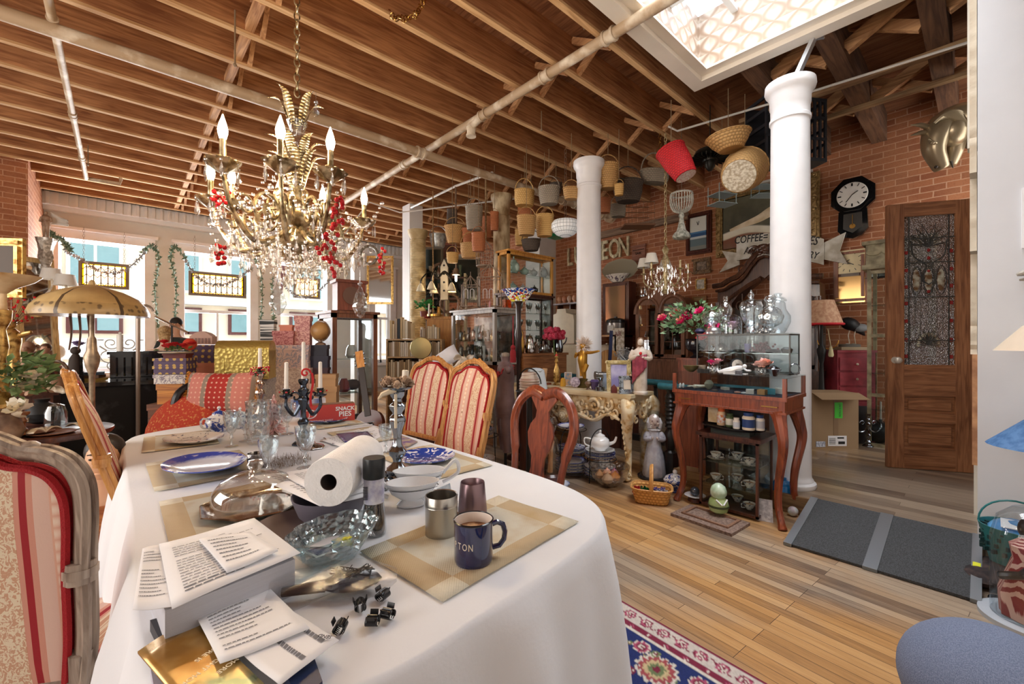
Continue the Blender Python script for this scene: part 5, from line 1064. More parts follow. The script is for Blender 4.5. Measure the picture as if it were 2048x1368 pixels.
def leaded():
 m=newmat('leaded_glass',.25);n=NT(m);t=n.add('TexCoord').outputs['Object'];sp=n.add('SeparateXYZ',{0:t});x,z=sp.outputs[0],sp.outputs[2]
 u=n.math('FRACT',n.math('MULTIPLY',x,12.0));v=n.math('FRACT',n.math('ADD',n.math('MULTIPLY',z,8.0),n.math('MULTIPLY',n.math('ABSOLUTE',n.math('SUBTRACT',u,.5)),.8)))
 ln=n.math('MAXIMUM',n.math('LESS_THAN',n.math('ABSOLUTE',n.math('SUBTRACT',u,.5)),.07),n.math('LESS_THAN',v,.10))
 g=n.add('SeparateXYZ',{0:n.add('TexCoord').outputs['Generated']});ed=n.math('GREATER_THAN',n.math('MAXIMUM',n.math('ABSOLUTE',n.math('SUBTRACT',g.outputs[0],.5)),n.math('ABSOLUTE',n.math('SUBTRACT',g.outputs[2],.5))),.46)
 c=n.mix(ed,srgb('#f3d9bf'),srgb('#e6c02a'));tr=n.add('BsdfTranslucent',{'Color':c});tp_=n.add('BsdfTransparent',{'Color':c});mx=n.add('MixShader',{0:.5});n.l.new(tr.outputs[0],mx.inputs[1]);n.l.new(tp_.outputs[0],mx.inputs[2])
 ld=n.add('BsdfDiffuse',{'Color':srgb('#3a2f28')});m2=n.add('MixShader',{0:ln});n.l.new(mx.outputs[0],m2.inputs[1]);n.l.new(ld.outputs[0],m2.inputs[2]);n.l.new(m2.outputs[0],n.o.inputs[0]);return m
LEADG=leaded()
for k,(px,py,d,w_,lb)in enumerate(((209,551,7.0,.60,'first window from the brick pier'),(437,570,7.6,.85,'second window from the brick pier'),(614,576,8.6,.50,'third window from the brick pier'))):
 p=pd(px,py,d);t=frame(p,w_,.42,Rz(.0),'leaded glass panel with yellow edge hung in the '+lb,P('#9a8c7c',.6),LEADG,.045,.03,'leaded_glass_panel','stained glass')
 for s_ in(-1,1):one(chainmb(0,3.05-p.z-.16,.03,.002),'hanging_chain','thin chain holding the leaded panel in the %s, %s side'%(lb,'pier' if s_<0 else 'far'),'chain',BRZ,p+Vector((s_*w_*.4,0,.21)))
def garland(pts,label,m,r=.06,n_=10,l=.055,seed=1,name='garland'):
 c=bez(pts,n_);o=c[0];b=MB();rnd=random.Random(seed)
 b.tube([p-o for p in c],.008,4)
 for p in c:
  for k in range(5):
   M_=Tr(*(p-o))@Euler((rnd.uniform(0,6),rnd.uniform(0,6),rnd.uniform(0,6))).to_matrix().to_4x4();b.add([(0,0,0),(l*.5,l*.3,0),(l*1.2,0,0),(l*.5,-l*.3,0)],[(0,1,2,3)],M_)
 return one(b,name,label,'garland',m,o,smooth=0)
IVY=P('#4f6a55',.7,c2='#8aa08c',sc=30);TINS=P('#c9cdd0',.3,.6,c2='#8f949a',sc=60)
garland([pd(286,504,7.6),pd(305,492,7.6),pd(318,520,7.6),pd(310,580,7.6),pd(316,655,7.6)],'leafy garland hanging at the right edge of the first window',IVY,seed=1)
garland([pd(372,520,7.7),pd(350,492,7.7),pd(342,520,7.7),pd(352,570,7.7),pd(350,640,7.7)],'leafy garland hanging at the left edge of the second window',IVY,seed=2)
garland([pd(512,520,8.4),pd(524,560,8.4),pd(522,640,8.4)],'leafy garland hanging at the right edge of the second window',IVY,seed=3)
garland([pd(552,520,8.6),pd(544,580,8.6),pd(548,640,8.6)],'leafy garland hanging at the left edge of the third window',IVY,seed=4)
garland([pd(98,466,6.2),pd(122,480,6.4),pd(140,500,6.6)],'short green garland beside the perched cherub',IVY,seed=5)
garland([pd(130,500,6.8),pd(165,520,6.8),pd(205,545,6.8),pd(250,540,6.8),pd(290,505,7.0)],'silver tinsel swag across the first window',TINS,l=.04,seed=6)
garland([pd(372,520,7.2),pd(395,555,7.2),pd(432,570,7.2),pd(470,560,7.2),pd(505,535,7.4)],'silver tinsel swag across the second window',TINS,l=.04,seed=7)
garland([pd(560,560,8.2),pd(590,590,8.2),pd(625,590,8.2),pd(660,560,8.2)],'silver green tinsel swag across the third window',TINS,l=.04,seed=8)
def person(loc,rz,label,parts,seat=0):
 t=thing('person',label,'person',loc,rz);return t
SKIN=P('#c9987a',.6,sc=6)
def humanmesh(t,h,pose_arms,top_m,skin=SKIN,hair=None,bare=False,longhair=False):
 k=h/1.7;b=MB()
 vs={'pel':(0,0,.95),'sp':(-.01,0,1.12),'ch':(0,0,1.3),'nk':(0,0,1.44),'hd':(.01,0,1.50)}
 me=bpy.data.meshes.new('body');P0=[(0,0,.95),(-.01,0,1.12),(0,0,1.30),(0,0,1.43),(.012,0,1.52),(.015,0,1.60),(.01,0,1.66)];RR=[(.15,.17),(.115,.15),(.12,.17),(.055,.06),(.06,.058),(.078,.072),(.05,.05)];E=[(i,i+1)for i in range(6)]
 def chain(root,pts,rr):
  last=root
  for p,r_ in zip(pts,rr):P0.append(p);RR.append((r_,r_));E.append((last,len(P0)-1));last=len(P0)-1
  return last
 for s_,A_ in zip((1,-1),pose_arms):
  chain(2,[(0,s_*.17,1.36)]+A_,[.062,.05,.038,.028,.032]);chain(0,[(0.01,s_*.10,.88),(.03,s_*.11,.50),(0,s_*.11,.10),(.11,s_*.13,.04)],[.095,.06,.045,.04])
 me.from_pydata([tuple(Vector(p)*k)for p in P0],E,[]);o=bpy.data.objects.new('body',me);COL.objects.link(o);o.parent=t
 m_=o.modifiers.new('skin','SKIN');sv=me.skin_vertices[0].data
 for v,r_ in zip(sv,RR):v.radius=(r_[0]*k,r_[1]*k)
 sv[0].use_root=True;s2=o.modifiers.new('sub','SUBSURF');s2.levels=2;s2.render_levels=2;me.materials.append(skin)
 f=MB();f.ball((.085*k,0,1.60*k),(.018*k,.012*k,.022*k),8,6);[f.ball((.07*k,s_*.028*k,1.625*k),.010*k,8,6)for s_ in(-1,1)];f.ball((.075*k,0,1.565*k),(.012*k,.022*k,.006*k),8,5);[f.ball((.005*k,s_*.073*k,1.605*k),(.016*k,.01*k,.026*k),8,6)for s_ in(-1,1)];f.build('face_features',skin,o)
 if hair:hb=MB();hb.ball((-.015*k,0,1.645*k),(.088*k,.082*k,.082*k),16,10);(hb.ball((-.08*k,0,1.67*k),(.05*k,.05*k,.045*k),12,8).ball((-.05*k,0,1.57*k),(.05*k,.065*k,.06*k),12,8)if longhair else None);hb.build('hair',hair,t)
 if top_m:
  g=MB();top=1.32 if bare else 1.40;g.lathe([(.19*k,.80*k),(.175*k,.95*k),(.15*k,1.12*k),(.165*k,1.28*k),(.15*k,top*k),(.075*k,(top+.03)*k)],n=20,sx=.82,sy=1.12);
  if not bare:
   for s_,A_ in zip((1,-1),pose_arms):g.tube([Vector((0,s_*.15,1.35))*k]+[Vector(a)*k for a in A_[:2]],[.075*k,.06*k,.05*k],10)
  g.build('clothing',top_m,t,smooth=70)
  MB().tube([(0,.09*k,.85*k),(.02*k,.1*k,.48*k),(0,.1*k,.1*k)],[.11*k,.08*k,.06*k],10).tube([(0,-.09*k,.85*k),(.02*k,-.1*k,.48*k),(0,-.1*k,.1*k)],[.11*k,.08*k,.06*k],10).build('trousers',P('#22242a',.8),t)
pa=[[(.02,.24,1.12),(.22,.20,1.05),(.27,.18,1.04)],[(.02,-.24,1.12),(.2,-.16,1.1),(.25,-.14,1.1)]]
m1_=person(V3(352,6.3,-.08),-1.75,'dark haired man in a dark sweater facing the camera behind the piano',None);humanmesh(m1_,1.70,pa,P('#2c3230',.85,sc=20),SKIN,P('#1d1713',.7))
w1_=person(V3(331,5.4,-.16),1.3,'blonde woman seen from behind, hair in a bun and bare upper back',None);humanmesh(w1_,1.62,pa,P('#1c1a1e',.8),P('#d9b49a',.55),P('#a88458',.8,c2='#c9a878',sc=60),bare=True,longhair=True)
q0,q1=pd(312,634,5.0),pd(377,666,4.8);ml=thing('music_light','slanting bright rimmed music stand rail before the two people','music stand',q0);MB().tube([(0,0,0),q1-q0],.012,6).build('rail',newmat('bright_chrome',.15,1,srgb('#f4f4f4')),ml);d_=V3(345,4.9,1.2)-q0;MB().tube([(q1-q0)*.5,(q1-q0)*.5+Vector((0,0,-.3))],.01,6).build('post',BLACKG,ml)
def bookpile(px,d,z,n_,lbs,cols,w_=.2,dd=.15):
 for i in range(n_):one(MB().box((0,0,.013),(w_-.02*(i%2),dd,.026)),'book',lbs[i],'book',cols[i%len(cols)],V3(px,d,z+.027*i),.3*i-.6,'books lying on the piano',smooth=0)
bookpile(178,3.8,.936,3,['yellow covered book lying on the piano lid, lowest','brown book in the middle of the pile on the piano lid','top book of the pile behind the floor lamp pole'],[P('#c9ac5a',.6),P('#6a4a30',.6),P('#3a4a5a',.6)])
ds=thing('doll','dark doll with purple flower hat sitting on the piano lid','doll',V3(151,3.7,.936),-1.6);MB().lathe([(.06,0),(.05,.1),(.04,.2),(.02,.24)],n=12).ball((0,0,.27),.035).build('body',P('#3a2f28',.8),ds)
b=MB();rnd=random.Random(3);[rose(b,(rnd.uniform(-.04,.04),rnd.uniform(-.04,.04),.31+rnd.uniform(0,.03)),.03)for i in range(6)];b.build('flower_hat',P('#9a86b8',.8),ds)
MB().bb(-.05,.05,.03,.05,0,.22).build('chair_back',BLACKG,ds)
ic=thing('iron_candelabra','white scrolled iron candelabra standing before the first window','candelabra',V3(240,4.6,.936));b=MB();b.tube([(0,0,0),(0,0,.45)],.012,6)
for s_ in(-1,1):
 for z,r_ in((.2,.09),(.33,.07),(.1,.06)):b.tube([tuple(p)for p in spiral((s_*r_,0,z),r_,1.3,20,flip=s_,a0=0 if s_<0 else PI)],.006,5)
 b.lathe([(.03,0),(.035,.01)],(s_*.16,0,.36),10)
b.tube([(-.16,0,.3),(-.1,0,.25),(.1,0,.25),(.16,0,.3)],.008,5);b.build('scrollwork',P('#dcd6cc',.5,.3),ic,);MB().lathe([(.028,.25),(.028,.42)],n=12).build('candle',TAPER,ic)
ts=thing('scroll_lamp','thin pole lamp topped by a pink scroll, right of the amber shade','lamp',V3(276,3.72,0));b=MB();b.tube([(0,0,0),(0,0,1.5)],.016,8);b.tube(spiral((.04,0,1.55),.06,1.2,18),.012,6);b.lathe([(.09,0),(.03,.04)],n=14);b.build('pole',P('#a9998c',.4,.5),ts)
for i in range(3):one(MB().tube(bez([pd(140+18*i,628,2.9)-pd(140,628,2.9),pd(143+18*i,665,2.9)-pd(140,628,2.9),pd(138+19*i,700,2.9)-pd(140,628,2.9)]),[.009-.0002*j for j in range(25)],5),'bead_string',['dark bead string hanging under the amber lamp shade, nearest the mirror','black chain hanging behind the lamp pole','brown tassel string between the lamp pole and candelabra'][i],'bead string',P('#5a3a28',.6),pd(140,628,2.9))
for k,(px,d,z,h,lb)in enumerate(((118,6.5,.8,.45,'white bust on a stack of books by the leaning mirror'),)):
 t=thing('plaster_bust',lb,'bust',V3(px,d,z));MB().lathe([(.1,0),(.14,h*.1),(.12,h*.3),(.04,h*.45),(.04,h*.55)],n=14,sx=.7).ball((0,0,h*.75),(h*.18,h*.16,h*.23)).build('bust',P('#e6e2dc',.6),t)
one(MB().lathe([(.25,0),(.25,.78),(.3,.8)],n=4,T=Rz(PI/4)),'pedestal_block','painted pedestal block under the white bust','pedestal',P('#b9ab90',.7),V3(118,6.5,0))
def boxm(c1,c2,pat='fleur',sc=9):
 k=('box',c1,c2,pat)
 if k in MC:return MC[k]
 m=newmat('printed_paper',.6);n=NT(m);v=n.coord()
 if pat=='fleur':q=n.add('SeparateXYZ',{0:v});v=n.add('CombineXYZ',{0:n.math('ADD',q.outputs[0],q.outputs[1]),1:q.outputs[2]}).outputs[0];t=n.add('TexVoronoi',{'Vector':v,'Scale':float(sc*2.2),'Randomness':.1},voronoi_dimensions='2D').outputs['Distance'];c=n.ramp(t,[(.22,srgb(c2)),(.27,srgb(c1))])
 else:t=n.add('TexNoise',{'Vector':v,'Scale':float(sc*2),'Detail':4.0,'Distortion':2.0}).outputs['Fac'];c=n.ramp(t,[(.42,srgb(c1)),(.5,srgb(c2)),(.58,srgb(c1))])
 n.col(c);MC[k]=m;return m
def lidbox(px0,px1,pyt,pyb,d,label,m,dep=.7,lidm=None,rz=None,name='box',cat='box',grp=None,z0=None):
 w_=(px1-px0)/FPX*d/1.12;h_=(pyb-pyt)/FPX*d;c=pd((px0+px1)/2,pyb,d);
 if z0 is not None:c.z=z0
 t=thing(name,label,cat,c,-.55 if rz is None else rz,grp);lh=min(.05,h_*.35)
 MB().bb(-w_/2+.006,w_/2-.006,-w_*dep/2+.006,w_*dep/2-.006,0,h_-lh).build('base',m,t);MB().bb(-w_/2,w_/2,-w_*dep/2,w_*dep/2,h_-lh,h_).build('lid',lidm or m,t);return t
PURP=boxm('#5a4664','#c9a45a');BW=boxm('#e6dfd8','#7a6a80','toile');SAL=P('#d98c72',.6,sc=6);PINKT=boxm('#e3b4ac','#a85a62','toile');ROSEB=boxm('#e2c4bc','#8c90a8','toile',7);GFL=boxm('#cdc8c0','#9a949a','toile',10);KRAFT=P('#c9a176',.7,sc=5)
lidbox(305,362,806,862,3.5,'brown wooden chest at the foot of the purple box stack',wood('#5a3422','#8a5638',ax=0),name='wooden_chest',cat='chest')
lidbox(322,374,766,806,3.5,'golden oak box with carved swirl under the printed boxes',wood('#a4622a','#d8943f',ax=0),name='wooden_box')
lidbox(318,382,748,766,3.5,'black and white landscape printed box in the left stack',BW)
lidbox(318,384,731,747,3.5,'purple fleur box, lower of two thin ones',PURP);lidbox(318,384,716,731,3.5,'purple fleur box, upper of two thin ones',PURP)
lidbox(333,380,707,716,3.5,'dark red book under the red flowers',P('#6a2a24',.6),name='book',cat='book')
rf_=thing('red_flowers','plate of red silk flowers and ribbon on the left box stack','flowers',pd(352,706,3.5));b=MB();rnd=random.Random(8);[rose(b,(rnd.uniform(-.1,.1),rnd.uniform(-.06,.06),.04+rnd.uniform(0,.04)),.045)for i in range(8)];b.build('petals',P('#d0202a',.6),rf_);MB().ball((.09,0,.07),.05,12,8).build('pompom',P('#e0503a',.9,bump=.8,bsc=200),rf_);b=MB();leafspray(b,(0,0,.02),40,.12,.05,rnd,.3);b.build('leaves',GREEN,rf_);MB().lathe([(.11,0),(.12,.01)],n=24).build('plate',CRM,rf_)
lidbox(386,438,748,800,3.75,'pale floral box low in the middle stack',GFL);lidbox(388,436,725,748,3.75,'salmon pink box in the middle stack',SAL);lidbox(380,436,690,725,3.75,'tall purple fleur box on the salmon one',PURP)
hb=thing('house_box','small pink house shaped box on the tall purple box','box',pd(407,689,3.75),-.5);b=MB();b.prism([(-.085,0),(.085,0),(.085,.07),(.045,.10),(0,.115),(-.045,.10),(-.085,.07)],-.05,.05,Rx(PI/2));b.build('house',P('#c9a79a',.7),hb);[MB().bb(-.07+.025*i,-.055+.025*i,-.053,-.05,.01,.055).build('window',P('#8a6a64',.6),hb)for i in range(6)]
gt=thing('gold_trunk','embossed brass domed trunk beside the tall purple box','trunk',pd(493,757,3.7),-.45);EMB=newmat('embossed_brass',.35,.7,srgb('#c9b466'));n=NT(EMB);n.bump(n.add('TexVoronoi',{'Vector':n.coord(),'Scale':40.0}).outputs['Distance'],.6,.006)
MB().bb(-.20,.20,-.12,.12,0,.24).build('body',EMB,gt);MB().lathe([(.12,-.2),(.12,.2)],n=24,T=Tr(0,0,.245)@Ry(PI/2)@Sc(.7,1,1)).build('lid',EMB,gt);f=MB();f.bb(-.15,.15,-.125,-.12,.03,.05).bb(-.15,.15,-.125,-.12,.18,.2).bb(-.15,-.13,-.125,-.12,.05,.18).bb(.13,.15,-.125,-.12,.05,.18);f.build('moulding',EMB,gt)
lidbox(450,545,757,830,3.75,'grey floral box beneath the brass trunk',GFL,.6)
lidbox(560,588,650,662,4.3,'small pink heart topped box beside the globe',SAL);lidbox(548,592,662,690,4.2,'crimson toile box under the small pink one',boxm('#c98a86','#8a2f3a','toile'))
lidbox(590,624,632,692,4.25,'tall narrow pink printed box beside the globe',PINKT);lidbox(548,626,690,735,4.1,'pink box with blue roses under the tall printed box',ROSEB);lidbox(545,630,735,765,4.1,'cream box with small flowers in the pink stack',boxm('#ead9cc','#b99a90','toile'));lidbox(545,640,765,840,4.1,'large cream floral box at the foot of the pink stack',boxm('#ead9cc','#b99a90','toile'))
lidbox(622,658,690,712,4.15,'dark navy box, top of three under the globe',P('#23253a',.4));lidbox(622,660,712,735,4.15,'dark navy box in the middle under the globe',P('#2a2c44',.4));lidbox(620,660,735,750,4.15,'purple brown box, lowest of three under the globe',P('#4a3440',.5))
lidbox(632,676,748,772,4.05,'kraft suitcase box with black clasp, upper one',KRAFT);lidbox(630,678,772,840,4.05,'large kraft suitcase box with leather strap',KRAFT)
lidbox(522,552,640,690,4.6,'black and white striped hat box left of the crimson box',P('#e6e4e0',.5,c2='#1c1c1c',sc=6,st=(.1,.1,6),lo=.48,hi=.52))
gl_=thing('globe','antique brown globe on a stand atop the dark boxes','globe',pd(641,690,4.15));GLB=P('#b98f5a',.4,c2='#8f6238',sc=5);MB().lathe([(.05,0),(.045,.015),(.015,.03),(.012,.06)],n=16).build('stand',BRZ,gl_);MB().ball((0,0,.135),.09,24,16).build('sphere',GLB,gl_);MB().tube([(0,.098*math.cos(a),.135+.098*math.sin(a))for a in[2*PI*i/28 for i in range(28)]],.006,5,closed=True,T=Rz(.6)@Tr(0,0,0)).build('meridian',BRZ,gl_)
ac=thing('carved_armchair','dark carved armchair holding the red cushions at the head of the table','chair',(.62,3.98,0),-PI/2)
b=MB();b.tube(bez([(-.25,-.3,.45),(-.28,-.31,.8),(-.3,-.22,.93),(-.3,0,.985),(-.3,.22,.93),(-.28,.31,.8),(-.25,.3,.45)],6),.028,8);b.tube(bez([(-.29,-.2,.85),(-.3,0,.92),(-.29,.2,.85)],6),.02,6);b.build('back_frame',P('#211a1c',.3),ac)
MB().bb(-.27,.27,-.3,.3,.36,.42).build('seat',P('#211a1c',.5),ac);[MB().lathe([(.02,0),(.03,.36)],(sx*.24,sy*.26,0),8).build('leg',P('#211a1c',.3),ac)for sx in(-1,1)for sy in(-1,1)]
def cushion(loc,w_,d_,h_,label,m,rot,edge=None,round_=False):
 t=thing('cushion',label,'cushion',loc);t.rotation_euler=rot
 def fn(u,v):
  x,y=2*u-1,2*v-1
  if round_:a=2*PI*u;r_=v;return(w_/2*r_*math.cos(a),d_/2*r_*math.sin(a),h_/2*(1-r_**3))
  k=(1-abs(x)**3)*(1-abs(y)**3);return(w_/2*x*(1-.06*(1-abs(y))),d_/2*y*(1-.06*(1-abs(x))),h_/2*max(0,k)**.6)
 b=MB();nu=24;b.grid(fn,nu,14,closed_u=round_);n0=len(b.v);b.v+=[(x,y,-z)for x,y,z in b.v[:n0]];b.f+=[tuple(i+n0 for i in f)[::-1]for f in b.f];b.m+=b.m[:]
 b.build('cover',m,t,smooth=80)
 if edge:[MB().tube([(s_*w_/2+random.uniform(-.004,.01)*(i%2),-d_/2+d_*i/30,.01*math.sin(i*3))for i in range(31)],.014,6).build('fringe',edge,t)for s_ in(-1,1)]
 return t
def cushstripe():
 m=newmat('striped_cushion',.9);n=NT(m);t=n.add('TexCoord').outputs['Object'];sp=n.add('SeparateXYZ',{0:t});u=n.math('ADD',n.math('MULTIPLY',sp.outputs[0],1.65),.5)
 r_,g_,p_='#b3342c','#9c8a7a','#d6877a';c=n.ramp(u,[(0,srgb(r_)),(.08,srgb(g_)),(.13,srgb(p_)),(.32,srgb(g_)),(.38,srgb(r_)),(.64,srgb(g_)),(.70,srgb(p_)),(.9,srgb(g_))],True)
 vv=n.add('TexVoronoi',{'Vector':n.coord((1,1,0)),'Scale':26.0,'Randomness':.1}).outputs['Distance'];c=n.mix(n.ramp(vv,[(.16,(.8,.8,.8,1)),(.22,(0,0,0,1))]),c,srgb('#ecc0a8'));n.col(c);return m
cushion(V3(442,3.42,.87),.56,.34,.16,'red and pink striped cushion with dots and gold fringe',cushstripe(),(R(78),0,math.atan2(RT.y,RT.x)+.02),P('#c98a3a',.8,sc=60))
REDF=P('#c2452f',.9,c2='#d99a5c',sc=55,lo=.55,hi=.66,bump=.3)
cushion(V3(375,3.38,.66),.60,.60,.26,'round rust red cushion with tiny gold flowers',REDF,(R(50),0,math.atan2(RT.y,RT.x)),None,True)
cg=thing('wire_crate','cream slotted crate on the floor between chair and table corner','crate',V3(262,2.75,0),-.4);b=MB()
for i in range(7):b.bb(-.14,.14,-.1,-.09,.05+.08*i,.09+.08*i)
for x in(-.14,0,.13):b.bb(x,x+.012,-.1,.1,0,.6)
b.bb(-.14,.14,.09,.1,0,.6);b.build('slats',P('#cfc3a8',.7),cg)
hd=thing('portrait_bust','painted mannequin head with dark hair beside the table corner','bust',V3(208,2.1,.50),-1.75);MB().lathe([(.09,0),(.08,.03),(.05,.07),(.045,.12)],n=20,sx=.8,sy=1.1).ball((.01,0,.21),(.075,.065,.10),20,14).ball((.085,0,.20),(.016,.012,.026),8,6).ball((.07,0,.155),(.015,.022,.008),8,6).build('head',P('#dcae8a',.45,sc=8),hd)
MB().ball((-.025,0,.245),(.085,.078,.085),18,10).build('hair',P('#2c2420',.5,bump=.5),hd);e=MB();[e.ball((.068,s_*.028,.225),(.014,.014,.006),8,6)for s_ in(-1,1)];e.build('eyes',P('#1c1c20',.2),hd);[MB().tube([(.072,s_*.012,.243),(.078,s_*.03,.25),(.066,s_*.045,.246)],.003,5).build('eyebrow',P('#2c2420',.5),hd)for s_ in(-1,1)]
one(MB().bb(-.09,.09,-.09,.09,0,.5),'wooden_stand','wooden stand under the mannequin head','stand',wood('#8a4a26','#c07a40',ax=0),V3(208,2.1,0),-.4)
c1=glasscase('display_cabinet','tall walnut display cabinet with curved glass door behind the guitar',1.55,2.02,4.35,4.78,.35,1.57,wood('#5a3220','#8c5636',.4,3,2),(.4,.75),.045,cat='display cabinet',lh=.35)
MB().bb(-.235,.235,-.215,.215,0,.35).build('base',wood('#5a3220','#8c5636',.4,3,2),c1);MB().bb(-.232,-.225,-.2,.2,.38,1.5).build('side_panel',P('#8d8078',.4,c2='#6a5648',sc=4),c1)
for k,(x,y,z,lb,m,sh)in enumerate(((1.72,4.5,.76,'red figurine inside the tall cabinet, upper shelf',P('#9a2f34',.5),0),(1.85,4.6,.76,'dark bag inside the tall cabinet, upper shelf',P('#4a2a28',.6),1),(1.8,4.5,1.11,'porcelain cup inside the tall cabinet, top shelf',WCH,0),(1.72,4.55,.4,'lilac cloth bundle at the bottom of the tall cabinet',P('#8a80b8',.8),1),(1.86,4.5,.4,'black shoe at the bottom of the tall cabinet',P('#2c2428',.5),1))):
 b=MB();b.lathe([(.04,0),(.06,.03),(.05,.1),(.03,.14)],n=12)if not sh else b.ball((0,0,.06),(.09,.06,.06));one(b,'cabinet_ornament',lb,'ornament',m,(x,y,z))
mc=thing('mantel_clock_case','tall reddish clock case standing on the walnut cabinet','clock case',V3(698,4.45,1.60),-.1);MB().bb(-.14,.14,-.1,.1,0,.28).bb(-.16,.16,-.12,.12,.28,.31).build('case',wood('#5e2a1a','#8c4a30',ax=2),mc);MB().lathe([(.09,0),(.09,.01)],n=24,T=Tr(0,-.1,.15)@Rx(PI/2)).build('dial',P('#6a4a3a',.4),mc)
b=MB();b.tube([(-.05,0,.01),(0,0,.05),(.03,0,.14)],[.05,.05,.03],10).ball((.04,0,.17),.03);one(b,'seated_figurine','seated brown figurine right of the reddish clock case','figurine',P('#8a6650',.6),V3(722,4.42,1.595))
gu=thing('guitar','sunburst acoustic guitar leaning by the striped chairs','guitar',V3(755,3.85,.12));T_=Rz(math.atan2(RT.y,RT.x))@Rx(-.25)@Ry(-.22)
body=[(0,-.02),(.10,0),(.165,.07),(.16,.15),(.115,.21),(.10,.26),(.12,.33),(.10,.41),(.04,.45)];bl=body+[(-x,y)for x,y in body[1:]][::-1]
bl=[tuple(p)for p in closed_spline(bl,4)];sb_=newmat('sunburst',.15);n=NT(sb_);t=n.add('TexCoord').outputs['Object'];n.col(n.ramp(n.add('VectorMath',{0:t},operation='LENGTH').outputs['Value'],[(.1,srgb('#e09a3c')),(.45,srgb('#5a2414'))]))
MB().prism(bl,-.05,.05,T_@Tr(0,0,.1)@Rx(PI/2)).build('body',[sb_],gu);MB().lathe([(.045,.0),(.045,.002)],n=20,T=T_@Tr(0,-.052,.40)@Rx(PI/2)).build('sound_hole',P('#1a120e',.8),gu)
MB().bb(-.027,.027,-.062,-.045,.5,.96,T_).build('neck',P('#2c1c16',.4),gu);MB().bb(-.035,.035,-.06,-.045,.96,1.12,T_).build('headstock',wood('#c07a30','#e0a050',ax=2),gu);b=MB();[b.ball(T_@Vector((s_*.045,-.052,.99+.05*i)),.012,6,4)for s_ in(-1,1)for i in range(3)];b.build('tuning_pegs',DSILV,gu)
MB().tube([T_@Vector(p)for p in((-.2,-.1,0),(-.12,0,.3),(.12,0,.3),(.2,-.1,0))],.012,6).tube([T_@Vector((0,.05,.3)),T_@Vector((0,.2,0))],.012,6).build('stand',BLK,gu)
b=MB();b.lathe([(.1,0),(.12,.05),(.1,.1),(.05,.12)],n=14);one(b,'clutch_bag','dark rounded bag on the floor behind the guitar','bag',P('#221d22',.5),V3(738,4.15,0))
# ================================================================ CENTRE: SHELVES, CABINETS, CONSOLE
CR=math.atan2(RT.y,RT.x)
bs=thing('bookcase','low open bookcase of pale spines behind the striped chairs','bookcase',V3(832,6.0,0),CR);SH=wood('#b08a5c','#dcc094',.6,3,0)
for z in(.05,.42,.80,1.08,1.32):MB().bb(-.37,.37,-.13,.15,z-.02,z).build('shelf',SH,bs)
MB().bb(-.38,-.36,-.13,.15,0,1.32).build('side_panel',SH,bs);MB().bb(.36,.38,-.13,.15,0,1.32).build('side_panel',SH,bs);MB().bb(-.38,.38,.14,.16,0,1.32).build('back_panel',MAHD,bs)
BKC=[P('#e9e2d2',.7),P('#d8c9ac',.7),P('#cbb48c',.7),P('#b7a58f',.7),P('#efe9de',.7),P('#9c8464',.7)];BKD=BKC+[P('#2c3540',.6),P('#7a3a2c',.6)]
o_=V3(832,6.0,0);rt3=RT
book_row(o_-RT*.34-FW*.1+Vector((0,0,1.325)),o_-RT*.02-FW*.1+Vector((0,0,1.325)),9,(.2,.3),BKD,'book standing in the leaning row on the bookcase top, cabinet side',grp='books on top of the bookcase')
book_row(o_+RT*.08-FW*.1+Vector((0,0,1.325)),o_+RT*.34-FW*.1+Vector((0,0,1.325)),8,(.13,.2),BKC,'short pale book on the bookcase top by the dresser',grp='short books on the bookcase')
book_row(o_-RT*.35-FW*.12+Vector((0,0,1.081)),o_+RT*.35-FW*.12+Vector((0,0,1.081)),26,(.19,.21),BKC,'thin cream spine on the upper full shelf of the bookcase',grp='records on the upper shelf');book_row(o_-RT*.35-FW*.12+Vector((0,0,.801)),o_+RT*.35-FW*.12+Vector((0,0,.801)),24,(.2,.24),BKC,'thin cream spine on the lower full shelf of the bookcase',grp='records on the lower shelf')
gg=thing('brass_pan','round dull brass warming pan leaning on the bookcase','pan',pd(842,696,5.55),CR);MB().lathe([(.135,-.01),(.142,0),(.135,.012),(.01,.02)],n=36,T=Rx(PI/2)).build('pan',newmat('dull_brass',.35,.8,srgb('#b5a273')),gg);MB().tube([(0,0,.14),(0,0,.24)],.01,6).build('handle',BRZ,gg);MB().tube([(0,0,-.14),(0,.02,-.6)],.012,6).build('stem',BRZ,gg)
dre=thing('dresser','golden wood dresser end behind the bookcase','dresser',V3(885,6.6,0),CR);MB().bb(-.2,.25,-.2,.2,0,1.62).build('body',OAK,dre);MB().bb(-.22,.27,-.22,.22,1.62,1.66).build('top',OAK,dre)
for px,z,lb,h in((812,1.40,'dark little bust on the bookcase beside the ribbed column',.15),(855,1.63,'red book stack with green cloth on the dresser',.05)):vase(V3(px,6.1 if px<830 else 6.4,z),[(.05,0),(.06,h*.3),(.035,h*.6),(.04,h*.8),(.02,h)],P('#3a2c26',.5)if px<830 else P('#8a2f22',.6),'small_bust' if px<830 else 'box',lb,'ornament')
vase(V3(870,6.4,1.66),[(.12,0),(.12,.03),(.02,.04)],BRASS,'brass_scale','brass dish on the dresser top','dish');vase(V3(858,6.3,1.66),[(.012,0),(.012,.18)],TAPER,'candle','white candle on the dresser top','candle',n=10)
plt=thing('potted_plant','green plant on the dresser top beneath the hanging lamp','plant',V3(848,6.45,1.66));b=MB();leafspray(b,(0,0,.15),60,.12,.08,random.Random(3));b.build('leaves',P('#2f8a4a',.6),plt);MB().lathe([(.05,0),(.06,.08)],n=12).build('pot',P('#7a3a2c',.7),plt)
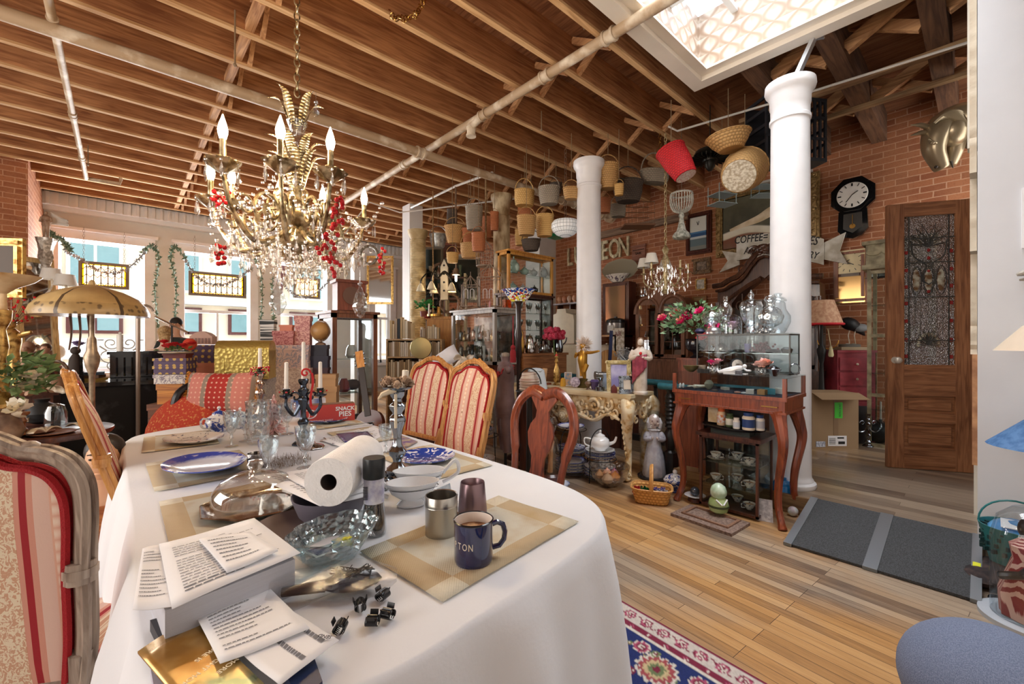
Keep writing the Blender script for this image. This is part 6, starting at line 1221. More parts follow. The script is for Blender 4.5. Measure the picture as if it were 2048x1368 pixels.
wh=cushion(V3(893,4.7,1.10),.30,.20,.16,'fluffy white bundle behind the striped chair',P('#eeeef4',.95,bump=.8,bsc=120),(R(60),R(-35),CR));
one(MB().lathe([(.2,0),(.26,.06),(.27,.12),(.25,.12),(.02,.02)],n=26),'wicker_tray','round wicker tray lying behind the fluffy bundle','tray',weave('#8a6238','#c99a60'),V3(882,5.3,.95))
one(MB().bb(-.25,.25,-.2,.2,0,.95),'stool_chest','wooden chest under the wicker tray','chest',MAHD,V3(882,5.3,0),CR)
one(MB().bb(-.15,.15,-.12,.12,0,1.0),'plinth','plinth under the fluffy white bundle','plinth',MAHD,V3(893,4.7,0),CR)
GREYF=wood('#8a827c','#bdb6ae',.4,3,2)
c2=glasscase('display_cabinet','grey framed glass cabinet full of silver and crystal, birdcage on top',3.35,3.78,4.0,4.92,1.0,1.68,GREYF,(.28,),.04,legs=4,lh=1.0,base=.0)
MB().bb(-.215,.215,-.46,.46,.86,1.0).build('base',MAHD,c2);MB().bb(.175,.18,-.42,.42,1.04,1.62).build('dark_backing',P('#3a342e',.3,.4,c2='#7a7064',sc=10),c2)
BOT=[glassm('bottle_glass','#e8efe8',.25),SILVER,DSILV,WCH,newmat('gold_vessel',.25,.9,srgb('#c9a878'))]
def vessel(p,h,r,k,label,grp,m=None):
 pr=[[(.6,0),(.9,.05),(1,.3),(.8,.6),(.35,.7),(.3,.95),(.45,1),(.2,1)],[(.8,0),(.2,.05),(.12,.4),(.5,.5),(.9,.7),(1,1),(.9,1),(.1,.5)],[(.7,0),(1,.2),(.9,.5),(1,.8),(.7,.85),(.2,.95),(.15,1),(.05,1)],[(.5,0),(.3,.1),(.7,.3),(.4,.55),(.6,.8),(.8,1),(.1,1)]][k%4]
 return one(MB().lathe([(a*r,b_*h)for a,b_ in pr],n=14),('bottle','goblet','sugar_bowl','candle_cup')[k%4],label,('bottle','glass','jar','vase')[k%4],m or BOT[k%5],p,0,grp)
rnd=random.Random(21)
for zz,nm in((1.035,'bottom'),(1.29,'middle')):
 for i in range(9):
  for j in range(2):vessel((3.43+.12*j+rnd.uniform(-.01,.01),4.12+.085*i,zz),rnd.uniform(.11,.22),.035,rnd.randint(0,7),'silver or crystal vessel on the %s level of the grey glass cabinet'%nm,'vessels in the grey cabinet, '+nm)
zt=1.706
bh=thing('birdcage_house','wire birdcage shaped like a domed mansion on the grey cabinet','birdcage',(3.56,4.5,zt),-.8);W_=P('#a99684',.6,c2='#7d6a5a',sc=20);f=MB()
def wirebox(x0,x1,y0,y1,z0,z1,n_=7,r=.004):
 for x in(x0,x1):
  for y in(y0,y1):f.tube([(x,y,z0),(x,y,z1)],r*1.8,4)
 for z in(z0,z1):f.tube([(x0,y0,z),(x1,y0,z),(x1,y1,z),(x0,y1,z)],r*1.6,4,closed=True)
 for i in range(1,n_):t=i/n_;f.tube([(x0+(x1-x0)*t,y0,z0),(x0+(x1-x0)*t,y0,z1)],r*.5,3);f.tube([(x0,y0+(y1-y0)*t,z0),(x0,y0+(y1-y0)*t,z1)],r*.5,3)
wirebox(-.28,.28,-.15,.15,0,.04,2);wirebox(-.26,-.05,-.12,.12,.04,.32);wirebox(-.05,.26,-.13,.13,.04,.42,9);
for cx_,r_,z0,h_ in((-.16,.10,.32,.14),(.10,.15,.42,.20)):
 for i in range(8):
  a=PI*i/4;f.tube(bez([(cx_+r_*math.cos(a),r_*.8*math.sin(a),z0),(cx_+r_*.95*math.cos(a),r_*.76*math.sin(a),z0+h_*.35),(cx_+r_*.35*math.cos(a),r_*.28*math.sin(a),z0+h_*.72),(cx_,0,z0+h_)],4),.004,4)
 f.tube([(cx_,0,z0+h_),(cx_,0,z0+h_+.05)],.004,4)
f.build('cage_wires',W_,bh);[MB().tube([(x-.025,-.125,.14),(x-.025,-.125,.24)]+arc((x,-.125,.24),.025,PI,0,8)+[(x+.025,-.125,.14)],.004,4).build('arched_window',WHITEP,bh)for x in(-.2,-.12,.05,.13)]
bc2=thing('birdcage','smaller domed wire birdcage hanging above the mansion cage','birdcage',pd(970,532,5.9));f=MB();
for i in range(12):a=PI*i/6;f.tube(bez([(.12*math.cos(a),.12*math.sin(a),0),(.12*math.cos(a),.12*math.sin(a),.2),(.06*math.cos(a),.06*math.sin(a),.3),(0,0,.36)],4),.004,4)
for z in(0,.1,.2):f.tube([(.12*math.cos(a),.12*math.sin(a),z)for a in[PI*i/8 for i in range(16)]],.005,4,closed=True)
f.build('cage_wires',W_,bc2);MB().tube([(0,0,.36),(0,0,3.7-bc2.location.z)],.004,4).build('cord',BRZ,bc2);MB().lathe([(.12,0),(.12,-.01)],n=20).build('tray',W_,bc2)
for k,(x,y,h,lb)in enumerate(((3.42,4.84,.16,'bare wooden figure group at the far end of the cabinet top'),(3.40,4.74,.13,'brown figurine beside the bare wooden figure group'),(3.40,4.15,.09,'small pink figurine on the cabinet corner'),(3.42,4.25,.07,'tiny brown box figure near the pink one'),(3.40,4.65,.08,'little pale house figure on the cabinet top'))):
 t=thing('figurine',lb,'figurine',(x,y,zt),PI);standing(t,h,[P('#8a6a50',.6),P('#a58468',.6),P('#d99a9a',.5),P('#7a5a44',.6),P('#d8ccb8',.6)][k],th=1.3)
oj=thing('orange_jar','amber orange glass jar at the near corner of the cabinet top','jar',(3.62,4.08,zt));MB().bb(-.05,.05,-.03,.03,0,.11).build('jar',glassm('amber_glass','#ff9a22',.1),oj)
c3=glasscase('display_cabinet','honey oak framed glass case of pale teapots, high beside the mosaic lamp',3.80,4.68,4.25,4.47,1.95,2.49,wood('#b9772c','#e0a550',.4,3,2),(.26,),.035,cat='display cabinet',back=P('#e8eef0',.5))
for k,(x,z,lb,s,m)in enumerate(((3.96,1.98,'pale green jug in the oak case, lower shelf',1.0,P('#cfe8dc',.15)),(4.15,1.98,'white teapot in the oak case, lower shelf, near the green jug',.9,WCH),(4.38,1.98,'silver teapot in the oak case, lower shelf',.9,DSILV),(3.98,2.22,'tall pale green coffee pot in the oak case, upper shelf',1.3,P('#cfe8dc',.15)),(4.18,2.22,'round pale green teapot in the oak case, upper shelf',1.0,P('#cfe8dc',.15)),(4.36,2.22,'white teapot with gold rim in the oak case, upper shelf',.95,WCH),(4.56,2.22,'white coffee pot at the wall end of the oak case',1.1,WCH))):
 q=teapot((x,4.34,z),.85*s,m,lb,[.4,3.0,.2][k%3],body=1.4 if s>1.05 else 1)
c4=glasscase('display_cabinet','dark framed glass cabinet of wine glasses below the oak case',3.80,4.68,4.25,4.5,1.2,1.92,MAHD,(.24,.48),.03,cat='display cabinet',back=P('#8fa09c',.3,c2='#c9d4d0',sc=8),legs=4,lh=1.2)
CGL=glassm('cabinet_goblet','#e2eae8',.4)
for zz,nm in((1.225,'lowest'),(1.445,'middle'),(1.685,'top')):
 for i in range(9):one(goblet_mb(.15,.033),'goblet','clear stemmed glass on the %s shelf of the dark glass cabinet'%nm,'glass',CGL,(3.88+.09*i,4.33+.05*(i%2),zz),0,'wine glasses on the %s shelf'%nm)
cn=thing('counter','brown wooden counter crowded with silver pots','counter',(4.24,4.08,0));MB().bb(-.42,.42,-.1,.12,0,1.1).build('body',wood('#7a4a2c','#b57a4a',ax=0),cn);MB().bb(-.44,.44,-.12,.14,1.1,1.13).build('top',wood('#7a4a2c','#b57a4a',ax=0),cn)
def pot(x,y,h,r,m,label,spout=True,name='coffee_pot'):
 t=thing(name,label,'pot',(x,y,1.13),-.5);MB().lathe([(r*.8,0),(r,.02),(r*1.05,h*.3),(r*.8,h*.6),(r*.7,h*.75),(r*.75,h*.78),(r*.4,h*.88),(r*.08,h*.92),(r*.14,h*.97),(.001,h)],n=20).build('body',m,t)
 if spout:MB().tube(bez([(r*.9,0,h*.35),(r*1.6,0,h*.5),(r*1.8,0,h*.72)],5),r*.13,6).build('spout',m,t);MB().tube(bez([(-r*.7,0,h*.7),(-r*1.7,0,h*.7),(-r*1.5,0,h*.3),(-r,0,h*.25)],5),r*.1,6).build('handle',m,t)
 return t
pot(4.0,4.05,.26,.06,SILVER,'tall silver coffee pot on the counter');pot(3.90,4.1,.34,.035,BRASS,'tall narrow brass pepper pot on the counter',False,'brass_pot');pot(4.12,4.06,.17,.04,BRZ,'small dark pot on the counter',True);pot(4.27,4.05,.22,.075,glassm('dark_glassjar','#b9bcbc',.3),'glass lidded urn on the counter',False,'urn');pot(4.56,4.05,.30,.07,DSILV,'pewter samovar at the counter end by the white column',True,'samovar')
sw=thing('bird_figurine','small white bird figurine at the near edge of the counter','figurine',(3.98,3.99,1.13),.4);MB().ball((0,0,.035),(.045,.022,.025)).tube([(.035,0,.04),(.05,0,.07),(.06,0,.085)],[.012,.008,.008],6).ball((.065,0,.088),.012).tube([(.07,0,.088),(.095,0,.08)],[.004,.001],5).build('body',WCH,sw)
ff=thing('feather_flowers','bunch of crimson pink feather flowers in the urn on the counter','flowers',pd(1107,668,5.75));b=MB();rnd=random.Random(4)
for i in range(40):b.ball((rnd.uniform(-.12,.12),rnd.uniform(-.1,.1),rnd.uniform(-.05,.06)),(rnd.uniform(.03,.05),)*3,6,4)
b.build('petals',P('#c92a4a',.9,c2='#e0607a',sc=60,bump=1,bsc=150),ff);MB().tube([(0,0,-.02),(.02,0,-.28)],.01,6).build('stem',GREEN,ff)
def mosaic():
 m=newmat('mosaic_glass',.25);n=NT(m);v=n.add('TexVoronoi',{'Vector':n.coord((1,1,1)),'Scale':42.0});e=n.add('TexVoronoi',{'Vector':n.coord(),'Scale':42.0},feature='DISTANCE_TO_EDGE').outputs['Distance']
 sp=n.add('SeparateXYZ',{0:v.outputs['Color']});z=n.add('SeparateXYZ',{0:n.add('TexCoord').outputs['Object']}).outputs[2]
 f=n.math('ADD',n.math('MULTIPLY',sp.outputs[0],.45),n.math('MULTIPLY',n.math('SUBTRACT',z,1.73),4.0));c=n.ramp(f,[(0,srgb('#e8d24a')),(.3,srgb('#f0f0ea')),(.42,srgb('#c9332a')),(.5,srgb('#f0e8d8')),(.62,srgb('#2a4a9a')),(.8,srgb('#e8e8f0')),(.9,srgb('#2c4488'))],True)
 c=n.mix(n.math('LESS_THAN',e,.05),c,srgb('#181410'));n.col(c);n.l.new(c,n.b.inputs['Emission Color']);n.b.inputs['Emission Strength'].default_value=.25;return m
tl_=thing('torchiere_lamp','torchiere lamp with mosaic glass bowl shade and dark turned pole','floor lamp',V3(1037,4.75,0));zb=1.28+81*4.75/860
MB().lathe([(.08,zb),(.10,zb+.02),(.13,zb+.06),(.175,zb+.125),(.19,zb+.13),(.172,zb+.12),(.12,zb+.06),(.02,zb+.01)],n=32).build('lamp_shade',mosaic(),tl_);tl_.children[0].data.transform(Tr(0,0,0))
MB().lathe([(.14,0),(.12,.03),(.03,.06),(.025,.5),(.035,.55),(.022,.6),(.022,1.1),(.04,1.14),(.03,1.3),(.045,1.36),(.025,1.45),(.03,zb-.04),(.05,zb)],n=14).build('pole',P('#2c1c1a',.3),tl_)
tas=thing('tassel','long red tassel hanging from the dark lamp pole','tassel',V3(1026,4.62,1.06));MB().lathe([(.035,0),(.032,.12),(.02,.14),(.03,.16),(.012,.19)],n=14).build('fringe',P('#8a1a20',.9,sc=80),tas);MB().tube([(0,0,.18),(.02,.02,.5)],.006,5).build('cord',P('#8a1a20',.8),tas)
mq=thing('mannequin','brown child mannequin torso wearing a red berry necklace','mannequin',V3(1011,4.2,0),PI-.5)
LTH=P('#6d5452',.6,c2='#5a4240',sc=6);b=MB();ax=[(.050,.045,1.14),(.048,.04,1.09),(.075,.06,1.07),(.125,.075,1.04),(.135,.08,1.0),(.12,.085,.92),(.105,.08,.84),(.108,.085,.76),(.122,.095,.68),(.125,.10,.60),(.115,.095,.55)]
b.grid(lambda u,v:(lambda k,t:((ax[k][1]*(1-t)+ax[min(k+1,10)][1]*t)*math.cos(2*PI*u),(ax[k][0]*(1-t)+ax[min(k+1,10)][0]*t)*math.sin(2*PI*u),ax[k][2]*(1-t)+ax[min(k+1,10)][2]*t))(min(int(v*10),9),v*10-min(int(v*10),9)),24,30,closed_u=True)
for s_ in(-1,1):b.tube([(0,s_*.055,.60),(.01,s_*.06,.5),(.01,s_*.062,.38),(.0,s_*.06,.22)],[.068,.062,.05,.038],14)
for s_ in(-1,1):b.ball((0,s_*.122,1.015),(.035,.03,.04))
b.build('body',LTH,mq,smooth=80);MB().lathe([(.035,1.13),(.042,1.15),(.04,1.17),(.01,1.18)],n=14).build('neck_cap',P('#8a7a6a',.5),mq)
b=MB();rnd=random.Random(2)
for i in range(150):a=rnd.uniform(0,2*PI);b.ball((.02+.09*math.cos(a)+rnd.uniform(-.01,.01),.105*math.sin(a)+rnd.uniform(-.012,.012),1.03-.075*max(0,math.cos(a))+rnd.uniform(-.02,.02)),.009,5,4)
b.build('necklace',P('#9a2328',.5),mq);MB().lathe([(.12,0),(.11,.02),(.015,.03),(.012,.6)],n=16).build('stand',IRON,mq)
pl=thing('shell_planter','tall stone urn heaped with coral and shells behind the striped chair','planter',V3(940,4.45,0));STONE=P('#b5a690',.7,c2='#7d6c58',sc=10);MB().lathe([(.12,0),(.13,.05),(.06,.12),(.05,.3),(.09,.5),(.12,.75),(.10,.82),(.14,.86)],n=16,rf=lambda a,j:1+.07*math.sin(a*8)).build('urn',STONE,pl)
b=MB();rnd=random.Random(12)
for i in range(26):p=(rnd.uniform(-.17,.2),rnd.uniform(-.12,.12),.9+rnd.uniform(0,.2));b.grid(lambda u,v:(.06*v*math.cos(PI*u)*(1+.15*math.sin(u*30)),.06*v*math.sin(PI*u),.03*v*v),10,3,T=Tr(*p)@Euler((rnd.uniform(-1.5,1.5),rnd.uniform(-1.5,1.5),rnd.uniform(0,6))).to_matrix().to_4x4())
b.build('shells',BONE,pl,sol=.004)
at=thing('artichoke','green artichoke ornament on a dark metal stand','ornament',V3(959,4.2,.60));b=MB()
for k in range(8):
 for i in range(10):a=2*PI*i/10+k*.3;z=.03+.022*k;r_=.075*math.sin(PI*min(.95,(k+1.2)/9));b.add([(r_*.7,-.018,z-.015),(r_*.7,.018,z-.015),(r_*1.12,0,z+.03)],[(0,1,2)],Rz(a))
b.ball((0,0,.11),(.06,.06,.09));b.build('leaves',P('#3f8a5c',.6,c2='#7ab58a',sc=30),at);MB().lathe([(.05,-.6),(.04,-.58),(.012,-.55),(.012,-.03),(.04,0)],n=12).build('stand',IRON,at)
sg=thing('cherub_statue','pale stone cherub with bent legs beside the striped chair','statue',V3(945,4.0,.12),-2.0);standing(sg,.6,P('#c2a98a',.6,c2='#a38465',sc=10),robe=False,th=1.3)
one(MB().lathe([(.17,0),(.17,.09),(.15,.12)],n=8),'plinth','low plinth under the stone cherub','plinth',MAHD,V3(945,4.0,0))
def dishrack(px,d,label,tiers,m=BLUERIM):
 t=thing('plate_rack',label,'plate rack',V3(px,d,0),0);b=MB();b.tube(arc((0,0,.32),.15,0,PI,14)+[(-.15,0,.3),(-.16,0,0)],.005,5);b.tube([(.15,0,.32),(.16,0,0)],.005,5);b.tube([(0,.15,0),(0,.14,.3)],.005,5)
 for z,_,_ in tiers:b.tube([(.15*math.cos(a),.15*math.sin(a),z)for a in[PI*i/9 for i in range(18)]],.004,5,closed=True)
 b.build('wire_frame',IRON,t);k=0
 for z,n_,rr in tiers:
  for i in range(n_):one(plate_mb(rr,h=.018),'plate','plate in the %s pile, %s'%(('lowest','middle','top')[min(k,2)],label.split(',')[0]),'plate',[m,BLUEP,GREYFL][(i+k)%3 if k else(i%2)*2],V3(px,d,z+.006+i*.014),0,'plates in the '+label.split(',')[0])
  k+=1
 return t
dishrack(966,4.25,'wire plate rack beside the mannequin legs, two tiers',((.05,6,.12),(.36,4,.11)),GREYFL)
dishrack(1142,4.15,'wire plate rack left of the white teapot, blue platters',((.04,7,.15),(.21,4,.135),(.44,2,.13)))
dishrack(1200,4.0,'wire plate rack carrying the white teapot, stacked plates',((.04,6,.145),(.20,4,.14)))
teapot(V3(1200,4.0,.275),1.25,WCH,'white teapot on the stack of plates in the wire rack',PI+CR+PI)
one(plate_mb(.135),'plate','white saucer bowl under the white teapot','plate',WCH,V3(1200,4.0,.262))
cl_=thing('glass_cloche','glass dome over a wooden hand, seen through the splat chair','cloche',V3(1100,3.9,.0));MB().lathe([(.09,.1),(.09,.3),(.07,.4),(.03,.45),(.05,.48),(.0705,.55),(.05,.60),(.001,.62)],n=24).build('dome',CLEAR,cl_);MB().lathe([(.11,0),(.11,.08),(.09,.1)],n=20).build('base',MAHD,cl_);MB().tube([(.0,0,.1),(.01,0,.3),(.02,0,.38)],[.025,.022,.03],8).tube([(.02,0,.38),(.05,0,.43)],.01,6).tube([(.02,.01,.38),(.04,.02,.45)],.009,6).tube([(.02,-.01,.38),(.02,-.02,.46)],.009,6).build('wooden_hand',wood('#a5673c','#cf935c'),cl_)
for k,px in enumerate((1098,1112)):one(plate_mb(.12),'plate',('blue rimmed plate on the floor by the splat chair leg, lower','blue rimmed plate on the floor by the splat chair leg, upper')[k],'plate',BLUERIM,V3(px,3.75,.012+.016*k))
jr=thing('striped_jar','lidded striped pottery jar behind the splat chair','jar',V3(1059,3.75,.86));MB().lathe([(.08,0)]+[(.085+.006*(i%2),.012*i)for i in range(9)]+[(.07,.12),(.065,.15),(.06,.155),(.01,.16)],n=24).build('jar',P('#cbbfae',.5,c2='#8f6a5c',sc=14,st=(.2,.2,6)),jr);MB().tube(arc((0,0,.05),.14,.1,PI-.1,14,'yz'),.006,5).build('handle',IRON,jr)
one(MB().lathe([(.14,0),(.03,.04),(.025,.82),(.12,.85),(.12,.86)],n=16),'pedestal','iron pedestal carrying the striped jar','pedestal',IRON,V3(1059,3.75,0))
cs_=thing('shirt_bust','pale blue cloth bundle at the end of the gilt console','cloth',V3(1072,4.35,.80));b=MB();b.grid(lambda u,v:(.10*math.cos(2*PI*u)*(1-.3*v)*(1+.12*math.sin(u*30)),.12*math.sin(2*PI*u)*(1-.3*v)*(1+.1*math.sin(u*25)),.2*v),40,6,closed_u=True);b.ball((0,0,.19),(.075,.09,.03));b.build('cloth',P('#c5cfd6',.9),cs_)
one(MB().bb(-.12,.12,-.12,.12,0,.8),'crate','dark crate under the pale blue cloth bundle','crate',MAHD,V3(1072,4.35,0),.3)
def consolemat():
 m=newmat('antiqued_gilt',.38,.1);n=NT(m);t=n.add('TexNoise',{'Vector':n.coord(),'Scale':16.0,'Detail':5.0}).outputs['Fac'];n.col(n.ramp(t,[(.28,srgb('#94683a')),(.40,srgb('#dcb980')),(.54,srgb('#f2e4c4'))]));return m
CGILT=consolemat();cx0,cx1,cy0,cy1=3.42,3.84,2.17,3.72;ct=thing('console_table','cream and gold rococo console table carved with shells and scrolls','console table',((cx0+cx1)/2,(cy0+cy1)/2,0));hx,hy=(cx1-cx0)/2,(cy1-cy0)/2
top=[]
for i in range(25):v=-1+2*i/24;top.append((-hx-.03-.035*math.cos(v*PI)*(1-v*v*.5)-.02*math.cos(v*2*PI),v*hy*1.04))
top=top+[(hx,hy*1.0),(hx,-hy*1.0)];MB().prism(top,.77,.80).prism([(x*.96,y*.98)for x,y in top],.75,.77).build('top',P('#dcc79a',.35,c2='#efe0bd',sc=5),ct)
ap=MB();X0=-hx+.01
apr=[]
for i in range(41):v=-1+2*i/40;apr.append((v*hy*.96,.56-.07*math.exp(-(v*3.2)**2)-.0+.06*abs(math.sin(v*PI*1.5))))
ap.prism([(y,z)for y,z in apr]+[(hy*.96,.75),(-hy*.96,.75)],-.012,.012,Tr(X0+.01,0,0)@Rz(PI/2)@Rx(PI/2))
sd_=MB()
rnd=random.Random(5)
def cscroll(B,y,z,r,fl,a0,x=X0-.02,ax_='yz',tr=.3):
 pts=spiral((x,y,z)if ax_=='yz' else(y,x,z),r,1.25,22,ax_,fl,a0);B.tube(pts,[r*tr*(1-.6*i/22)for i in range(23)],7);B.ball(pts[-1],r*tr*.9,7,5)
for s_ in(-1,1):
 for(v,z,r,fl,a0)in((.16,.60,.07,1,2),(.30,.67,.06,-1,0),(.36,.58,.065,1,1),(.50,.66,.07,-1,2.5),(.60,.58,.05,1,.5),(.70,.68,.055,-1,1),(.80,.62,.05,1,3),(.45,.54,.035,-1,0),(.24,.52,.04,1,0),(.88,.69,.04,-1,2),(.10,.70,.03,1,1),(.57,.72,.025,1,0)):cscroll(ap,s_*v*hy,z,r,s_*fl,a0 if s_>0 else PI-a0)
 ap.tube(bez([(X0-.03,s_*.05,.50),(X0-.035,s_*.2,.56),(X0-.03,s_*.38,.52),(X0-.03,s_*.55,.60),(X0-.03,s_*.68,.56)],6),[.018+.006*math.sin(i)for i in range(25)],7)
 for i in range(9):ap.ball((X0-.03,s_*(.12+.06*i),.62+.05*math.sin(i*2.2)),(.016,.022,.022),7,5)
for i in range(9):
 a=PI*(i+.5)/9;ap.tube([(X0-.02,0,.62),(X0-.06,.05*math.cos(a),.62+.05*math.sin(a)),(X0-.04,.105*math.cos(a),.62+.11*math.sin(a))],[.008,.014,.017],7)
for k,rr in enumerate((.07,.05,.03,.012)):ap.tube([(X0-.03-.012*k,rr*math.cos(a),.52+rr*math.sin(a))for a in[2*PI*i/14 for i in range(14)]],.014,6,closed=True)
ap.build('carved_apron',CGILT,ct)
for yy in(-hy*.97,hy*.97):
 sd_=MB();sd_.bb(-hx+.03,hx-.02,yy-.012,yy+.012,.60,.75);s_=-1 if yy<0 else 1
 for(x,z,r,fl,a0)in((-.12,.66,.06,1,0),(0,.62,.07,-1,1),(.12,.68,.055,1,2),(-.04,.70,.03,1,0),(.05,.55,.045,-1,2),(-.1,.56,.04,1,2)):sd_.tube(spiral((x,yy+s_*.02,z),r,1.25,20,'xz',fl,a0),[r*.28*(1-.6*i/20)for i in range(21)],7)
 sd_.build('side_apron',CGILT,ct)
for sx,sy in((-1,-1),(-1,1),(1,-1),(1,1)):
 lg_=MB();x,y=sx*(hx-.05),sy*(hy-.06);o2=sx*.05
 lg_.tube(bez([(x,y,.74),(x+o2*1.3,y+sy*.05,.66),(x+o2*.9,y+sy*.03,.52),(x-o2*.2,y,.34),(x-o2*.4,y,.2),(x-o2*.1,y,.1),(x+o2*.6,y+sy*.02,.04)],5),[.05,.062,.07,.07,.068,.066,.063,.06,.057,.054,.051,.048,.045,.042,.04,.038,.036,.034,.033,.032,.032,.033,.034,.035,.036,.037,.038,.039,.04,.042,.042][:31],12)
 for i in range(8):lg_.ball((x+o2*(.9-.22*i)-.045*(1 if sx<0 else 0),y,.55-.05*i),(.014,.012,.02),6,4)
 lg_.tube(spiral((x+o2*1.0,y+sy*.035,.06),.045,1.1,16,'xz',sx,0),.018,7);lg_.tube(spiral((x+o2*1.3,y+sy*.055,.66),.05,1.2,16,'yz',sy,1),.016,7);lg_.ball((x+o2*.3,y,.03),(.055,.05,.03));lg_.build('leg',CGILT,ct)
CT=.801
def cpos(px,dx=.0,X=3.85):p=pX(px,700,X+dx-.26);return Vector((p.x,p.y,CT))
def photo_frame(px,w_,h_,label,fm,pm,tilt=-.12,yaw=.0,X=3.85,fw=.03,orn=False):
 p=cpos(px,0,X);t=frame(p+Vector((0,0,h_/2*math.cos(tilt)+.002)),w_,h_,Rz(CR+yaw)@Rx(tilt),label,fm,pm,fw,.02,'framed_photo','photo frame',orn);return t
photo_frame(1238,.24,.30,'large cream gilt photo frame with violet print on the console',P('#ded0a4',.5,c2='#b9a468',sc=20),P('#c9c4e4',.5,c2='#8f8ac0',sc=6),fw=.045,orn=True,X=3.85)
photo_frame(1254,.145,.165,'small ornate silver photo frame at the near corner of the console',DSILV,P('#dcd2c4',.6),X=3.72,fw=.04,orn=True,yaw=.1)
photo_frame(1136,.08,.15,'leaning white bordered blue card picture on the console',PAPER,P('#6f8fb0',.5,c2='#c9a888',sc=30),yaw=-.3,X=3.84,fw=.008)
one(MB().box((0,0,.085),(.018,.06,.19),Ry(.3)),'wooden_plaque','tan wooden plaque leaning at the cloth end of the console','plaque',wood('#b5895c','#dcb487'),cpos(1086),.3);one(MB().bb(-.05,.05,-.02,.02,0,.02),'small_box','small brown block at the foot of the leaning plaque','box',MAHOG,cpos(1094,-.06))
pb_=thing('perfume_bottle','tall pointed gilt filigree perfume bottle on the console','bottle',cpos(1113));MB().lathe([(.03,0),(.035,.01),(.02,.03),(.035,.06),(.032,.16),(.018,.21),(.012,.24),(.025,.26),(.012,.29),(.02,.31),(.005,.35),(.001,.37)],n=16,rf=lambda a,j:1+.12*math.sin(a*6+j*15)).build('bottle',GILT,pb_);MB().ball((0,0,.33),.016).build('stopper',BERRY,pb_)
one(MB().lathe([(.04,0),(.045,.02),(.03,.08),(.001,.095)],n=8,sy=.6),'amber_stone','polished yellow amber stone on the console','stone',newmat('amber',.1,0,srgb('#e0a93c')),cpos(1126,-.05));one(MB().lathe([(.05,-.02),(.055,0),(.05,.02),(.01,.025)],n=24,T=Tr(0,0,.06)@Rx(PI/2)),'glass_paperweight','round violet glass paperweight on the console','paperweight',P('#8a7a8c',.1,c2='#c9bccc',sc=40),cpos(1150,-.08),CR)
gc=thing('cherub_figure','gold cherub doll with pale feather hair and outstretched arm on the console','figurine',cpos(1166),PI);
hk=MB();hk.lathe([(.06,0),(.055,.02),(.045,.03),(.045,.08),(.055,.09),(.03,.1)],n=4,T=Rz(PI/4));hk.build('base',P('#6f5f34',.4,.6),gc);body_=Matrix();
b=MB();GD=newmat('gold_paint',.3,.7,srgb('#c9963c'))
b.tube([(0,.02,.10),(.03,.035,.17),(-.01,.03,.24)],[.018,.026,.034],8).tube([(0,-.02,.12),(-.02,-.03,.18),(0,-.02,.25)],[.018,.026,.034],8)
b.tube([(0,0,.23),(.01,0,.29),(0,0,.36),(0,0,.40)],[.045,.052,.048,.022],12).ball((0,0,.435),(.038,.036,.042),14,10).ball((.036,0,.43),(.008,.006,.009),6,4)
b.tube(bez([(0,.045,.37),(.02,.12,.37),(.03,.21,.385)],4),[.02,.019,.018,.017,.016,.015,.013,.012,.011],7).ball((.03,.22,.387),(.014,.016,.01)).tube(bez([(0,-.045,.37),(.03,-.08,.32),(.06,-.04,.36)],4),.014,7);b.build('body',GD,gc)
b=MB();rnd=random.Random(6)
for i in range(260):
 d_=Vector((rnd.gauss(0,1)-.3,rnd.gauss(0,1),rnd.gauss(0,1)+.35)).normalized();p=Vector((-.01,0,.445))+d_*.035;b.tube([p,p+d_*rnd.uniform(.03,.075)+Vector((rnd.uniform(-.01,.01),)*3)],[.006,.001],3)
b.build('hair',P('#e3d2c4',.9),gc)
js=thing('robed_statue','white robed statue with crimson sash and hand on the heart','statue',cpos(1281,0,3.80),PI+.55)
ROBE=P('#ddd3c8',.6,c2='#c9b9a8',sc=10);b=MB();b.lathe([(.075,0),(.08,.02),(.07,.03)],n=16,sy=.85).lathe([(.055,.03),(.06,.05),(.055,.14),(.058,.22),(.062,.3),(.066,.36),(.062,.40),(.03,.425),(.022,.44)],n=28,sx=.85,rf=lambda a,j:1+.07*math.sin(a*8+j*4)*(1-j*.6))
b.ball((.005,0,.475),(.028,.026,.036),14,10).ball((.031,0,.472),(.006,.005,.008),6,4)
for s_ in(-1,1):b.tube(bez([(0,s_*.058,.40),(.015,s_*.082,.33),(.055,s_*.03,.335 if s_>0 else .355)],4),[.026,.027,.028,.027,.026,.024,.02,.016,.012],8).ball((.062,s_*.018,.34 if s_>0 else .36),(.012,.014,.012),7,5)
b.build('body',ROBE,js,smooth=70);MB().ball((-.012,0,.487),(.028,.033,.036),14,8).tube([(-.01,0,.48),(-.015,0,.42)],[.032,.034],10).tube([(.022,0,.45),(.02,0,.435)],[.016,.008],8).build('hair',P('#7a5a40',.7),js)
b=MB();b.grid(lambda u,v:((.062+.006*math.sin(u*20))*math.cos(-1.3+2.1*u),(.07+.006*math.sin(u*20))*math.sin(-1.3+2.1*u)*1.0,.33-.24*v*(1-.5*u)+.04*u),20,10);b.build('sash',P('#a8485a',.7,c2='#8a3246',sc=20),js,sol=.004);MB().ball((.065,0,.375),(.008,.014,.016)).build('heart',BERRY,js)
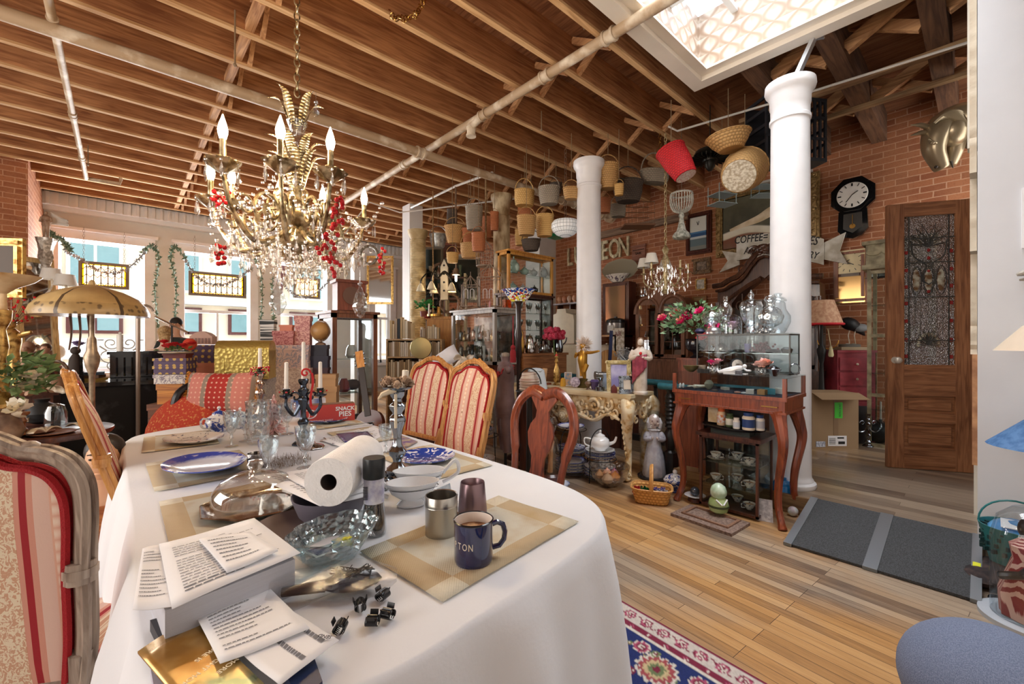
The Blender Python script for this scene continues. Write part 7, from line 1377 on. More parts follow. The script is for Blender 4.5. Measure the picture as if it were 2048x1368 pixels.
for k,(px,X_,lb,m,pr)in enumerate(((1228,3.70,'small dark red house block on the console front',P('#6a2a24',.6),[(.035,0),(.035,.05),(.001,.08)]),(1189,3.80,'purple glass flower votive on the console',P('#5a4a7a',.2),[(.03,0),(.035,.03),(.05,.08),(.03,.1)]),(1200,3.74,'silver pedestal dish on the console',DSILV,[(.045,0),(.045,.04),(.01,.05),(.01,.1),(.04,.13),(.02,.13)]),(1177,3.76,'dark metal flower ornament beside the gold cherub',BRZ,[(.03,0),(.01,.02),(.04,.06),(.03,.08)]),(1213,3.95,'pale blue glass vase behind the large photo frame',P('#a8c0e0',.2),[(.03,0),(.05,.05),(.03,.12),(.04,.15)]))):vase(cpos(px,0,X_),pr,m,'console_ornament',lb,'ornament',n=4 if k==0 else 14)
for k in range(4):one(MB().lathe([(.010,0),(.014,.05),(.003,.09)],n=8),'glass_drop','pinkish glass candle drop standing behind the silver frame','ornament',P('#e8c4a8',.15),cpos(1250+6*k,0,3.9)+Vector((0,0,.08)),0,'glass drops behind the silver frame')
one(MB().bb(-.05,.05,-.05,.05,0,.08),'small_box','pale box holding the pinkish glass drops','box',P('#c9b9a8',.6),cpos(1259,0,3.9))
tel=thing('brass_spyglass','fat grey metal spyglass lying behind the gold cherub','spyglass',cpos(1190,0,4.02)+Vector((0,0,.12)),-.6);MB().lathe([(.045,0),(.045,.02),(.035,.03),(.035,.22),(.04,.23),(.04,.3)],n=20,T=Ry(PI/2)).build('tube',P('#8a8680',.3,.7),tel);MB().bb(.1,.14,-.02,.02,-.12,-.03).build('support',BRZ,tel)
kt=thing('kitchen_shelf','wooden shelf unit holding the cookers behind the second white column','shelf',(6.3,4.45,.13));
for z in(0.9,1.27):MB().bb(-.25,.25,-.35,.35,z-.03,z).build('shelf',OAK,kt)
for y in(-.35,.32):MB().bb(-.25,.25,y,y+.03,0,1.27).build('side_panel',MAHD,kt)
ip=thing('pressure_cooker','steel electric pressure cooker with black lid beside the white column','cooker',(6.22,4.22,1.40));MB().lathe([(.14,0),(.15,.02),(.15,.2),(.16,.21)],n=24).build('body',newmat('steel2',.3,.9,srgb('#8d8682')),ip);MB().lathe([(.165,.21),(.16,.25),(.1,.28),(.03,.29),(.03,.31),(.001,.31)],n=24).build('lid',BLK,ip);MB().box((-.152,0,.1),(.01,.12,.12)).build('control_panel',P('#c9c6c0',.4),ip)
rp2=thing('slow_cooker','cream pot with red base on the lower kitchen shelf','pot',(6.22,4.4,1.03));MB().lathe([(.14,0),(.16,.06),(.16,.08)],n=24).build('base',P('#a82a2a',.3),rp2);MB().lathe([(.16,.08),(.165,.15),(.12,.19),(.02,.21),(.02,.23),(.001,.23)],n=24).build('body',P('#e8dcc8',.3),rp2)
bb_=thing('roaster_bin','cream enamel bread bin with domed top behind the oak case','bread bin',(6.2,5.25,1.25),PI/2*0);MB().bb(-.2,.2,-.3,.3,0,.42).build('body',P('#e9e0c6',.3),bb_);b=MB();b.prism([(-.3,0),(.3,0),(.28,.1),(.12,.14),(.1,.22),(-.1,.22),(-.12,.14),(-.28,.1)],-.2,.2,Tr(0,0,.42)@Rz(PI/2)@Rx(PI/2));b.build('lid',P('#e9e0c6',.3),bb_);[MB().ball((-.205,y,.2),.02).build('knob',BLK,bb_)for y in(-.06,.03)]
lc=thing('enamel_cabinet','cream metal cabinet under the bread bin','cabinet',(6.3,5.25,.13));MB().bb(-.25,.3,-.35,.35,0,1.11).build('body',P('#d9ceb0',.4),lc);MB().bb(-.265,-.25,-.32,.32,.05,1.05).build('door',P('#cfc3a2',.4),lc)
sf=thing('wall_shelf','small wall shelf of doll heads left of the white column','shelf',(6.62,5.55,2.02));MB().bb(-.15,.15,-.5,.35,0,.03).build('shelf',MAHD,sf);MB().bb(-.15,.15,-.5,.35,-.25,-.22).build('shelf',MAHD,sf);[MB().bb(.0,.15,y,y+.03,-.25,.03).build('bracket',MAHD,sf)for y in(-.5,.0,.32)]
for k in range(6):t=thing('porcelain_head','bare porcelain doll head in the row on the wall shelf','doll head',(6.58,5.8-.13*k,2.05),PI,'doll heads on the wall shelf');MB().ball((0,0,.09),(.055,.05,.065),12,8).tube([(0,0,0),(0,0,.05)],[.035,.025],8).ball((.055,0,.085),.008,6,4).build('head',P(['#d9a888','#c98a6a','#e0bfa8'][k%3],.4),t)
for k in range(4):vessel((6.58,5.75-.2*k,1.80),.1,.05,k,'small pale jar in the row beneath the doll heads','jars under the doll heads',P('#cfc4ae',.5))
uk=thing('small_guitar','small guitar with blue neck standing behind the gold cherub','guitar',V3(1217,5.3,.9),CR);T_=Ry(.05);ub=[tuple(p)for p in closed_spline([(0,0),(.12,.03),(.13,.1),(.09,.17),(.1,.24),(.04,.28),(-.04,.28),(-.1,.24),(-.09,.17),(-.13,.1),(-.12,.03)],4)];MB().prism(ub,-.03,.03,T_@Rx(PI/2)).build('body',wood('#b5793c','#e0aa68'),uk);MB().bb(-.02,.02,-.045,-.03,.15,.52,T_).build('neck',P('#1d2a5a',.4),uk)
one(MB().bb(-.2,.2,-.12,.12,0,.9),'cupboard','low dark cupboard under the small guitar','cupboard',MAHD,V3(1217,5.3,0),CR)
bd=thing('beaded_fan','silvery beaded fan shaped spray behind the robed statue','ornament',V3(1256,5.2,.9),CR);b=MB()
for i in range(60):a=R(30+120*((i*.618)%1));l=.1+.1*((i*.37)%1);b.tube([(0,0,.12),(l*math.cos(a),.03*math.sin(i),.12+l*math.sin(a))],.003,3);b.ball((l*math.cos(a),.03*math.sin(i),.12+l*math.sin(a)),.010,5,4)
b.lathe([(.05,0),(.03,.06),(.02,.12)],n=12);b.build('beads',TINS,bd)
one(MB().bb(-.1,.1,-.1,.1,0,.9),'plinth','plinth under the beaded spray','plinth',MAHD,V3(1256,5.2,0),CR)
as_=thing('air_sign','white metal sign lettered AIR by the arched cabinet','sign',(6.05,4.06,1.35));MB().bb(0,.02,-.11,.11,-.4,.16).build('panel',P('#dcd6cc',.5,c2='#a89880',sc=20),as_);text('AIR','lettering',P('#7a2a24',.6),as_,.11,Tr(-.003,0,.06)@Rz(-PI/2)@Rx(PI/2),.001,sx=.8);MB().bb(.0,.01,-.01,.01,-1.22,-.4).build('post',IRON,as_)
# ================================================================ RIGHT: DISPLAY TABLE, BRICK WALL, DOOR
dt=thing('display_table','mahogany display table with curved legs and a shallow glass showcase top','display table',(3.54,1.30,0));X_,Y_=.22,.39
MB().bb(-X_,X_,-Y_,Y_,.80,.875).bb(-X_-.015,X_+.015,-Y_-.015,Y_+.015,.875,.90).bb(-X_-.01,X_+.01,-Y_-.01,Y_+.01,.785,.80).build('apron',MAHOG,dt)
for sx in(-1,1):
 for sy in(-1,1):
  b=MB();b.tube(bez([(sx*(X_-.04),sy*(Y_-.05),.79),(sx*(X_-.01),sy*(Y_-.02),.66),(sx*(X_+.00),sy*(Y_-.01),.55),(sx*(X_-.035),sy*(Y_-.045),.32),(sx*(X_-.04),sy*(Y_-.05),.15),(sx*(X_-.01),sy*(Y_-.02),.03),(sx*X_,sy*(Y_-.01),0)],5),[.06,.05,.045,.042,.04,.038,.036,.035,.034,.033,.032,.031,.03,.029,.028,.027,.026,.025,.025,.024,.024,.024,.024,.024,.024,.025,.028,.03,.03,.028,.018],8);b.build('leg',MAHOG,dt)
for yy in(-.3,.3):MB().bb(-X_-.02,-X_-.012,yy-.05,yy+.05,.83,.837).build('brass_catch',BRASS,dt)
f=MB()
for sx in(-1,1):
 for sy in(-1,1):f.bb(sx*X_-.012,sx*X_+.012,sy*Y_-.012,sy*Y_+.012,.90,1.03)
f.build('corner_post',MAHOG,dt);g=glassm('case_glass','#eef2f2',.03,edge=.3);CG2=glassm('showcase_glass','#eef2f2',.012,edge=.15)
MB().bb(-X_,-X_+.004,-Y_+.02,Y_-.02,.90,1.03).build('front_pane',CG2,dt);MB().bb(-X_+.02,X_-.02,-Y_,-Y_+.004,.90,1.03).build('side_pane',CG2,dt);MB().bb(-X_-.012,X_+.012,-Y_-.012,Y_+.012,1.03,1.038).build('top_pane',CG2,dt);MB().bb(-X_+.01,X_-.01,-Y_+.01,Y_-.01,.90,.903).build('cloth_lining',P('#1f2638',.9),dt)
def dp(px,X,z):p=pX(px,700,X);return Vector((p.x,p.y,z))
def small(px,X,z,prof,m,name,label,cat='ornament',n=16,**k):return vase(dp(px,X,z),prof,m,name,label,cat,n=n,**k)
IV=P('#ddd6c6',.5,c2='#b8ab92',sc=12)
hand_=thing('ivory_hand','carved ivory coloured hand lying inside the showcase','carving',dp(1395,3.42,.925),.9+PI/2);b=MB();b.tube([(-.10,0,0),(-.02,0,0),(.03,0,0)],[.016,.018,.022],8,sq=.7);[b.tube([(.03,.009*(i-1.5),0),(.055+.005*(i%2),.010*(i-1.5),.004),(.075+.004*(i%3),.010*(i-1.5),0)],[.006,.005,.004],5)for i in range(4)];b.tube([(0,.018,0),(.03,.032,.004)],[.007,.005],5);b.build('hand',IV,hand_)
small(1418,3.45,.905,[(.012,0),(.03,.02),(.035,.045),(.02,.07),(.001,.075)],P('#8a8a7a',.3),'grey_egg','round grey stone ball in the showcase',n=14)
for k,(px,X,lb)in enumerate(((1360,3.38,'tiny white shoe shaped ornament at the wall end of the showcase'),(1366,3.40,'second tiny white shoe ornament in the showcase'))):o=one(MB().ball((0,0,.012),(.03,.011,.012),10,6).ball((-.018,0,.026),(.012,.01,.018),8,6),'shoe_ornament',lb,'ornament',WCH,dp(px,X,.904),.6)
for k,(px,X,w_,d_,h_,c,lb)in enumerate(((1525,3.40,.07,.05,.035,'#a5793f','small wooden box in the showcase'),(1500,3.40,.08,.05,.03,'#c9c4be','pale clear box in the showcase beside the wooden one'),(1540,3.46,.06,.05,.04,'#4aa0b8','turquoise box in the showcase'),(1450,3.52,.06,.04,.02,'#b8b4aa','folded silver spectacles case in the showcase'),(1560,3.55,.06,.04,.04,'#dcdad4','white box in the showcase near the corner post'))):one(MB().bb(-w_/2,w_/2,-d_/2,d_/2,0,h_),'trinket_box',lb,'box',P(c,.4),dp(px,X,.904),.3*k)
for k,px in enumerate((1430,1475,1488)):one(MB().lathe([(.03,0),(.032,.006),(.01,.01)],n=18,sy=.7),'brooch',['oval dark brooch on the showcase lining, nearest the ivory hand','coral coloured oval brooch in the middle of the showcase','small white dish in the showcase'][k],'brooch',[P('#6a5a50',.4),P('#d9a088',.4),WCH][k],dp(px,3.39,.904),.4)
uc=glasscase('glass_case','small upper glass case of jewellery standing on the display table',3.555,3.79,.94,1.62,1.04,1.34,newmat('blackened_metal',.35,.6,srgb('#4a4a48')),(.15,),.009,cat='display case',roof=False,gl=CG2)
for k,(y,lb,pr,m)in enumerate(((1.58,'clear glass inkwell on the upper case shelf',[(.025,0),(.03,.04),(.02,.05)],CUT),(1.5,'silver shell figure on the upper case shelf',[(.03,0),(.02,.03),(.03,.06),(.001,.08)],SILVER),(1.42,'small silver dish on the upper case shelf',[(.02,0),(.035,.02),(.03,.02)],DSILV),(1.3,'violet glass on the upper case shelf',[(.02,0),(.025,.07),(.02,.07)],P('#8f86b8',.2)),(1.12,'dark beaded coil on the upper case shelf',[(.05,0),(.055,.02),(.03,.03)],P('#2c2830',.3)),(1.03,'round silver box on the upper case shelf',[(.03,0),(.04,.03),(.02,.045)],DSILV))):vase((3.66,y-.04,1.197),pr,m,'trinket',lb,'ornament',n=14)
b=MB();rnd=random.Random(3);[b.ball((rnd.gauss(0,.02),rnd.gauss(0,.035),abs(rnd.gauss(.03,.02))),.009,5,4)for i in range(120)];one(b,'bead_heap','heap of dark red beads on the upper case shelf','beads',P('#7a2a38',.4),(3.68,1.17,1.2))
for k in range(5):one(MB().lathe([(.025,0),(.04,.008),(.035,.009)],n=18),'coaster','small silver dish in the row at the shelf front of the upper case','dish',DSILV,(3.59,1.08+.11*k,1.197),0,'small dishes on the upper case shelf')
ZG=1.039
def roses(px,X,label,m,n_,R_,base=CUT,z=ZG,r=.04):
 t=thing('rose_bowl',label,'flowers',dp(px,X,z));MB().lathe([(.03,0),(.04,.03),(.035,.05)],n=16).build('bowl',base,t);b=MB();rnd=random.Random(px)
 for i in range(n_):rose(b,(rnd.uniform(-R_,R_),rnd.uniform(-R_,R_),.065+rnd.uniform(0,.02)),r,Rx(rnd.uniform(-.4,.4)))
 b.build('petals',m,t,smooth=0);return t
PK=P('#e88aa0',.7,c2='#f0b4bc',sc=20);roses(1432,3.50,'pink roses in a low glass bowl on the display table',PK,4,.035);roses(1424,3.40,'bright magenta rose in a small dish in front of the pink roses',P('#d92a7a',.7),2,.012,r=.032);roses(1520,3.46,'salmon and blush silk roses in a cut glass bowl',P('#e8a08c',.7,c2='#f2d0c8',sc=10),5,.05,r=.055)
small(1382,3.42,ZG,[(.02,0),(.05,.025),(.06,.05),(.05,.045),(.02,.01)],P('#6b5f3c',.3,.5),'jewelled_bowl','dark gold jewelled bowl at the wall end of the display table','bowl',n=20,rf=lambda a,j:1+.05*math.cos(a*12))
rcl=thing('reclining_figurine','white porcelain reclining figure on the display table','figurine',dp(1465,3.40,ZG),-PI/2);b=MB();b.tube(bez([(-.10,0,.01),(-.05,0,.022),(0,0,.03),(.04,0,.045),(.07,0,.05)],4),[.01,.012,.015,.018,.02,.022,.024,.026,.026,.025,.024,.023,.022,.02,.018,.016,.014],8);b.ball((.085,0,.062),.016,8,6).tube([(.06,.02,.05),(.09,.03,.03),(.12,.02,.03)],.007,5).tube([(-.1,0,.01),(-.12,.01,.04)],[.009,.004],5).bb(-.06,.1,-.02,.025,0,.012);b.build('body',WCH,rcl)
sdsk=thing('silver_disc','round dark rimmed silver disc standing behind the reclining figure','disc',dp(1474,3.53,ZG),CR);MB().lathe([(.055,-.01),(.06,0),(.055,.01)],n=28,T=Tr(0,0,.058)@Rx(PI/2-.2)).build('rim',BLK,sdsk);MB().lathe([(.045,-.012),(.01,-.016)],n=28,T=Tr(0,0,.058)@Rx(PI/2-.2)@Sc(1,1,-1)).build('face',SILVER,sdsk)
small(1548,3.40,ZG,[(.02,0),(.025,.008),(.045,.045),(.05,.05),(.045,.055),(.012,.075),(.001,.08)],DSILV,'silver_casket','faceted silver lidded box on gilt feet at the table corner','box',n=6)
mgf=thing('magnifier','round glass magnifier on a small stand at the back corner of the table','magnifier',dp(1590,3.62,ZG),CR);MB().tube([(.036*math.cos(a),0,.046+.036*math.sin(a))for a in[2*PI*i/20 for i in range(20)]],.004,6,closed=True).tube([(0,0,.01),(.03,.02,0)],.003,4).tube([(0,0,.01),(-.03,.02,0)],.003,4).build('frame',DSILV,mgf);MB().lathe([(.035,-.004),(.035,.004)],n=20,T=Tr(0,0,.046)@Rx(PI/2)).build('lens',CLEAR,mgf)
for k in range(3):one(MB().bb(-.025,.025,-.008,.008,0,.03).bb(-.02,-.015,-.01,-.008,.005,.025).bb(0,.005,-.01,-.008,.005,.025),'tiny_chair',['tiny black filigree chair nearest the magenta rose','tiny black filigree chair beside the jewelled bowl','tiny pale train shaped ornament in front of the reclining figure'][k],'miniature',IRON if k<2 else DSILV,dp(1402+9*k if k<2 else 1478,3.36,ZG),-PI/2)
small(1402,3.52,ZG,[(.03,0),(.04,.03),(.035,.05)],P('#9a8a78',.4),'carved_cup','small carved brown cup behind the tiny chairs','cup')
ZU=1.349
def gjar(px,X,prof,label,n=24,rf=None,m=CUT,name='glass_jar',lid=None):
 t=thing(name,label,'jar',dp(px,X,ZU));MB().lathe(prof,n=n,rf=rf).build('body',m,t)
 if lid:MB().lathe(lid,n=n).build('lid',m,t)
 return t
FL=lambda a,j:1+.03*math.cos(a*16)
gjar(1423,3.64,[(.04,0),(.035,.005),(.008,.02),(.008,.05),(.045,.08),(.07,.11),(.075,.14),(.07,.14),(.04,.09)],'footed crystal candy dish with pointed lid, by the pink roses',rf=FL,lid=[(.078,.14),(.06,.17),(.02,.195),(.008,.2),(.018,.225),(.001,.25)])
gjar(1451,3.70,[(.03,0),(.045,.03),(.04,.1),(.025,.12),(.05,.16),(.055,.2),(.03,.25),(.018,.26),(.018,.30),(.014,.31)],'narrow necked crystal decanter with round body',rf=FL)
gjar(1502,3.66,[(.05,0),(.045,.005),(.02,.03),(.02,.05),(.05,.08),(.075,.14),(.082,.21),(.078,.21),(.045,.09)],'tall covered crystal compote, largest of the jars',rf=FL,lid=[(.085,.21),(.07,.245),(.03,.265),(.01,.27),(.025,.295),(.012,.32),(.001,.345)])
gjar(1541,3.62,[(.03,0),(.035,.02),(.02,.035),(.075,.07),(.09,.12),(.075,.17),(.03,.20),(.03,.23),(.045,.25),(.03,.28),(.001,.28)],'round waffle cut moon flask leaning in front of the apothecary jar',m=glassm('cut_flask','#f0f6f8',.2,.04,bump=.6,bsc=30))
gjar(1556,3.72,[(.045,0),(.06,.02),(.085,.08),(.085,.13),(.055,.18),(.05,.23),(.04,.24)],'wide clear apothecary jar next to the column',m=CLEAR,lid=[(.055,.24),(.06,.25),(.045,.27),(.02,.28),(.03,.3),(.001,.31)])
gjar(1466,3.60,[(.066,0),(.066,.09),(.055,.13),(.02,.15),(.001,.152)],'plain glass dome over a pink flower',m=CLEAR,name='glass_dome');b=MB();rose(b,(0,0,.06),.055);rose(b,(.01,.01,.04),.05);t=one(b,'silk_flower','pale pink flower under the plain glass dome','flower',P('#e3c6dc',.7),dp(1466,3.60,ZU));b=0
gjar(1427,3.58,[(.06,0),(.06,.02),(.04,.045),(.012,.055),(.012,.07),(.024,.09),(.001,.11)],'small frosted dome butter cover with knob',m=glassm('frosted','#e8eef4',.25,.3))
small(1503,3.575,ZU,[(.03,0),(.05,.05),(.055,.055),(.05,.055)],CUT,'glass_basket','small faceted glass bowl below the tall compote','bowl',n=8)
small(1400,3.6,ZU,[(.02,0),(.045,.02),(.03,.04),(.001,.05)],P('#2c2a4a',.5),'dark_cloth','dark blue folded cloth at the end of the upper case','cloth',n=9)
b=MB();rnd=random.Random(4);[b.ball((rnd.gauss(0,.03),rnd.gauss(0,.03),abs(rnd.gauss(.01,.012))),.008,5,4)for i in range(60)];one(b,'bead_heap','heap of silvery beads beside the waffle cut flask','beads',TINS,dp(1528,3.60,ZU))
sc_=glasscase('cup_showcase','small dark framed showcase of teacups standing under the display table',3.34,3.66,1.08,1.50,.02,.56,MAHD,(.17,.34),.018,cat='display case',gl=CG2)
def teacup(p,label,grp,rz=0,saucer=True,m=GREYFL,s=1.0):
 t=thing('teacup',label,'teacup',p,rz,grp);
 if saucer:MB().lathe([(.03*s,0),(.06*s,.008*s),(.065*s,.012*s),(.03*s,.005*s)],n=24).build('saucer',m,t)
 MB().lathe([(.018*s,.006),(.022*s,.012),(.038*s,.04*s),(.043*s,.052*s),(.040*s,.052*s),(.03*s,.03*s),(.002,.014)],n=24).build('cup',m,t);MB().tube(bez([(.038*s,0,.045*s),(.06*s,0,.05*s),(.06*s,0,.025*s),(.034*s,0,.02*s)],5),.003*s,5).build('handle',m,t);MB().lathe([(.036*s,.042*s),(.001,.0425*s)],n=20).build('tea',P('#c9a07a',.4),t);return t
for zz,nm in((.37,'top'),(.20,'middle'),(.04,'bottom')):
 for i in range(3):teacup((3.43+.1*(i%2),1.17+.12*i,zz),'flowered teacup on the %s level of the small showcase, %s'%(nm,['nearest the blue jug','centre','nearest the basket'][i]),'teacups on the %s level'%nm,2.5+i,nm=='top')
tr_=one(MB().lathe([(.18,0),(.19,.004),(.2,.02),(.195,.02),(.18,.008),(.001,.006)],n=32,sx=.8,sy=1.15),'oval_tray','black oval tray of vitamin bottles under the display table','tray',BLK,(3.48,1.30,.62));one(MB().bb(-.11,.11,-.14,.14,0,.045).bb(-.008,.008,-.145,-.14,.02,.04),'metal_box','dark green metal cash box under the vitamin tray','box',P('#1e2620',.4),(3.49,1.29,.572))
ORG,WHB,NVB=P('#e0662a',.4),P('#ece8e0',.4),P('#24407a',.4)
for k,(px,X,r,h,cm,bm,lm,lb)in enumerate(((1443,3.42,.032,.13,ORG,P('#e6c4a0',.4),P('#dfe3e8',.5,c2='#d9824a',sc=40),'pill bottle with orange cap on the tray'),(1460,3.40,.03,.10,P('#3a4a2c',.4),P('#4f5f3a',.4),P('#e8e8dc',.5),'green jar with white label on the tray'),(1473,3.36,.024,.08,WHB,WHB,P('#c9d0dc',.5),'small white pill bottle at the front of the tray'),(1497,3.38,.042,.125,NVB,P('#e8dcc8',.4),NVB,'wide bottle with navy cap and navy label on the tray'),(1520,3.42,.03,.11,NVB,WHB,P('#b9bcc8',.5),'white bottle with dark blue cap at the tray end'))):
 t=thing('pill_bottle',lb,'bottle',dp(px,X,.642));MB().lathe([(r*.95,0),(r,.005),(r,h*.72),(r*.75,h*.82)],n=20).build('bottle',bm,t);MB().lathe([(r*.78,h*.8),(r*.8,h),(.001,h)],n=20).build('cap',cm,t);MB().lathe([(r*1.01,h*.15),(r*1.01,h*.62)],n=20,cap=False).build('label',lm,t)
one(MB().bb(-.03,.03,-.05,.05,0,.14),'snack_pouch','tall tan paper pouch behind the orange capped bottle','pouch',P('#d9b98a',.6,c2='#e8d2ae',sc=20),dp(1432,3.52,.642))
rbx=one(MB().bb(-.1,.1,-.08,.08,0,.13),'folded_box','dark folded box behind the vitamin bottles','box',P('#1c1c20',.6),dp(1490,3.62,.642))
def fl_(px,py,z=0):return pz(px,py,z)
mt_=thing('bristle_mat','small brown bristle mat with a raised wooden frame in front of the showcase','mat',(3.12,1.33,0),-.06);MB().bb(-.14,.14,-.22,.22,0,.02).build('mat',P('#6f5a50',.95,c2='#8f786a',sc=60,bump=1,bsc=120),mt_);f=MB();f.bb(-.08,.12,-.17,-.15,.02,.03).bb(-.08,.12,.15,.17,.02,.03).bb(-.08,-.06,-.15,.15,.02,.03).bb(.1,.12,-.15,.15,.02,.03);f.build('frame',wood('#6a4a38','#94705a'),mt_)
eg=thing('egg_figure','green and white roly poly egg figure on the bristle mat','figurine',fl_(1437,1026,.03),PI+.8);EGG=P('#8fa66a',.25,c2='#b3c48c',sc=8);MB().lathe([(.03,0),(.06,.02),(.07,.06),(.06,.10),(.04,.12)],n=28).build('body',EGG,eg);MB().lathe([(.04,.115),(.055,.14),(.056,.165),(.045,.195),(.02,.215),(.001,.22)],n=28).build('head',P('#cfe0cc',.25,c2='#a9c4a4',sc=18),eg);MB().lathe([(.0715,.05),(.073,.058),(.0715,.066)],n=28,cap=False).build('belt',P('#3f4a2c',.4),eg);b=MB();[b.tube([(.05,s_*.04,.115),(.071,s_*.005,.08)],.006,5)for s_ in(-1,1)];b.build('collar',WCH,eg)
ed=thing('egg_dish','white dish holding a dark grey egg on a brown base','dish',fl_(1390,1004));MB().lathe([(.04,0),(.055,.01),(.05,.035),(.02,.04)],n=18).build('base',MAHD,ed);MB().lathe([(.02,.04),(.07,.05),(.08,.058),(.03,.05)],n=26).build('dish',WCH,ed);MB().ball((0,0,.085),(.042,.036,.036),16,10).build('egg',P('#4c5058',.2,.4),ed)
tu=thing('tureen','blue and white lidded tureen next to the splint basket','tureen',fl_(1350,982));MB().lathe([(.06,0),(.05,.02),(.085,.06),(.095,.09),(.09,.095)],n=26).build('bowl',BLUEP,tu);MB().lathe([(.096,.095),(.075,.125),(.03,.145),(.01,.15)],n=26).build('lid',bluew('tureen_china',.46,30),tu);MB().ball((0,0,.165),.02,10,8).build('knob',WCH,tu)
SPL=weave('#a5682c','#dca55c',22);bk=thing('splint_basket','square splint basket of shiny christmas beads on the oak floor','basket',fl_(1303,1003),.5)
def sq(u):a=2*PI*u;c,s_=math.cos(a),math.sin(a);k=(abs(c)**4+abs(s_)**4)**-.25;return c*k,s_*k
b=MB();b.grid(lambda u,v:((.085+.03*v)*sq(u)[0],(.125+.03*v)*sq(u)[1],.12*v),32,6,closed_u=True);b.prism([(.085*sq(i/32)[0],.125*sq(i/32)[1])for i in range(32)],0,.004);b.build('body',SPL,bk,sol=.005)
MB().tube([(.117*sq(i/32)[0],.157*sq(i/32)[1],.12)for i in range(32)],.008,6,closed=True).build('rim',wood('#b5793a','#e0ad68'),bk);MB().tube(bez([(-.115,0,.1),(-.11,0,.2),(-.07,0,.265),(0,0,.285),(.07,0,.265),(.11,0,.2),(.115,0,.1)],5),.011,6,sq=1.6).build('handle',wood('#b5793a','#e0ad68'),bk)
for k,(c_,nm,ox,oy)in enumerate((('#1c6a3a','green',.0,.05),('#8a7ac0','violet',.03,-.06),('#c9ccd8','silver',-.03,-.08),('#b52030','red',-.03,.10))):
 b=MB();rnd=random.Random(k);[b.ball((rnd.uniform(-.04,.04),rnd.uniform(-.04,.04),rnd.uniform(.06,.105)),.009,6,4)for i in range(70)];one(b,'bead_garland','heap of shiny %s bead garland in the splint basket'%nm,'beads',newmat('bead_'+nm,.15,.6,srgb(c_)),bk.location+Rz(.5)@Vector((ox,oy,0)),.5)
pbw=thing('punch_bowl','large pressed glass punch bowl of gourds and silk fruit on the floor','bowl',fl_(1218,972));MB().lathe([(.05,0),(.055,.01),(.10,.03),(.155,.09),(.175,.16),(.18,.19),(.172,.19),(.15,.1),(.095,.04),(.03,.02)],n=40,rf=lambda a,j:1+.02*math.cos(a*14)).build('bowl',glassm('punch_glass','#f0ece6',.12,.05,bump=.5,bsc=24),pbw)
for k,(x,y,z,r,c_,lb)in enumerate(((0,.02,.12,.035,'#e0a890','round pink orange gourd in the punch bowl'),(.02,-.05,.09,.045,'#d98a3a','orange silk leaf bundle in the punch bowl'),(-.05,-.02,.08,.05,'#c9a88a','tan gourd in the punch bowl'),(.08,.0,.10,.04,'#a86a78','mauve fruit in the punch bowl'),(-.03,.08,.09,.04,'#c9966a','brown gourd in the punch bowl'))):o=MB().lathe([(.001,-r),(r*.8,-r*.6),(r,0),(r*.6,r*.6),(r*.2,r*.9),(r*.1,r*1.2)],n=16,rf=lambda a,j:1+.05*math.cos(a*8));one(o,'gourd',lb,'gourd',P(c_,.5),pbw.location+Vector((x,y,z)))
dd=thing('doll','porcelain headed doll in a pale gown beneath the tall glass dome','doll',fl_(1308,955),PI+.65);GOWN=P('#ddd6dc',.85,c2='#c4bcc6',sc=20);b=MB();b.lathe([(.10,.02),(.105,.04),(.085,.2),(.06,.33),(.05,.38),(.055,.43),(.03,.455)],n=36,rf=lambda a,j:1+.06*math.sin(a*13)*(1-j)+.02*math.sin(a*5));[b.tube(bez([(0,s_*.05,.42),(.03,s_*.075,.37),(.06,s_*.03,.38)],4),[.03,.033,.034,.032,.03,.026,.022,.02,.018],8)for s_ in(-1,1)];b.build('gown',GOWN,dd,smooth=60)
b=MB();b.lathe([(.045,.445),(.06,.455),(.03,.465)],n=26,rf=lambda a,j:1+.15*math.sin(a*11));[b.tube([(.0,s_*.045,.56),(.02,s_*.058,.52),(.01,s_*.05,.47)],.016,7)for s_ in(-1,1)];b.build('lace',P('#efe8ea',.8),dd)
MB().ball((0,0,.535),(.058,.053,.064),20,14).ball((.056,0,.525),(.008,.007,.01),8,6).ball((.045,.03,.515),(.012,.014,.012),8,6).ball((.045,-.03,.515),(.012,.014,.012),8,6).tube([(0,0,.46),(0,0,.49)],.022,8).build('head',P('#ecd2c8',.3),dd);b=MB();[b.ball((.053,s_*.022,.542),(.005,.008,.004),8,6)for s_ in(-1,1)];b.ball((.056,0,.505),(.004,.01,.004),8,5);b.build('features',P('#7a3a40',.4),dd);b=MB();[b.ball((.065,s_*.02,.385),(.012,.012,.014),8,6)for s_ in(-1,1)];b.build('hands',P('#ecd2c8',.3),dd)
dm2=thing('glass_dome','tall glass dome over the pale gowned doll on the floor','glass dome',dd.location.copy());MB().lathe([(.13,.02),(.13,.46),(.115,.55),(.075,.61),(.03,.632),(.001,.635)],n=36).build('dome',glassm('thin_dome','#f0f4f6',.04,edge=.35),dm2);MB().lathe([(.15,0),(.15,.018),(.001,.02)],n=36).build('base',BLK,dm2)
jg=thing('water_jug','blue plastic water jug with white label behind the table leg','jug',fl_(1562,1018,0)+Vector((.05,0,0)));MB().lathe([(.05,0),(.065,.01),(.066,.17),(.05,.2),(.02,.215),(.02,.23),(.001,.23)],n=24,sy=1.2).build('body',newmat('blue_plastic',.2,0,srgb('#1f7ec4')),jg);MB().box((-.066,-.01,.10),(.004,.09,.06)).build('label',P('#dfe6ee',.5,c2='#8fa9c9',sc=60),jg)
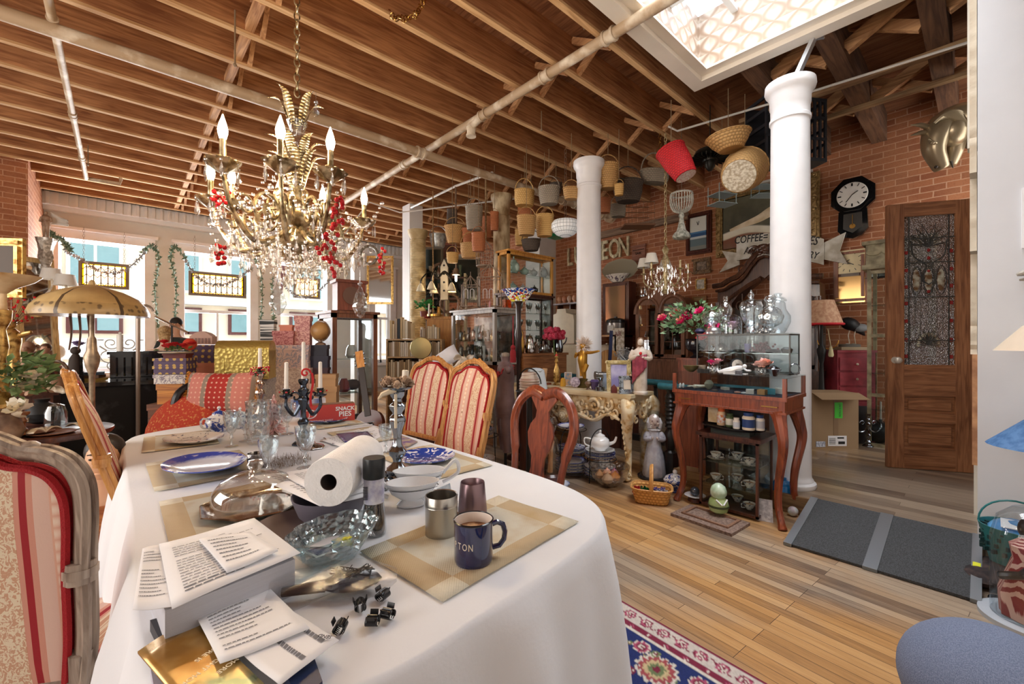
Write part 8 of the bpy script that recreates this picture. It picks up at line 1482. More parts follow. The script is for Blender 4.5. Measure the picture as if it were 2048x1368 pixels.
b=MB();b.add([(-.03,-.05,0),(.03,-.05,0),(.03,.05,0),(-.03,.05,0),(0,.045,.15),(0,-.045,.15)],[(0,3,2,1),(0,1,5),(3,4,2),(0,5,4,3),(1,2,4,5)]);pbg=one(b,'paper_pouch','small white printed pouch beside the showcase corner','pouch',P('#d4d2d4',.5,c2='#a9a6ac',sc=40),fl_(1530,1040),.3,smooth=0)
one(MB().ball((0,0,.035),.035,16,10),'white_ball','white ball with faint marks at the ramp edge','ball',P('#e4ecec',.3,c2='#c9a0b0',sc=12),fl_(1586,1032))
vase(fl_(1358,935,0),[(.05,0),(.055,.1),(.05,.12)],P('#2a2a30',.4),'dark_tin','dark tin behind the blue tureen','tin');vase(fl_(1300,905,0),[(.06,0),(.07,.1),(.03,.15),(.04,.17)],P('#c9c4b0',.4),'cream_pot','small cream pot behind the doll dome','pot')
pe=one(MB().bb(-.13,.13,-.10,.10,0,1.11).bb(-.14,.14,-.11,.11,1.11,1.13),'pedestal','reddish brown square pedestal behind the end of the display table','pedestal',wood('#5e2a1a','#8f4e34',.4,3,2),(4.02,1.85,0));
ur=thing('rose_urn','black urn overflowing with pink and red silk roses on the brown pedestal','flowers',(4.02,1.84,1.13));MB().lathe([(.05,0),(.055,.01),(.02,.03),(.03,.05),(.08,.08),(.095,.13),(.085,.17),(.095,.18),(.08,.17)],n=24).build('urn',newmat('black_glaze',.12,0,srgb('#1d1a20')),ur)
b=MB();rnd=random.Random(31);leafspray(b,(0,.02,.30),340,.30,.065,rnd,.8);b.build('leaves',P('#5d8a5c',.6,c2='#a5c49a',sc=15),ur,smooth=0)
for k,c_ in enumerate(('#e0307a','#cf1f2c','#f0a090')):
 b=MB()
 for i in range((8,3,4)[k]):a=rnd.uniform(0,2*PI);rose(b,(-.12+rnd.uniform(-.12,.12),rnd.uniform(-.28,.28),rnd.uniform(.18,.45)),(.055,.065,.04)[k],Ry(-.8)@Rx(rnd.uniform(-.4,.4)))
 b.build('petals',P(c_,.6),ur,smooth=0)
def wframe(px0,px1,py0,py1,label,fm,pm,fw,name='framed_picture',cat='picture',X=6.74,orn=False,dp_=.04):
 a=pX(px0,(py0+py1)/2,X);b=pX(px1,(py0+py1)/2,X);pc=pX((px0+px1)/2,(py0+py1)/2,X);d=pc.x*0+((pc-Vector((0,0,pc.z))).dot(FW));h_=(py1-py0)/FPX*d;return frame(pc,abs(a.y-b.y),h_,WALLR,label,fm,pm,fw,dp_,name,cat,orn)
PNT=newmat('reclining_painting',.5);n=NT(PNT);t=n.add('TexCoord').outputs['Object'];sp=n.add('SeparateXYZ',{0:t});wv_=n.math('ADD',sp.outputs[2],n.math('MULTIPLY',n.math('SINE',n.math('MULTIPLY',sp.outputs[0],7.0)),.035));n.col(n.mix(n.ramp(n.add('TexNoise',{'Vector':t,'Scale':4.0}).outputs['Fac'],[(.4,(0,0,0,1)),(.7,(.3,.3,.3,1))]),n.ramp(n.math('ADD',wv_,.5),[(0,srgb('#7a4028')),(.28,srgb('#8a4a30')),(.30,srgb('#e6ddc4')),(.38,srgb('#efe8d6')),(.40,srgb('#3a3828')),(1,srgb('#57543c'))]),srgb('#8a8468')))
pc=(6.73,2.11,3.04);pf_=frame(pc,1.32,.95,WALLR,'large dark oil painting of a reclining pale figure in a carved gilt frame',P('#7a6038',.4,.4,c2='#a88a58',sc=30),PNT,.11,.07,'oil_painting','painting',True)
b=MB();b.tube(bez([(-.45,0,-.10),(-.25,0,-.05),(-.05,0,.0),(.12,0,.07),(.28,0,.05),(.45,0,-.05)],5),[.02+.0036*i for i in range(20)]+[.09-.012*i for i in range(6)],10);b.v=[(x,-.01+y*.06,z)for x,y,z in b.v];b.build('painted_figure',P('#e8d8bc',.6,c2='#d0b890',sc=6),pf_)
MB().bb(-.6,.6,-.10,-.04,.46,.49).build('picture_light',P('#dfe0dc',.3,.6),pf_)
DRF=wood('#3a1c16','#5f3024',.3,3,2)
SEA=newmat('sea_clock_face',.4);n=NT(SEA);sp=n.add('SeparateXYZ',{0:n.add('TexCoord').outputs['Object']});n.col(n.ramp(n.math('ADD',n.math('MULTIPLY',sp.outputs[2],1.6),.5),[(0,srgb('#8a8f8a')),(.18,srgb('#6a7f88')),(.36,srgb('#d0dce0')),(.42,srgb('#2f5a8c')),(.50,srgb('#4f86b8')),(.54,srgb('#e8ece6'))],True))
clk=wframe(1371,1421,425,508,'dark wooden wall clock with a painted sea scene below the dial',DRF,SEA,.07,'wall_clock','clock',dp_=.07);[MB().tube([(0,-.0,.13),(.05*math.sin(a),-.0,.13+.06*math.cos(a))],.006,4).build('hand',BLK,clk)for a in(-.4,.3)]
wframe(1386,1420,516,547,'small square relief in a thick carved frame under the sea clock',P('#6a5038',.5,c2='#94744e',sc=30),P('#a08a78',.6,c2='#6a5a4c',sc=20),.06,orn=True);wframe(1391,1411,557,580,'small pale print in a thin gold frame above the rose urn',GILT,P('#dcd8ce',.6,c2='#a9a498',sc=20),.02);wframe(1384,1412,592,616,'tan framed print low on the brick wall',wood('#8a5a30','#b5844e'),P('#b5976a',.6),.025)
oc=thing('octagonal_clock','black octagonal pendulum clock with white roman dial on the brick wall','clock',pX(1707,393,6.74));oc.rotation_euler=(0,0,-PI/2);OCT=lambda r:[(r*math.cos(PI/8+PI*i/4),r*math.sin(PI/8+PI*i/4))for i in range(8)]
RXM=Rx(PI/2);MB().prism(OCT(.235),0,.06,RXM).prism(OCT(.20),.06,.085,RXM).build('dial_case',BLACKG,oc);MB().prism([(-.14,-.18),(-.15,-.42),(-.09,-.5),(0,-.53),(.09,-.5),(.15,-.42),(.14,-.18)],0,.055,RXM).build('pendulum_case',BLACKG,oc);MB().prism([(-.09,-.22),(-.095,-.4),(0,-.46),(.095,-.4),(.09,-.22)],.055,.06,RXM).build('pendulum_window',P('#3a3632',.3),oc);MB().lathe([(.03,.06),(.03,.07)],n=16,T=RXM@Tr(0,-.38,0)).bb(-.003,.003,-.07,-.062,-.37,-.24).build('pendulum',BRASS,oc)
MB().lathe([(.155,.085),(.15,.09)],n=36,T=RXM).build('dial',P('#ece8e0',.5),oc);b=MB();[b.box((0,.125,.092),(.008 if i%3 else .016,.035,.002),RXM@Rz(PI*i/6))for i in range(12)];b.box((0,.05,.094),(.008,.10,.002),RXM@Rz(2.5));b.box((0,.035,.095),(.01,.07,.002),RXM@Rz(-1.0));b.build('numerals_and_hands',BLK,oc)
rc=wframe(1666,1733,500,606,'square gold dial regulator clock in a reddish wooden frame',wood('#6a3018','#a5603a',.35,3,2),P('#6a5030',.3),.075,'wall_clock','clock',dp_=.09);MB().bb(-.15,.15,-.012,-.002,.04,.33).build('dial',P('#d9c9a0',.4,.2),rc);MB().bb(-.15,.15,-.012,-.002,-.33,.0).build('pendulum_glass',newmat('old_gold_glass',.12,.7,srgb('#b58f58')),rc);b=MB();[b.box((0,.115,.014),(.006,.03,.002),Tr(0,0,.185)@RXM@Rz(PI*i/6))for i in range(12)];b.box((.02,.03,.016),(.008,.09,.002),Tr(0,0,.185)@RXM@Rz(2.2));b.box((.02,.02,.016),(.008,.07,.002),Tr(0,0,.185)@RXM@Rz(-2.0));b.build('numerals_and_hands',BLK,rc)
gb_=wframe(1738,1775,521,556,'small dark panel of clear glass blocks beside the door',IRON,P('#8a9a98',.2,c2='#c9d4d0',sc=10),.02,'glass_block_panel','glass panel');b=MB();[b.bb(-.14+.07*i,-.135+.07*i,-.015,0,-.12,.12)for i in range(5)];[b.bb(-.14,.14,-.015,0,-.1+.08*i,-.095+.08*i)for i in range(3)];b.build('leading',IRON,gb_)
sg_=thing('painted_sign','white ribbon shaped wooden sign with hand painted COFFEE lettering','sign',(6.62,1.90,2.52));sg_.rotation_euler=(0,0,-PI/2);SGN=P('#e3ded2',.6,c2='#c4bba8',sc=8);LT=P('#1c1a18',.6)
n_=20;tp_=[(-.52+1.04*i/n_,.17-.10*(2*i/n_-1)*1.0+.07*(1-(2*i/n_-1)**2))for i in range(n_+1)];bt_=[(x,y-.33)for x,y in tp_][::-1]
MB().prism(tp_+bt_,0,.03,RXM@Tr(0,0,0)).build('board',SGN,sg_)
MB().prism([(-.50,.05),(-.74,.12),(-.66,-.04),(-.78,-.2),(-.50,-.12)],-.04,-.015,RXM).build('tail',SGN,sg_);MB().prism([(.50,.02),(.74,.12),(.68,-.10),(.76,-.28),(.50,-.18)],-.04,-.015,RXM).build('tail',SGN,sg_)
for s_,x,z,sz,ro in(('COFFEE=',-.33,.22,.15,-.04),('AND CU',-.22,.04,.14,-.1),('CES',.38,.07,.15,-.30),('JEWELRY',.30,-.09,.12,-.3)):text(s_,'lettering',LT,sg_,sz,Tr(x,-.032,z)@Ry(-ro)@RXM,.001,sx=.72,shear=.12,off=.002)
LTM=P('#e6dcb8',.5,c2='#b5aa84',sc=14)
for ch,px in zip('LUNCHEON',(1140,1157,1172,1184,1196,1210,1229,1248)):
 p=pX(px,505,6.76);z_=2.99;t=thing('letter','worn cream metal letter %s on the brick wall, %s of LUNCHEON'%(ch,('last letter' if px==1248 else 'part')),'letter',(6.76,p.y,z_));t.rotation_euler=(0,0,-PI/2);text(ch,'letter_face',LTM,t,.50,RXM,.02,sx=.62,off=.006)
ck_=thing('carved_cabinet','tall dark carved cabinet with arched bonnet and glazed doors','cabinet',(6.45,1.93,.13),-PI/2);DK=wood('#34201a','#66422f',.3,3,2,coat=.5)
def bonnet(x,w_=.64):u=abs(x)/w_;return float(np.interp(u,[0,.12,.25,.38,.5,.6,.68,.8,1],[2.33,2.31,2.22,2.10,2.03,2.01,1.99,1.94,1.93]))
pts=[(-.64+1.28*i/32,bonnet(-.64+1.28*i/32))for i in range(33)]
MB().bb(-.6,.6,-.25,.3,0,.75).bb(-.63,.63,-.28,.33,.75,.80).build('base',DK,ck_);MB().prism([(x*.93,z-.06)for x,z in pts]+[(.6,1.68),(.45,1.62),(.3,1.82),(.05,2.02),(0,1.98),(-.05,2.02),(-.3,1.82),(-.45,1.62),(-.6,1.68)],-.02,.25,RXM@Tr(0,0,0)).build('bonnet',DK,ck_)
MB().tube([(x,-.30,z)for x,z in pts],.035,8).tube([(x*.94,-.30,z-.07)for x,z in pts],.02,6).build('cornice',DK,ck_);b=MB()
for s_ in(-1,1):b.tube(spiral((s_*.1,-.32,2.33),.08,1.3,22,flip=s_,a0=0 if s_>0 else PI),.02,6);b.tube(spiral((s_*.26,-.3,2.12),.06,1.2,20,flip=-s_),.014,6)
b.ball((0,-.32,2.36),(.09,.03,.06));[b.ball((.03*math.cos(i),-.34,2.34+.05*math.sin(i*1.7)),.025,7,5)for i in range(12)];b.build('crest',DK,ck_)
for s_ in(-1,1):
 d_=MB();x0,x1=(s_*.02,s_*.55)if s_>0 else(s_*.55,s_*.02);d_.bb(x0,x0+.05,-.27,-.23,.82,1.70 if s_>0 else 1.6).bb(x1-.05,x1,-.27,-.23,.82,1.6 if s_>0 else 1.7).bb(x0,x1,-.27,-.23,.80,.87);d_.tube([(s_*(.04+.5*t),-.25,1.98-.32*t**1.3)for t in[i/8 for i in range(9)]],.03,6)
 for i in range(3):d_.tube(spiral((s_*.28,-.26,1.15+.25*i),.09,1.4,24,flip=s_),.008,5)
 for q in(.13,.27,.41):d_.bb(s_*q-.004,s_*q+.004,-.26,-.25,.86,1.8)
 dr_o=d_.build('door',DK,ck_);MB().bb(min(s_*.05,s_*.52),max(s_*.05,s_*.52),-.24,-.235,.86,1.62).build('pane',glassm('dark_pane','#c9c6c0',.1),dr_o)
 MB().lathe([(.04,.8),(.03,.9),(.04,1.2),(.03,1.5),(.045,1.7)],(s_*.58,-.26,0),10).build('carved_pilaster',DK,ck_)
MB().bb(-.55,.55,.25,.28,.8,1.75).build('back_panel',DK,ck_);MB().bb(-.55,.55,-.2,.25,1.25,1.265).build('shelf',DK,ck_);[MB().bb(-.52,.52,-.27,-.25,.06+.23*i,.25+.23*i).build('drawer',DK,ck_)for i in range(3)]
for i in range(8):vessel((6.4,1.5+.12*i,.94 if i%2 else 1.40),.16,.05,i,'pale china vessel behind the doors of the carved cabinet','china in the carved cabinet',P('#a89c8c',.3))
aw=thing('arched_cabinet','brown cabinet with two arched leaded glass doors','cabinet',(6.45,3.42,.13),-PI/2);AW=wood('#5e3826','#94654a',.4,3,2);MB().bb(-.46,.46,-.22,.3,0,.85).bb(-.48,.48,-.25,.32,.85,.89).build('base',AW,aw);MB().bb(-.44,-.41,-.2,.3,.89,1.6).bb(.41,.44,-.2,.3,.89,1.6).bb(-.44,.44,.27,.3,.89,1.8).build('case',AW,aw)
for s_ in(-1,1):
 ao=[(s_*.215+.21*math.cos(a),1.6+.26*math.sin(a))for a in[PI*i/14 for i in range(15)]];MB().tube([(x,-.22,z)for x,z in ao],.035,8).tube([(s_*.215+.15*math.cos(a),-.2,1.58+.19*math.sin(a))for a in[PI*i/14 for i in range(15)]],.015,6).prism(ao,-.0,.42,Tr(0,.2,0)@RXM@Tr(0,0,0)).build('arched_hood',AW,aw)
 d_=MB();d_.bb(s_*.215-.19,s_*.215-.14,-.24,-.2,.92,1.6).bb(s_*.215+.14,s_*.215+.19,-.24,-.2,.92,1.6).bb(s_*.215-.19,s_*.215+.19,-.24,-.2,.9,.96).bb(s_*.215-.005,s_*.215+.005,-.23,-.22,.95,1.75)
 for z in(1.15,1.4):d_.bb(s_*.215-.14,s_*.215+.14,-.23,-.22,z,z+.008)
 do=d_.build('door',AW,aw);MB().bb(s_*.215-.14,s_*.215+.14,-.228,-.224,.95,1.74).build('pane',glassm('leaded_pane','#b9b4a8',.35),do)
MB().prism([(-.12,1.86),(0,1.66),(.12,1.86),(.3,1.93),(-.3,1.93)],.2,.24,RXM).build('keystone',AW,aw)
one(MB().lathe([(.08,0),(.08,.03),(.015,.035),(.015,.12),(.04,.14)],n=18),'cake_stand','small silver stand on top of the arched cabinet','stand',DSILV,(6.35,3.75,2.02))
tc_=thing('case_clock','tall old clock case with glinting glass door between column and arched cabinet','clock',(6.4,4.35+.0,1.41),-PI/2);tc_.scale=(1,1,.77);MB().bb(-.27,.27,.0,.22,0,1.18).build('case',DRF,tc_);MB().bb(-.2,.2,-.01,0,.3,1.1).build('glass_door',newmat('glinting_glass',.08,.6,srgb('#a58f78')),tc_);MB().bb(-.22,.22,-.015,-.0,.26,.30).bb(-.22,.22,-.015,0,1.1,1.14).build('moulding',DRF,tc_)
ty=thing('silver_tray','scalloped oval tarnished silver tray standing above the clock case','tray',(6.5,4.32,2.55),-PI/2+.25);MB().lathe([(.28,0),(.31,.01),(.315,.02),(.28,.012),(.01,.01)],n=48,sy=.62,rf=lambda a,j:1+.04*abs(math.cos(a*4)),T=Rx(PI/2-.25)).build('tray',newmat('dark_silver',.45,.2,srgb('#a39c86')),ty)
bb2=thing('china_bowl','white china bowl with dark flowers below the silver tray','bowl',(6.42,4.32,2.325));MB().lathe([(.10,0),(.12,.02),(.2,.10),(.23,.13),(.22,.13),(.1,.03)],n=32,sx=.7).build('bowl',bluew('flower_bowl',.42,12,'#5a4a60','#ece6dc'),bb2)
cs2=thing('cigar_sign','small brown wooden crate panel after the LUNCHEON letters','sign',pX(1277,507,6.76));cs2.rotation_euler=(0,0,-PI/2);MB().bb(-.13,.13,0,.04,-.13,.13).bb(-.15,.15,-.02,0,-.15,-.12).bb(-.15,.15,-.02,0,.12,.15).build('panel',wood('#7a4a34','#a5705a',ax=0),cs2);text('SAIK','lettering',BLK,cs2,.06,Tr(0,-.005,0)@RXM,.001);MB().bb(-.11,.11,-.005,0,.06,.07).build('rule',BLK,cs2)
lmp=thing('table_lamp','lamp with speckled tan shade and red beaded fringe by the front column','lamp',V3(1643,4.98,.13));MB().lathe([(.12,0),(.11,.03),(.03,.06),(.02,.5),(.05,.56),(.03,.62),(.02,.9),(.04,1.0),(.05,1.06),(.02,1.12),(.015,1.35)],n=16).build('pole',IRON,lmp);lampshade(0,.205,.12,.27,P('#cfa888',.8,c2='#b98a6c',sc=30),lmp,z=1.36);MB().tube([(.207*math.cos(a),.207*math.sin(a),1.355)for a in[PI*i/16 for i in range(32)]],.013,5,closed=True).build('fringe',P('#c9202c',.7),lmp);MB().lathe([(.02,-.12),(.028,-.1),(.012,0)],(0,-.09,1.1),10).tube([(0,-.09,1.1),(0,-.06,1.3)],.004,4).build('pull_tassel',P('#d9cda0',.8),lmp);MB().tube(arc((0,-.06,1.17),.1,PI,2*PI,8,'yz'),.006,5).build('arm',BRASS,lmp)
rd=thing('red_dresser','crimson painted narrow chest of drawers by the cardboard box','chest of drawers',V3(1697,5.1,.13),-.95);REDP=P('#a83a44',.5,c2='#8a2c38',sc=8);MB().bb(-.19,.19,-.16,.16,0,1.03).bb(-.20,.20,-.18,.17,1.03,1.055).build('body',REDP,rd)
for i in range(4):q_=MB().bb(-.17,.17,-.175,-.16,.82-.17*i,.97-.17*i).build('drawer',REDP,rd);MB().ball((0,-.185,.895-.17*i),.014,8,6).build('knob',BONE,q_)
one(MB().bb(-.12,.14,-.10,.10,0,.035),'book','thick pale book under the stuffed bird','book',P('#cdb896',.7),V3(1697,5.1,1.186),-.95);one(MB().lathe([(.11,0),(.11,.03),(.09,.035)],n=20,sy=.7),'bird_plinth','flat grey plinth under the mounted bird','plinth',P('#7a746c',.7),V3(1699,5.1,1.222),-.95)
bd_=thing('mounted_bird','black long legged stuffed bird standing on the book','bird',V3(1699,5.1,1.257),CR);b=MB();b.tube(bez([(-.10,0,.26),(-.04,0,.25),(.04,0,.22),(.12,0,.16),(.18,0,.10)],5),[.015,.03,.045,.055,.062,.068,.072,.075,.075,.072,.068,.063,.058,.052,.046,.04,.034,.028,.02,.012,.006],12);b.tube(bez([(-.08,0,.25),(-.13,0,.27),(-.15,0,.31),(-.15,0,.335)],4),[.03,.028,.025,.022,.02,.018,.017,.016,.016,.018,.02,.021,.018],8);b.build('body',P('#16161c',.5),bd_);MB().tube([(-.165,0,.335),(-.2,0,.325)],[.006,.001],5).build('beak',BONE,bd_);MB().ball((.11,-.03,.19),(.09,.045,.05),T=Ry(.0)).build('wing',P('#8a8c90',.6),bd_);b=MB();[b.tube([(.02+.04*k,.02*(1-2*k),.19),(.0+.04*k,.02*(1-2*k),.1),(.015+.04*k,.02*(1-2*k),0)],.005,5).tube([(.015+.04*k,.02*(1-2*k),.003),(-.03+.04*k,.02*(1-2*k),.003)],.004,4)for k in(0,1)];b.build('legs',BONE,bd_)
tv=thing('tall_cabinet','tall narrow cream metal framed glass cabinet behind the open door','display cabinet',(6.32,.62,.13),-PI/2);CM=P('#b5aa88',.5,c2='#7d7458',sc=9);f=MB()
for x in(-.26,.23):f.bb(x,x+.035,-.2,-.17,0,1.95);f.bb(x,x+.035,.17,.2,0,1.95)
for z in(0,.55,1.2,1.9):f.bb(-.26,.265,-.205,-.175,z,z+.035)
f.bb(-.3,.3,-.24,.22,1.95,2.0).bb(-.27,.27,-.2,.2,2.0,2.22).bb(-.3,.3,-.24,.22,2.22,2.26).bb(-.08,-.05,-.2,-.17,0,1.9);f.build('frame',CM,tv);MB().bb(-.25,.25,-.19,-.186,.03,1.9).build('pane',CG2,tv);[MB().bb(-.24,.24,-.17,.19,z,z+.008).build('shelf',glassm('shelf_glass','#dfeae8',.12),tv)for z in(.4,.8,1.2,1.55)];[MB().tube([(-.2+.13*k+.065*math.cos(a),-.205,2.14+.04*math.sin(a))for a in[PI+PI*i/8 for i in range(9)]],.006,4).build('swag',CM,tv)for k in range(4)]
for i in range(10):vessel((6.25,.50+.1*(i%3),(.54,.94,1.34,1.69)[i%4]),.13,.045,i,'clear or white glass piece inside the tall cream cabinet','glass in the tall cream cabinet',BOT[(i*2)%4])
bxp=pz(1657,893,.13);cbx=thing('cardboard_box','large open cardboard carton with green sticker on the raised floor','carton',bxp-FW*.1,CR);CB=P('#a08463',.8,sc=5);MB().bb(-.25,.25,0,.28,0,.60).build('box',CB,cbx)
for T2,w2 in((Tr(0,0,.6)@Rx(.35),(-.25,.25,-.16,0)),(Tr(0,.28,.6)@Rx(-.3),(-.25,.25,0,.16))):MB().bb(w2[0],w2[1],w2[2],w2[3],0,.004,T2).build('flap',CB,cbx)
MB().bb(-.02,.03,-.002,0,.05,.58).build('tape',P('#8f7355',.4),cbx);gs=MB().bb(-.01,.075,-.004,-.0015,.33,.50).build('green_sticker',P('#4be03a',.5),cbx);text('CASE PACK','lettering',BLK,cbx,.028,Tr(.045,-.005,.415)@Rx(PI/2)@Rz(-PI/2),.0003);MB().bb(-.08,.12,-.003,-.0015,.03,.14).build('shipping_label',PAPER,cbx);MB().bb(-.21,-.11,-.003,-.0015,.02,.08).build('shipping_label',P('#d8dce6',.6,c2='#8f96a8',sc=60),cbx)
b=MB();[b.bb(-.07,.0,-.0045,-.003,.05+.012*i,.054+.012*i)for i in range(6)];b.bb(.03,.10,-.0045,-.003,.05,.08);b.bb(.02,.09,-.0045,-.003,.11,.125);b.build('printed_lines',BLK,cbx)
bk2=thing('basket_chair','dark upholstered stool beside the cardboard carton','stool',V3(1707,5.0,.13));MB().lathe([(.14,0),(.17,.1),(.17,.3),(.12,.42)],n=16).build('seat',P('#2c2628',.8),bk2)
candelabra(pz(1736,893,.13),.36,.14,DSILV,'silver floor candelabra with two leaning white candles near the door',(CR,CR+PI),.2,green=False,center=False)
bg_=thing('black_bag','black bag lying behind the silver candelabra','bag',V3(1745,5.0,.13));MB().ball((0,0,.12),(.2,.25,.13),14,8).build('bag',P('#17181c',.5),bg_)
# ================================================================ DOOR, HORSE, HANGING THINGS, CORNER
dw=thing('open_door','open oak door with a stained glass upper panel and round knob','door',(5.196,.60,.135),math.atan2(-.53,.314));DO=wood('#6f4226','#a8714a',.45,3,2);DOX=wood('#6f4226','#a8714a',.45,3,0);W_=.62
b=MB();b.bb(0,.125,0,.045,0,2.4).bb(.495,W_,0,.045,0,2.4);b.build('stile',DO,dw);b=MB()
for z0,z1 in((0,.19),(.42,.50),(.66,.94),(2.28,2.4)):b.bb(.125,.495,0,.045,z0,z1)
b.build('rail',DOX,dw)
for z0,z1 in((.19,.42),(.50,.66)):MB().bb(.125,.495,.015,.03,z0,z1).box((.31,.008,(z0+z1)/2),(.31,.016,z1-z0-.07)).build('lower_panel',DOX,dw)
MB().tube([(.055,-.005,.98),(.055,-.03,.98)],.012,8).ball((.055,-.055,.98),(.03,.025,.03),14,10).lathe([(.03,0),(.03,.004)],n=14,T=Tr(.055,0,.98)@RXM).build('knob',P('#cfc4b4',.3,.3),dw)
sg=MB().bb(.125,.495,.018,.024,.94,2.28).build('stained_glass',glassm('textured_glass','#bdb8b0',.3,.2,bump=1,bsc=110),dw)
b=MB()
for z in(1.16,1.55,1.86,2.08):b.bb(.125,.495,.008,.018,z-.004,z+.004)
for x in(.165,.455):b.bb(x-.003,x+.003,.010,.018,.94,2.28)
cx_=.31;L_=lambda pts,r=.0035:b.tube([(x,.012,z)for x,z in pts],r,4)
for s_ in(-1,1):
 L_([(cx_+s_*q.x,q.y)for q in bez([(0,1.66,0),(.05,1.72,0),(.02,1.84,0),(.11,1.92,0),(.13,2.06,0)],5)],.006);L_([(cx_+s_*.04*i,1.16+.39*(i>0))for i in(0,0)])if 0 else None
 for k in range(4):a=PI/2-s_*(.35+.35*k);L_([(cx_,2.0),(cx_+.06*math.cos(a)-.02,2.0+.1*math.sin(a)),(cx_+.15*math.cos(a),2.0+.22*math.sin(a)),(cx_+.05*math.cos(a)+.02,2.0+.1*math.sin(a)),(cx_,2.0)])
 for x in(.06,.10):L_([(cx_+s_*x,1.22),(cx_+s_*x,1.53)],.002)
for i,dx in enumerate((-.09,0,.09)):L_([(cx_+dx+.038*math.sin(a),1.70+.13*math.cos(a))for a in[2*PI*k/16 for k in range(17)]])
for k in range(9):a=PI*k/8;L_([(cx_,1.12),(cx_+.07*math.cos(a-.12),1.12+.09*math.sin(a)),(cx_+.1*math.cos(a),1.12+.13*math.sin(a)),(cx_+.07*math.cos(a+.12),1.12+.09*math.sin(a)),(cx_,1.12)])
b.build('leading',P('#4a4844',.5,.4),dw);b=MB();[b.bb(x,x+.022,.012,.017,z,z+.03)for x in(.135,.462)for z in(1.0,1.15,1.32,1.48,1.63,1.78,1.94)];[b.ball((cx_,.014,z),(.014,.004,.016),8,6)for z in(1.60,1.78,1.90,1.97)];b.build('red_glass',P('#8a2420',.2),dw)
b=MB();[b.ball((cx_+dx,.014,1.70),(.026,.004,.10),10,8)for dx in(-.09,0,.09)];[b.ball((cx_+.075*math.cos(PI*k/8),.014,1.12+.095*math.sin(PI*k/8)),(.014,.003,.02),8,5)for k in range(9)];b.build('coloured_glass',P('#6a4a2c',.15,c2='#b5b09a',sc=14),dw)
hs=thing('horse_head','silvery carved horse head bust projecting from the wall over the door','sculpture',pd(1900,262,4.0));HO=hs.location.copy();HM=newmat('champagne_gilt',.28,.55,srgb('#b5a486'));hp=lambda x,y,d=4.0:pd(x,y,d)-HO
b=MB();b.tube(bez([hp(1952,250,3.9),hp(1925,240,3.95),hp(1890,250,4),hp(1872,272,4),hp(1868,300,4),hp(1878,326,4),hp(1884,338,4)],4),[.19,.19,.185,.18,.175,.17,.165,.16,.155,.15,.145,.14,.132,.125,.117,.11,.102,.096,.09,.085,.08,.076,.074,.07,.062],16,sq=.8)
b.ball(hp(1908,262,3.95),(.14,.11,.14),18,12);b.tube(bez([hp(1912,275),hp(1908,305),hp(1900,330)],5),[.085-.004*i for i in range(11)],10)
for y0,y1 in((254,250),(264,271)):b.tube([hp(1862,y0+2),hp(1842,(y0+y1)/2-2),hp(1821,y1)],[.03,.022,.003],8)
b.ball(hp(1864,286,3.9),(.02,.02,.014),10,6);b.tube([hp(1858,278,3.9),hp(1864,282,3.88),hp(1873,286,3.9)],.008,6)
b.build('head',HM,hs,smooth=80);b=MB()
for i in range(9):t=i/8;b.tube(bez([hp(1868+10*t,246-8*t,3.92),hp(1892+16*t,226+10*t,3.86),hp(1915+20*t,222+26*t,3.84),hp(1935+8*t,232+40*t,3.86)],5),.018,6)
b.build('mane',HM,hs,smooth=80);b=MB();b.ball(hp(1872,334,3.93),.014,8,6).tube([hp(1902,322,3.95),hp(1906,336,3.95)],[.012,.004],6);b.build('nostril',P('#3a3026',.5),hs)
MB().lathe([(.2,0),(.17,.03),(.001,.05)],n=24,T=aim(hp(1962,250,3.9),hp(1930,246,3.9))).build('mount',HM,hs)
WT=weave('#8f6a3e','#cfa468',22);WY=weave('#b5853e','#e6bf7c',22);WD=weave('#2e2824','#5a4c40',24);WG=weave('#6f665a','#a89c8a',24);WRD=weave('#8a0c14','#cf1820',24);WO=weave('#8a4a2a','#c47a4c',24)
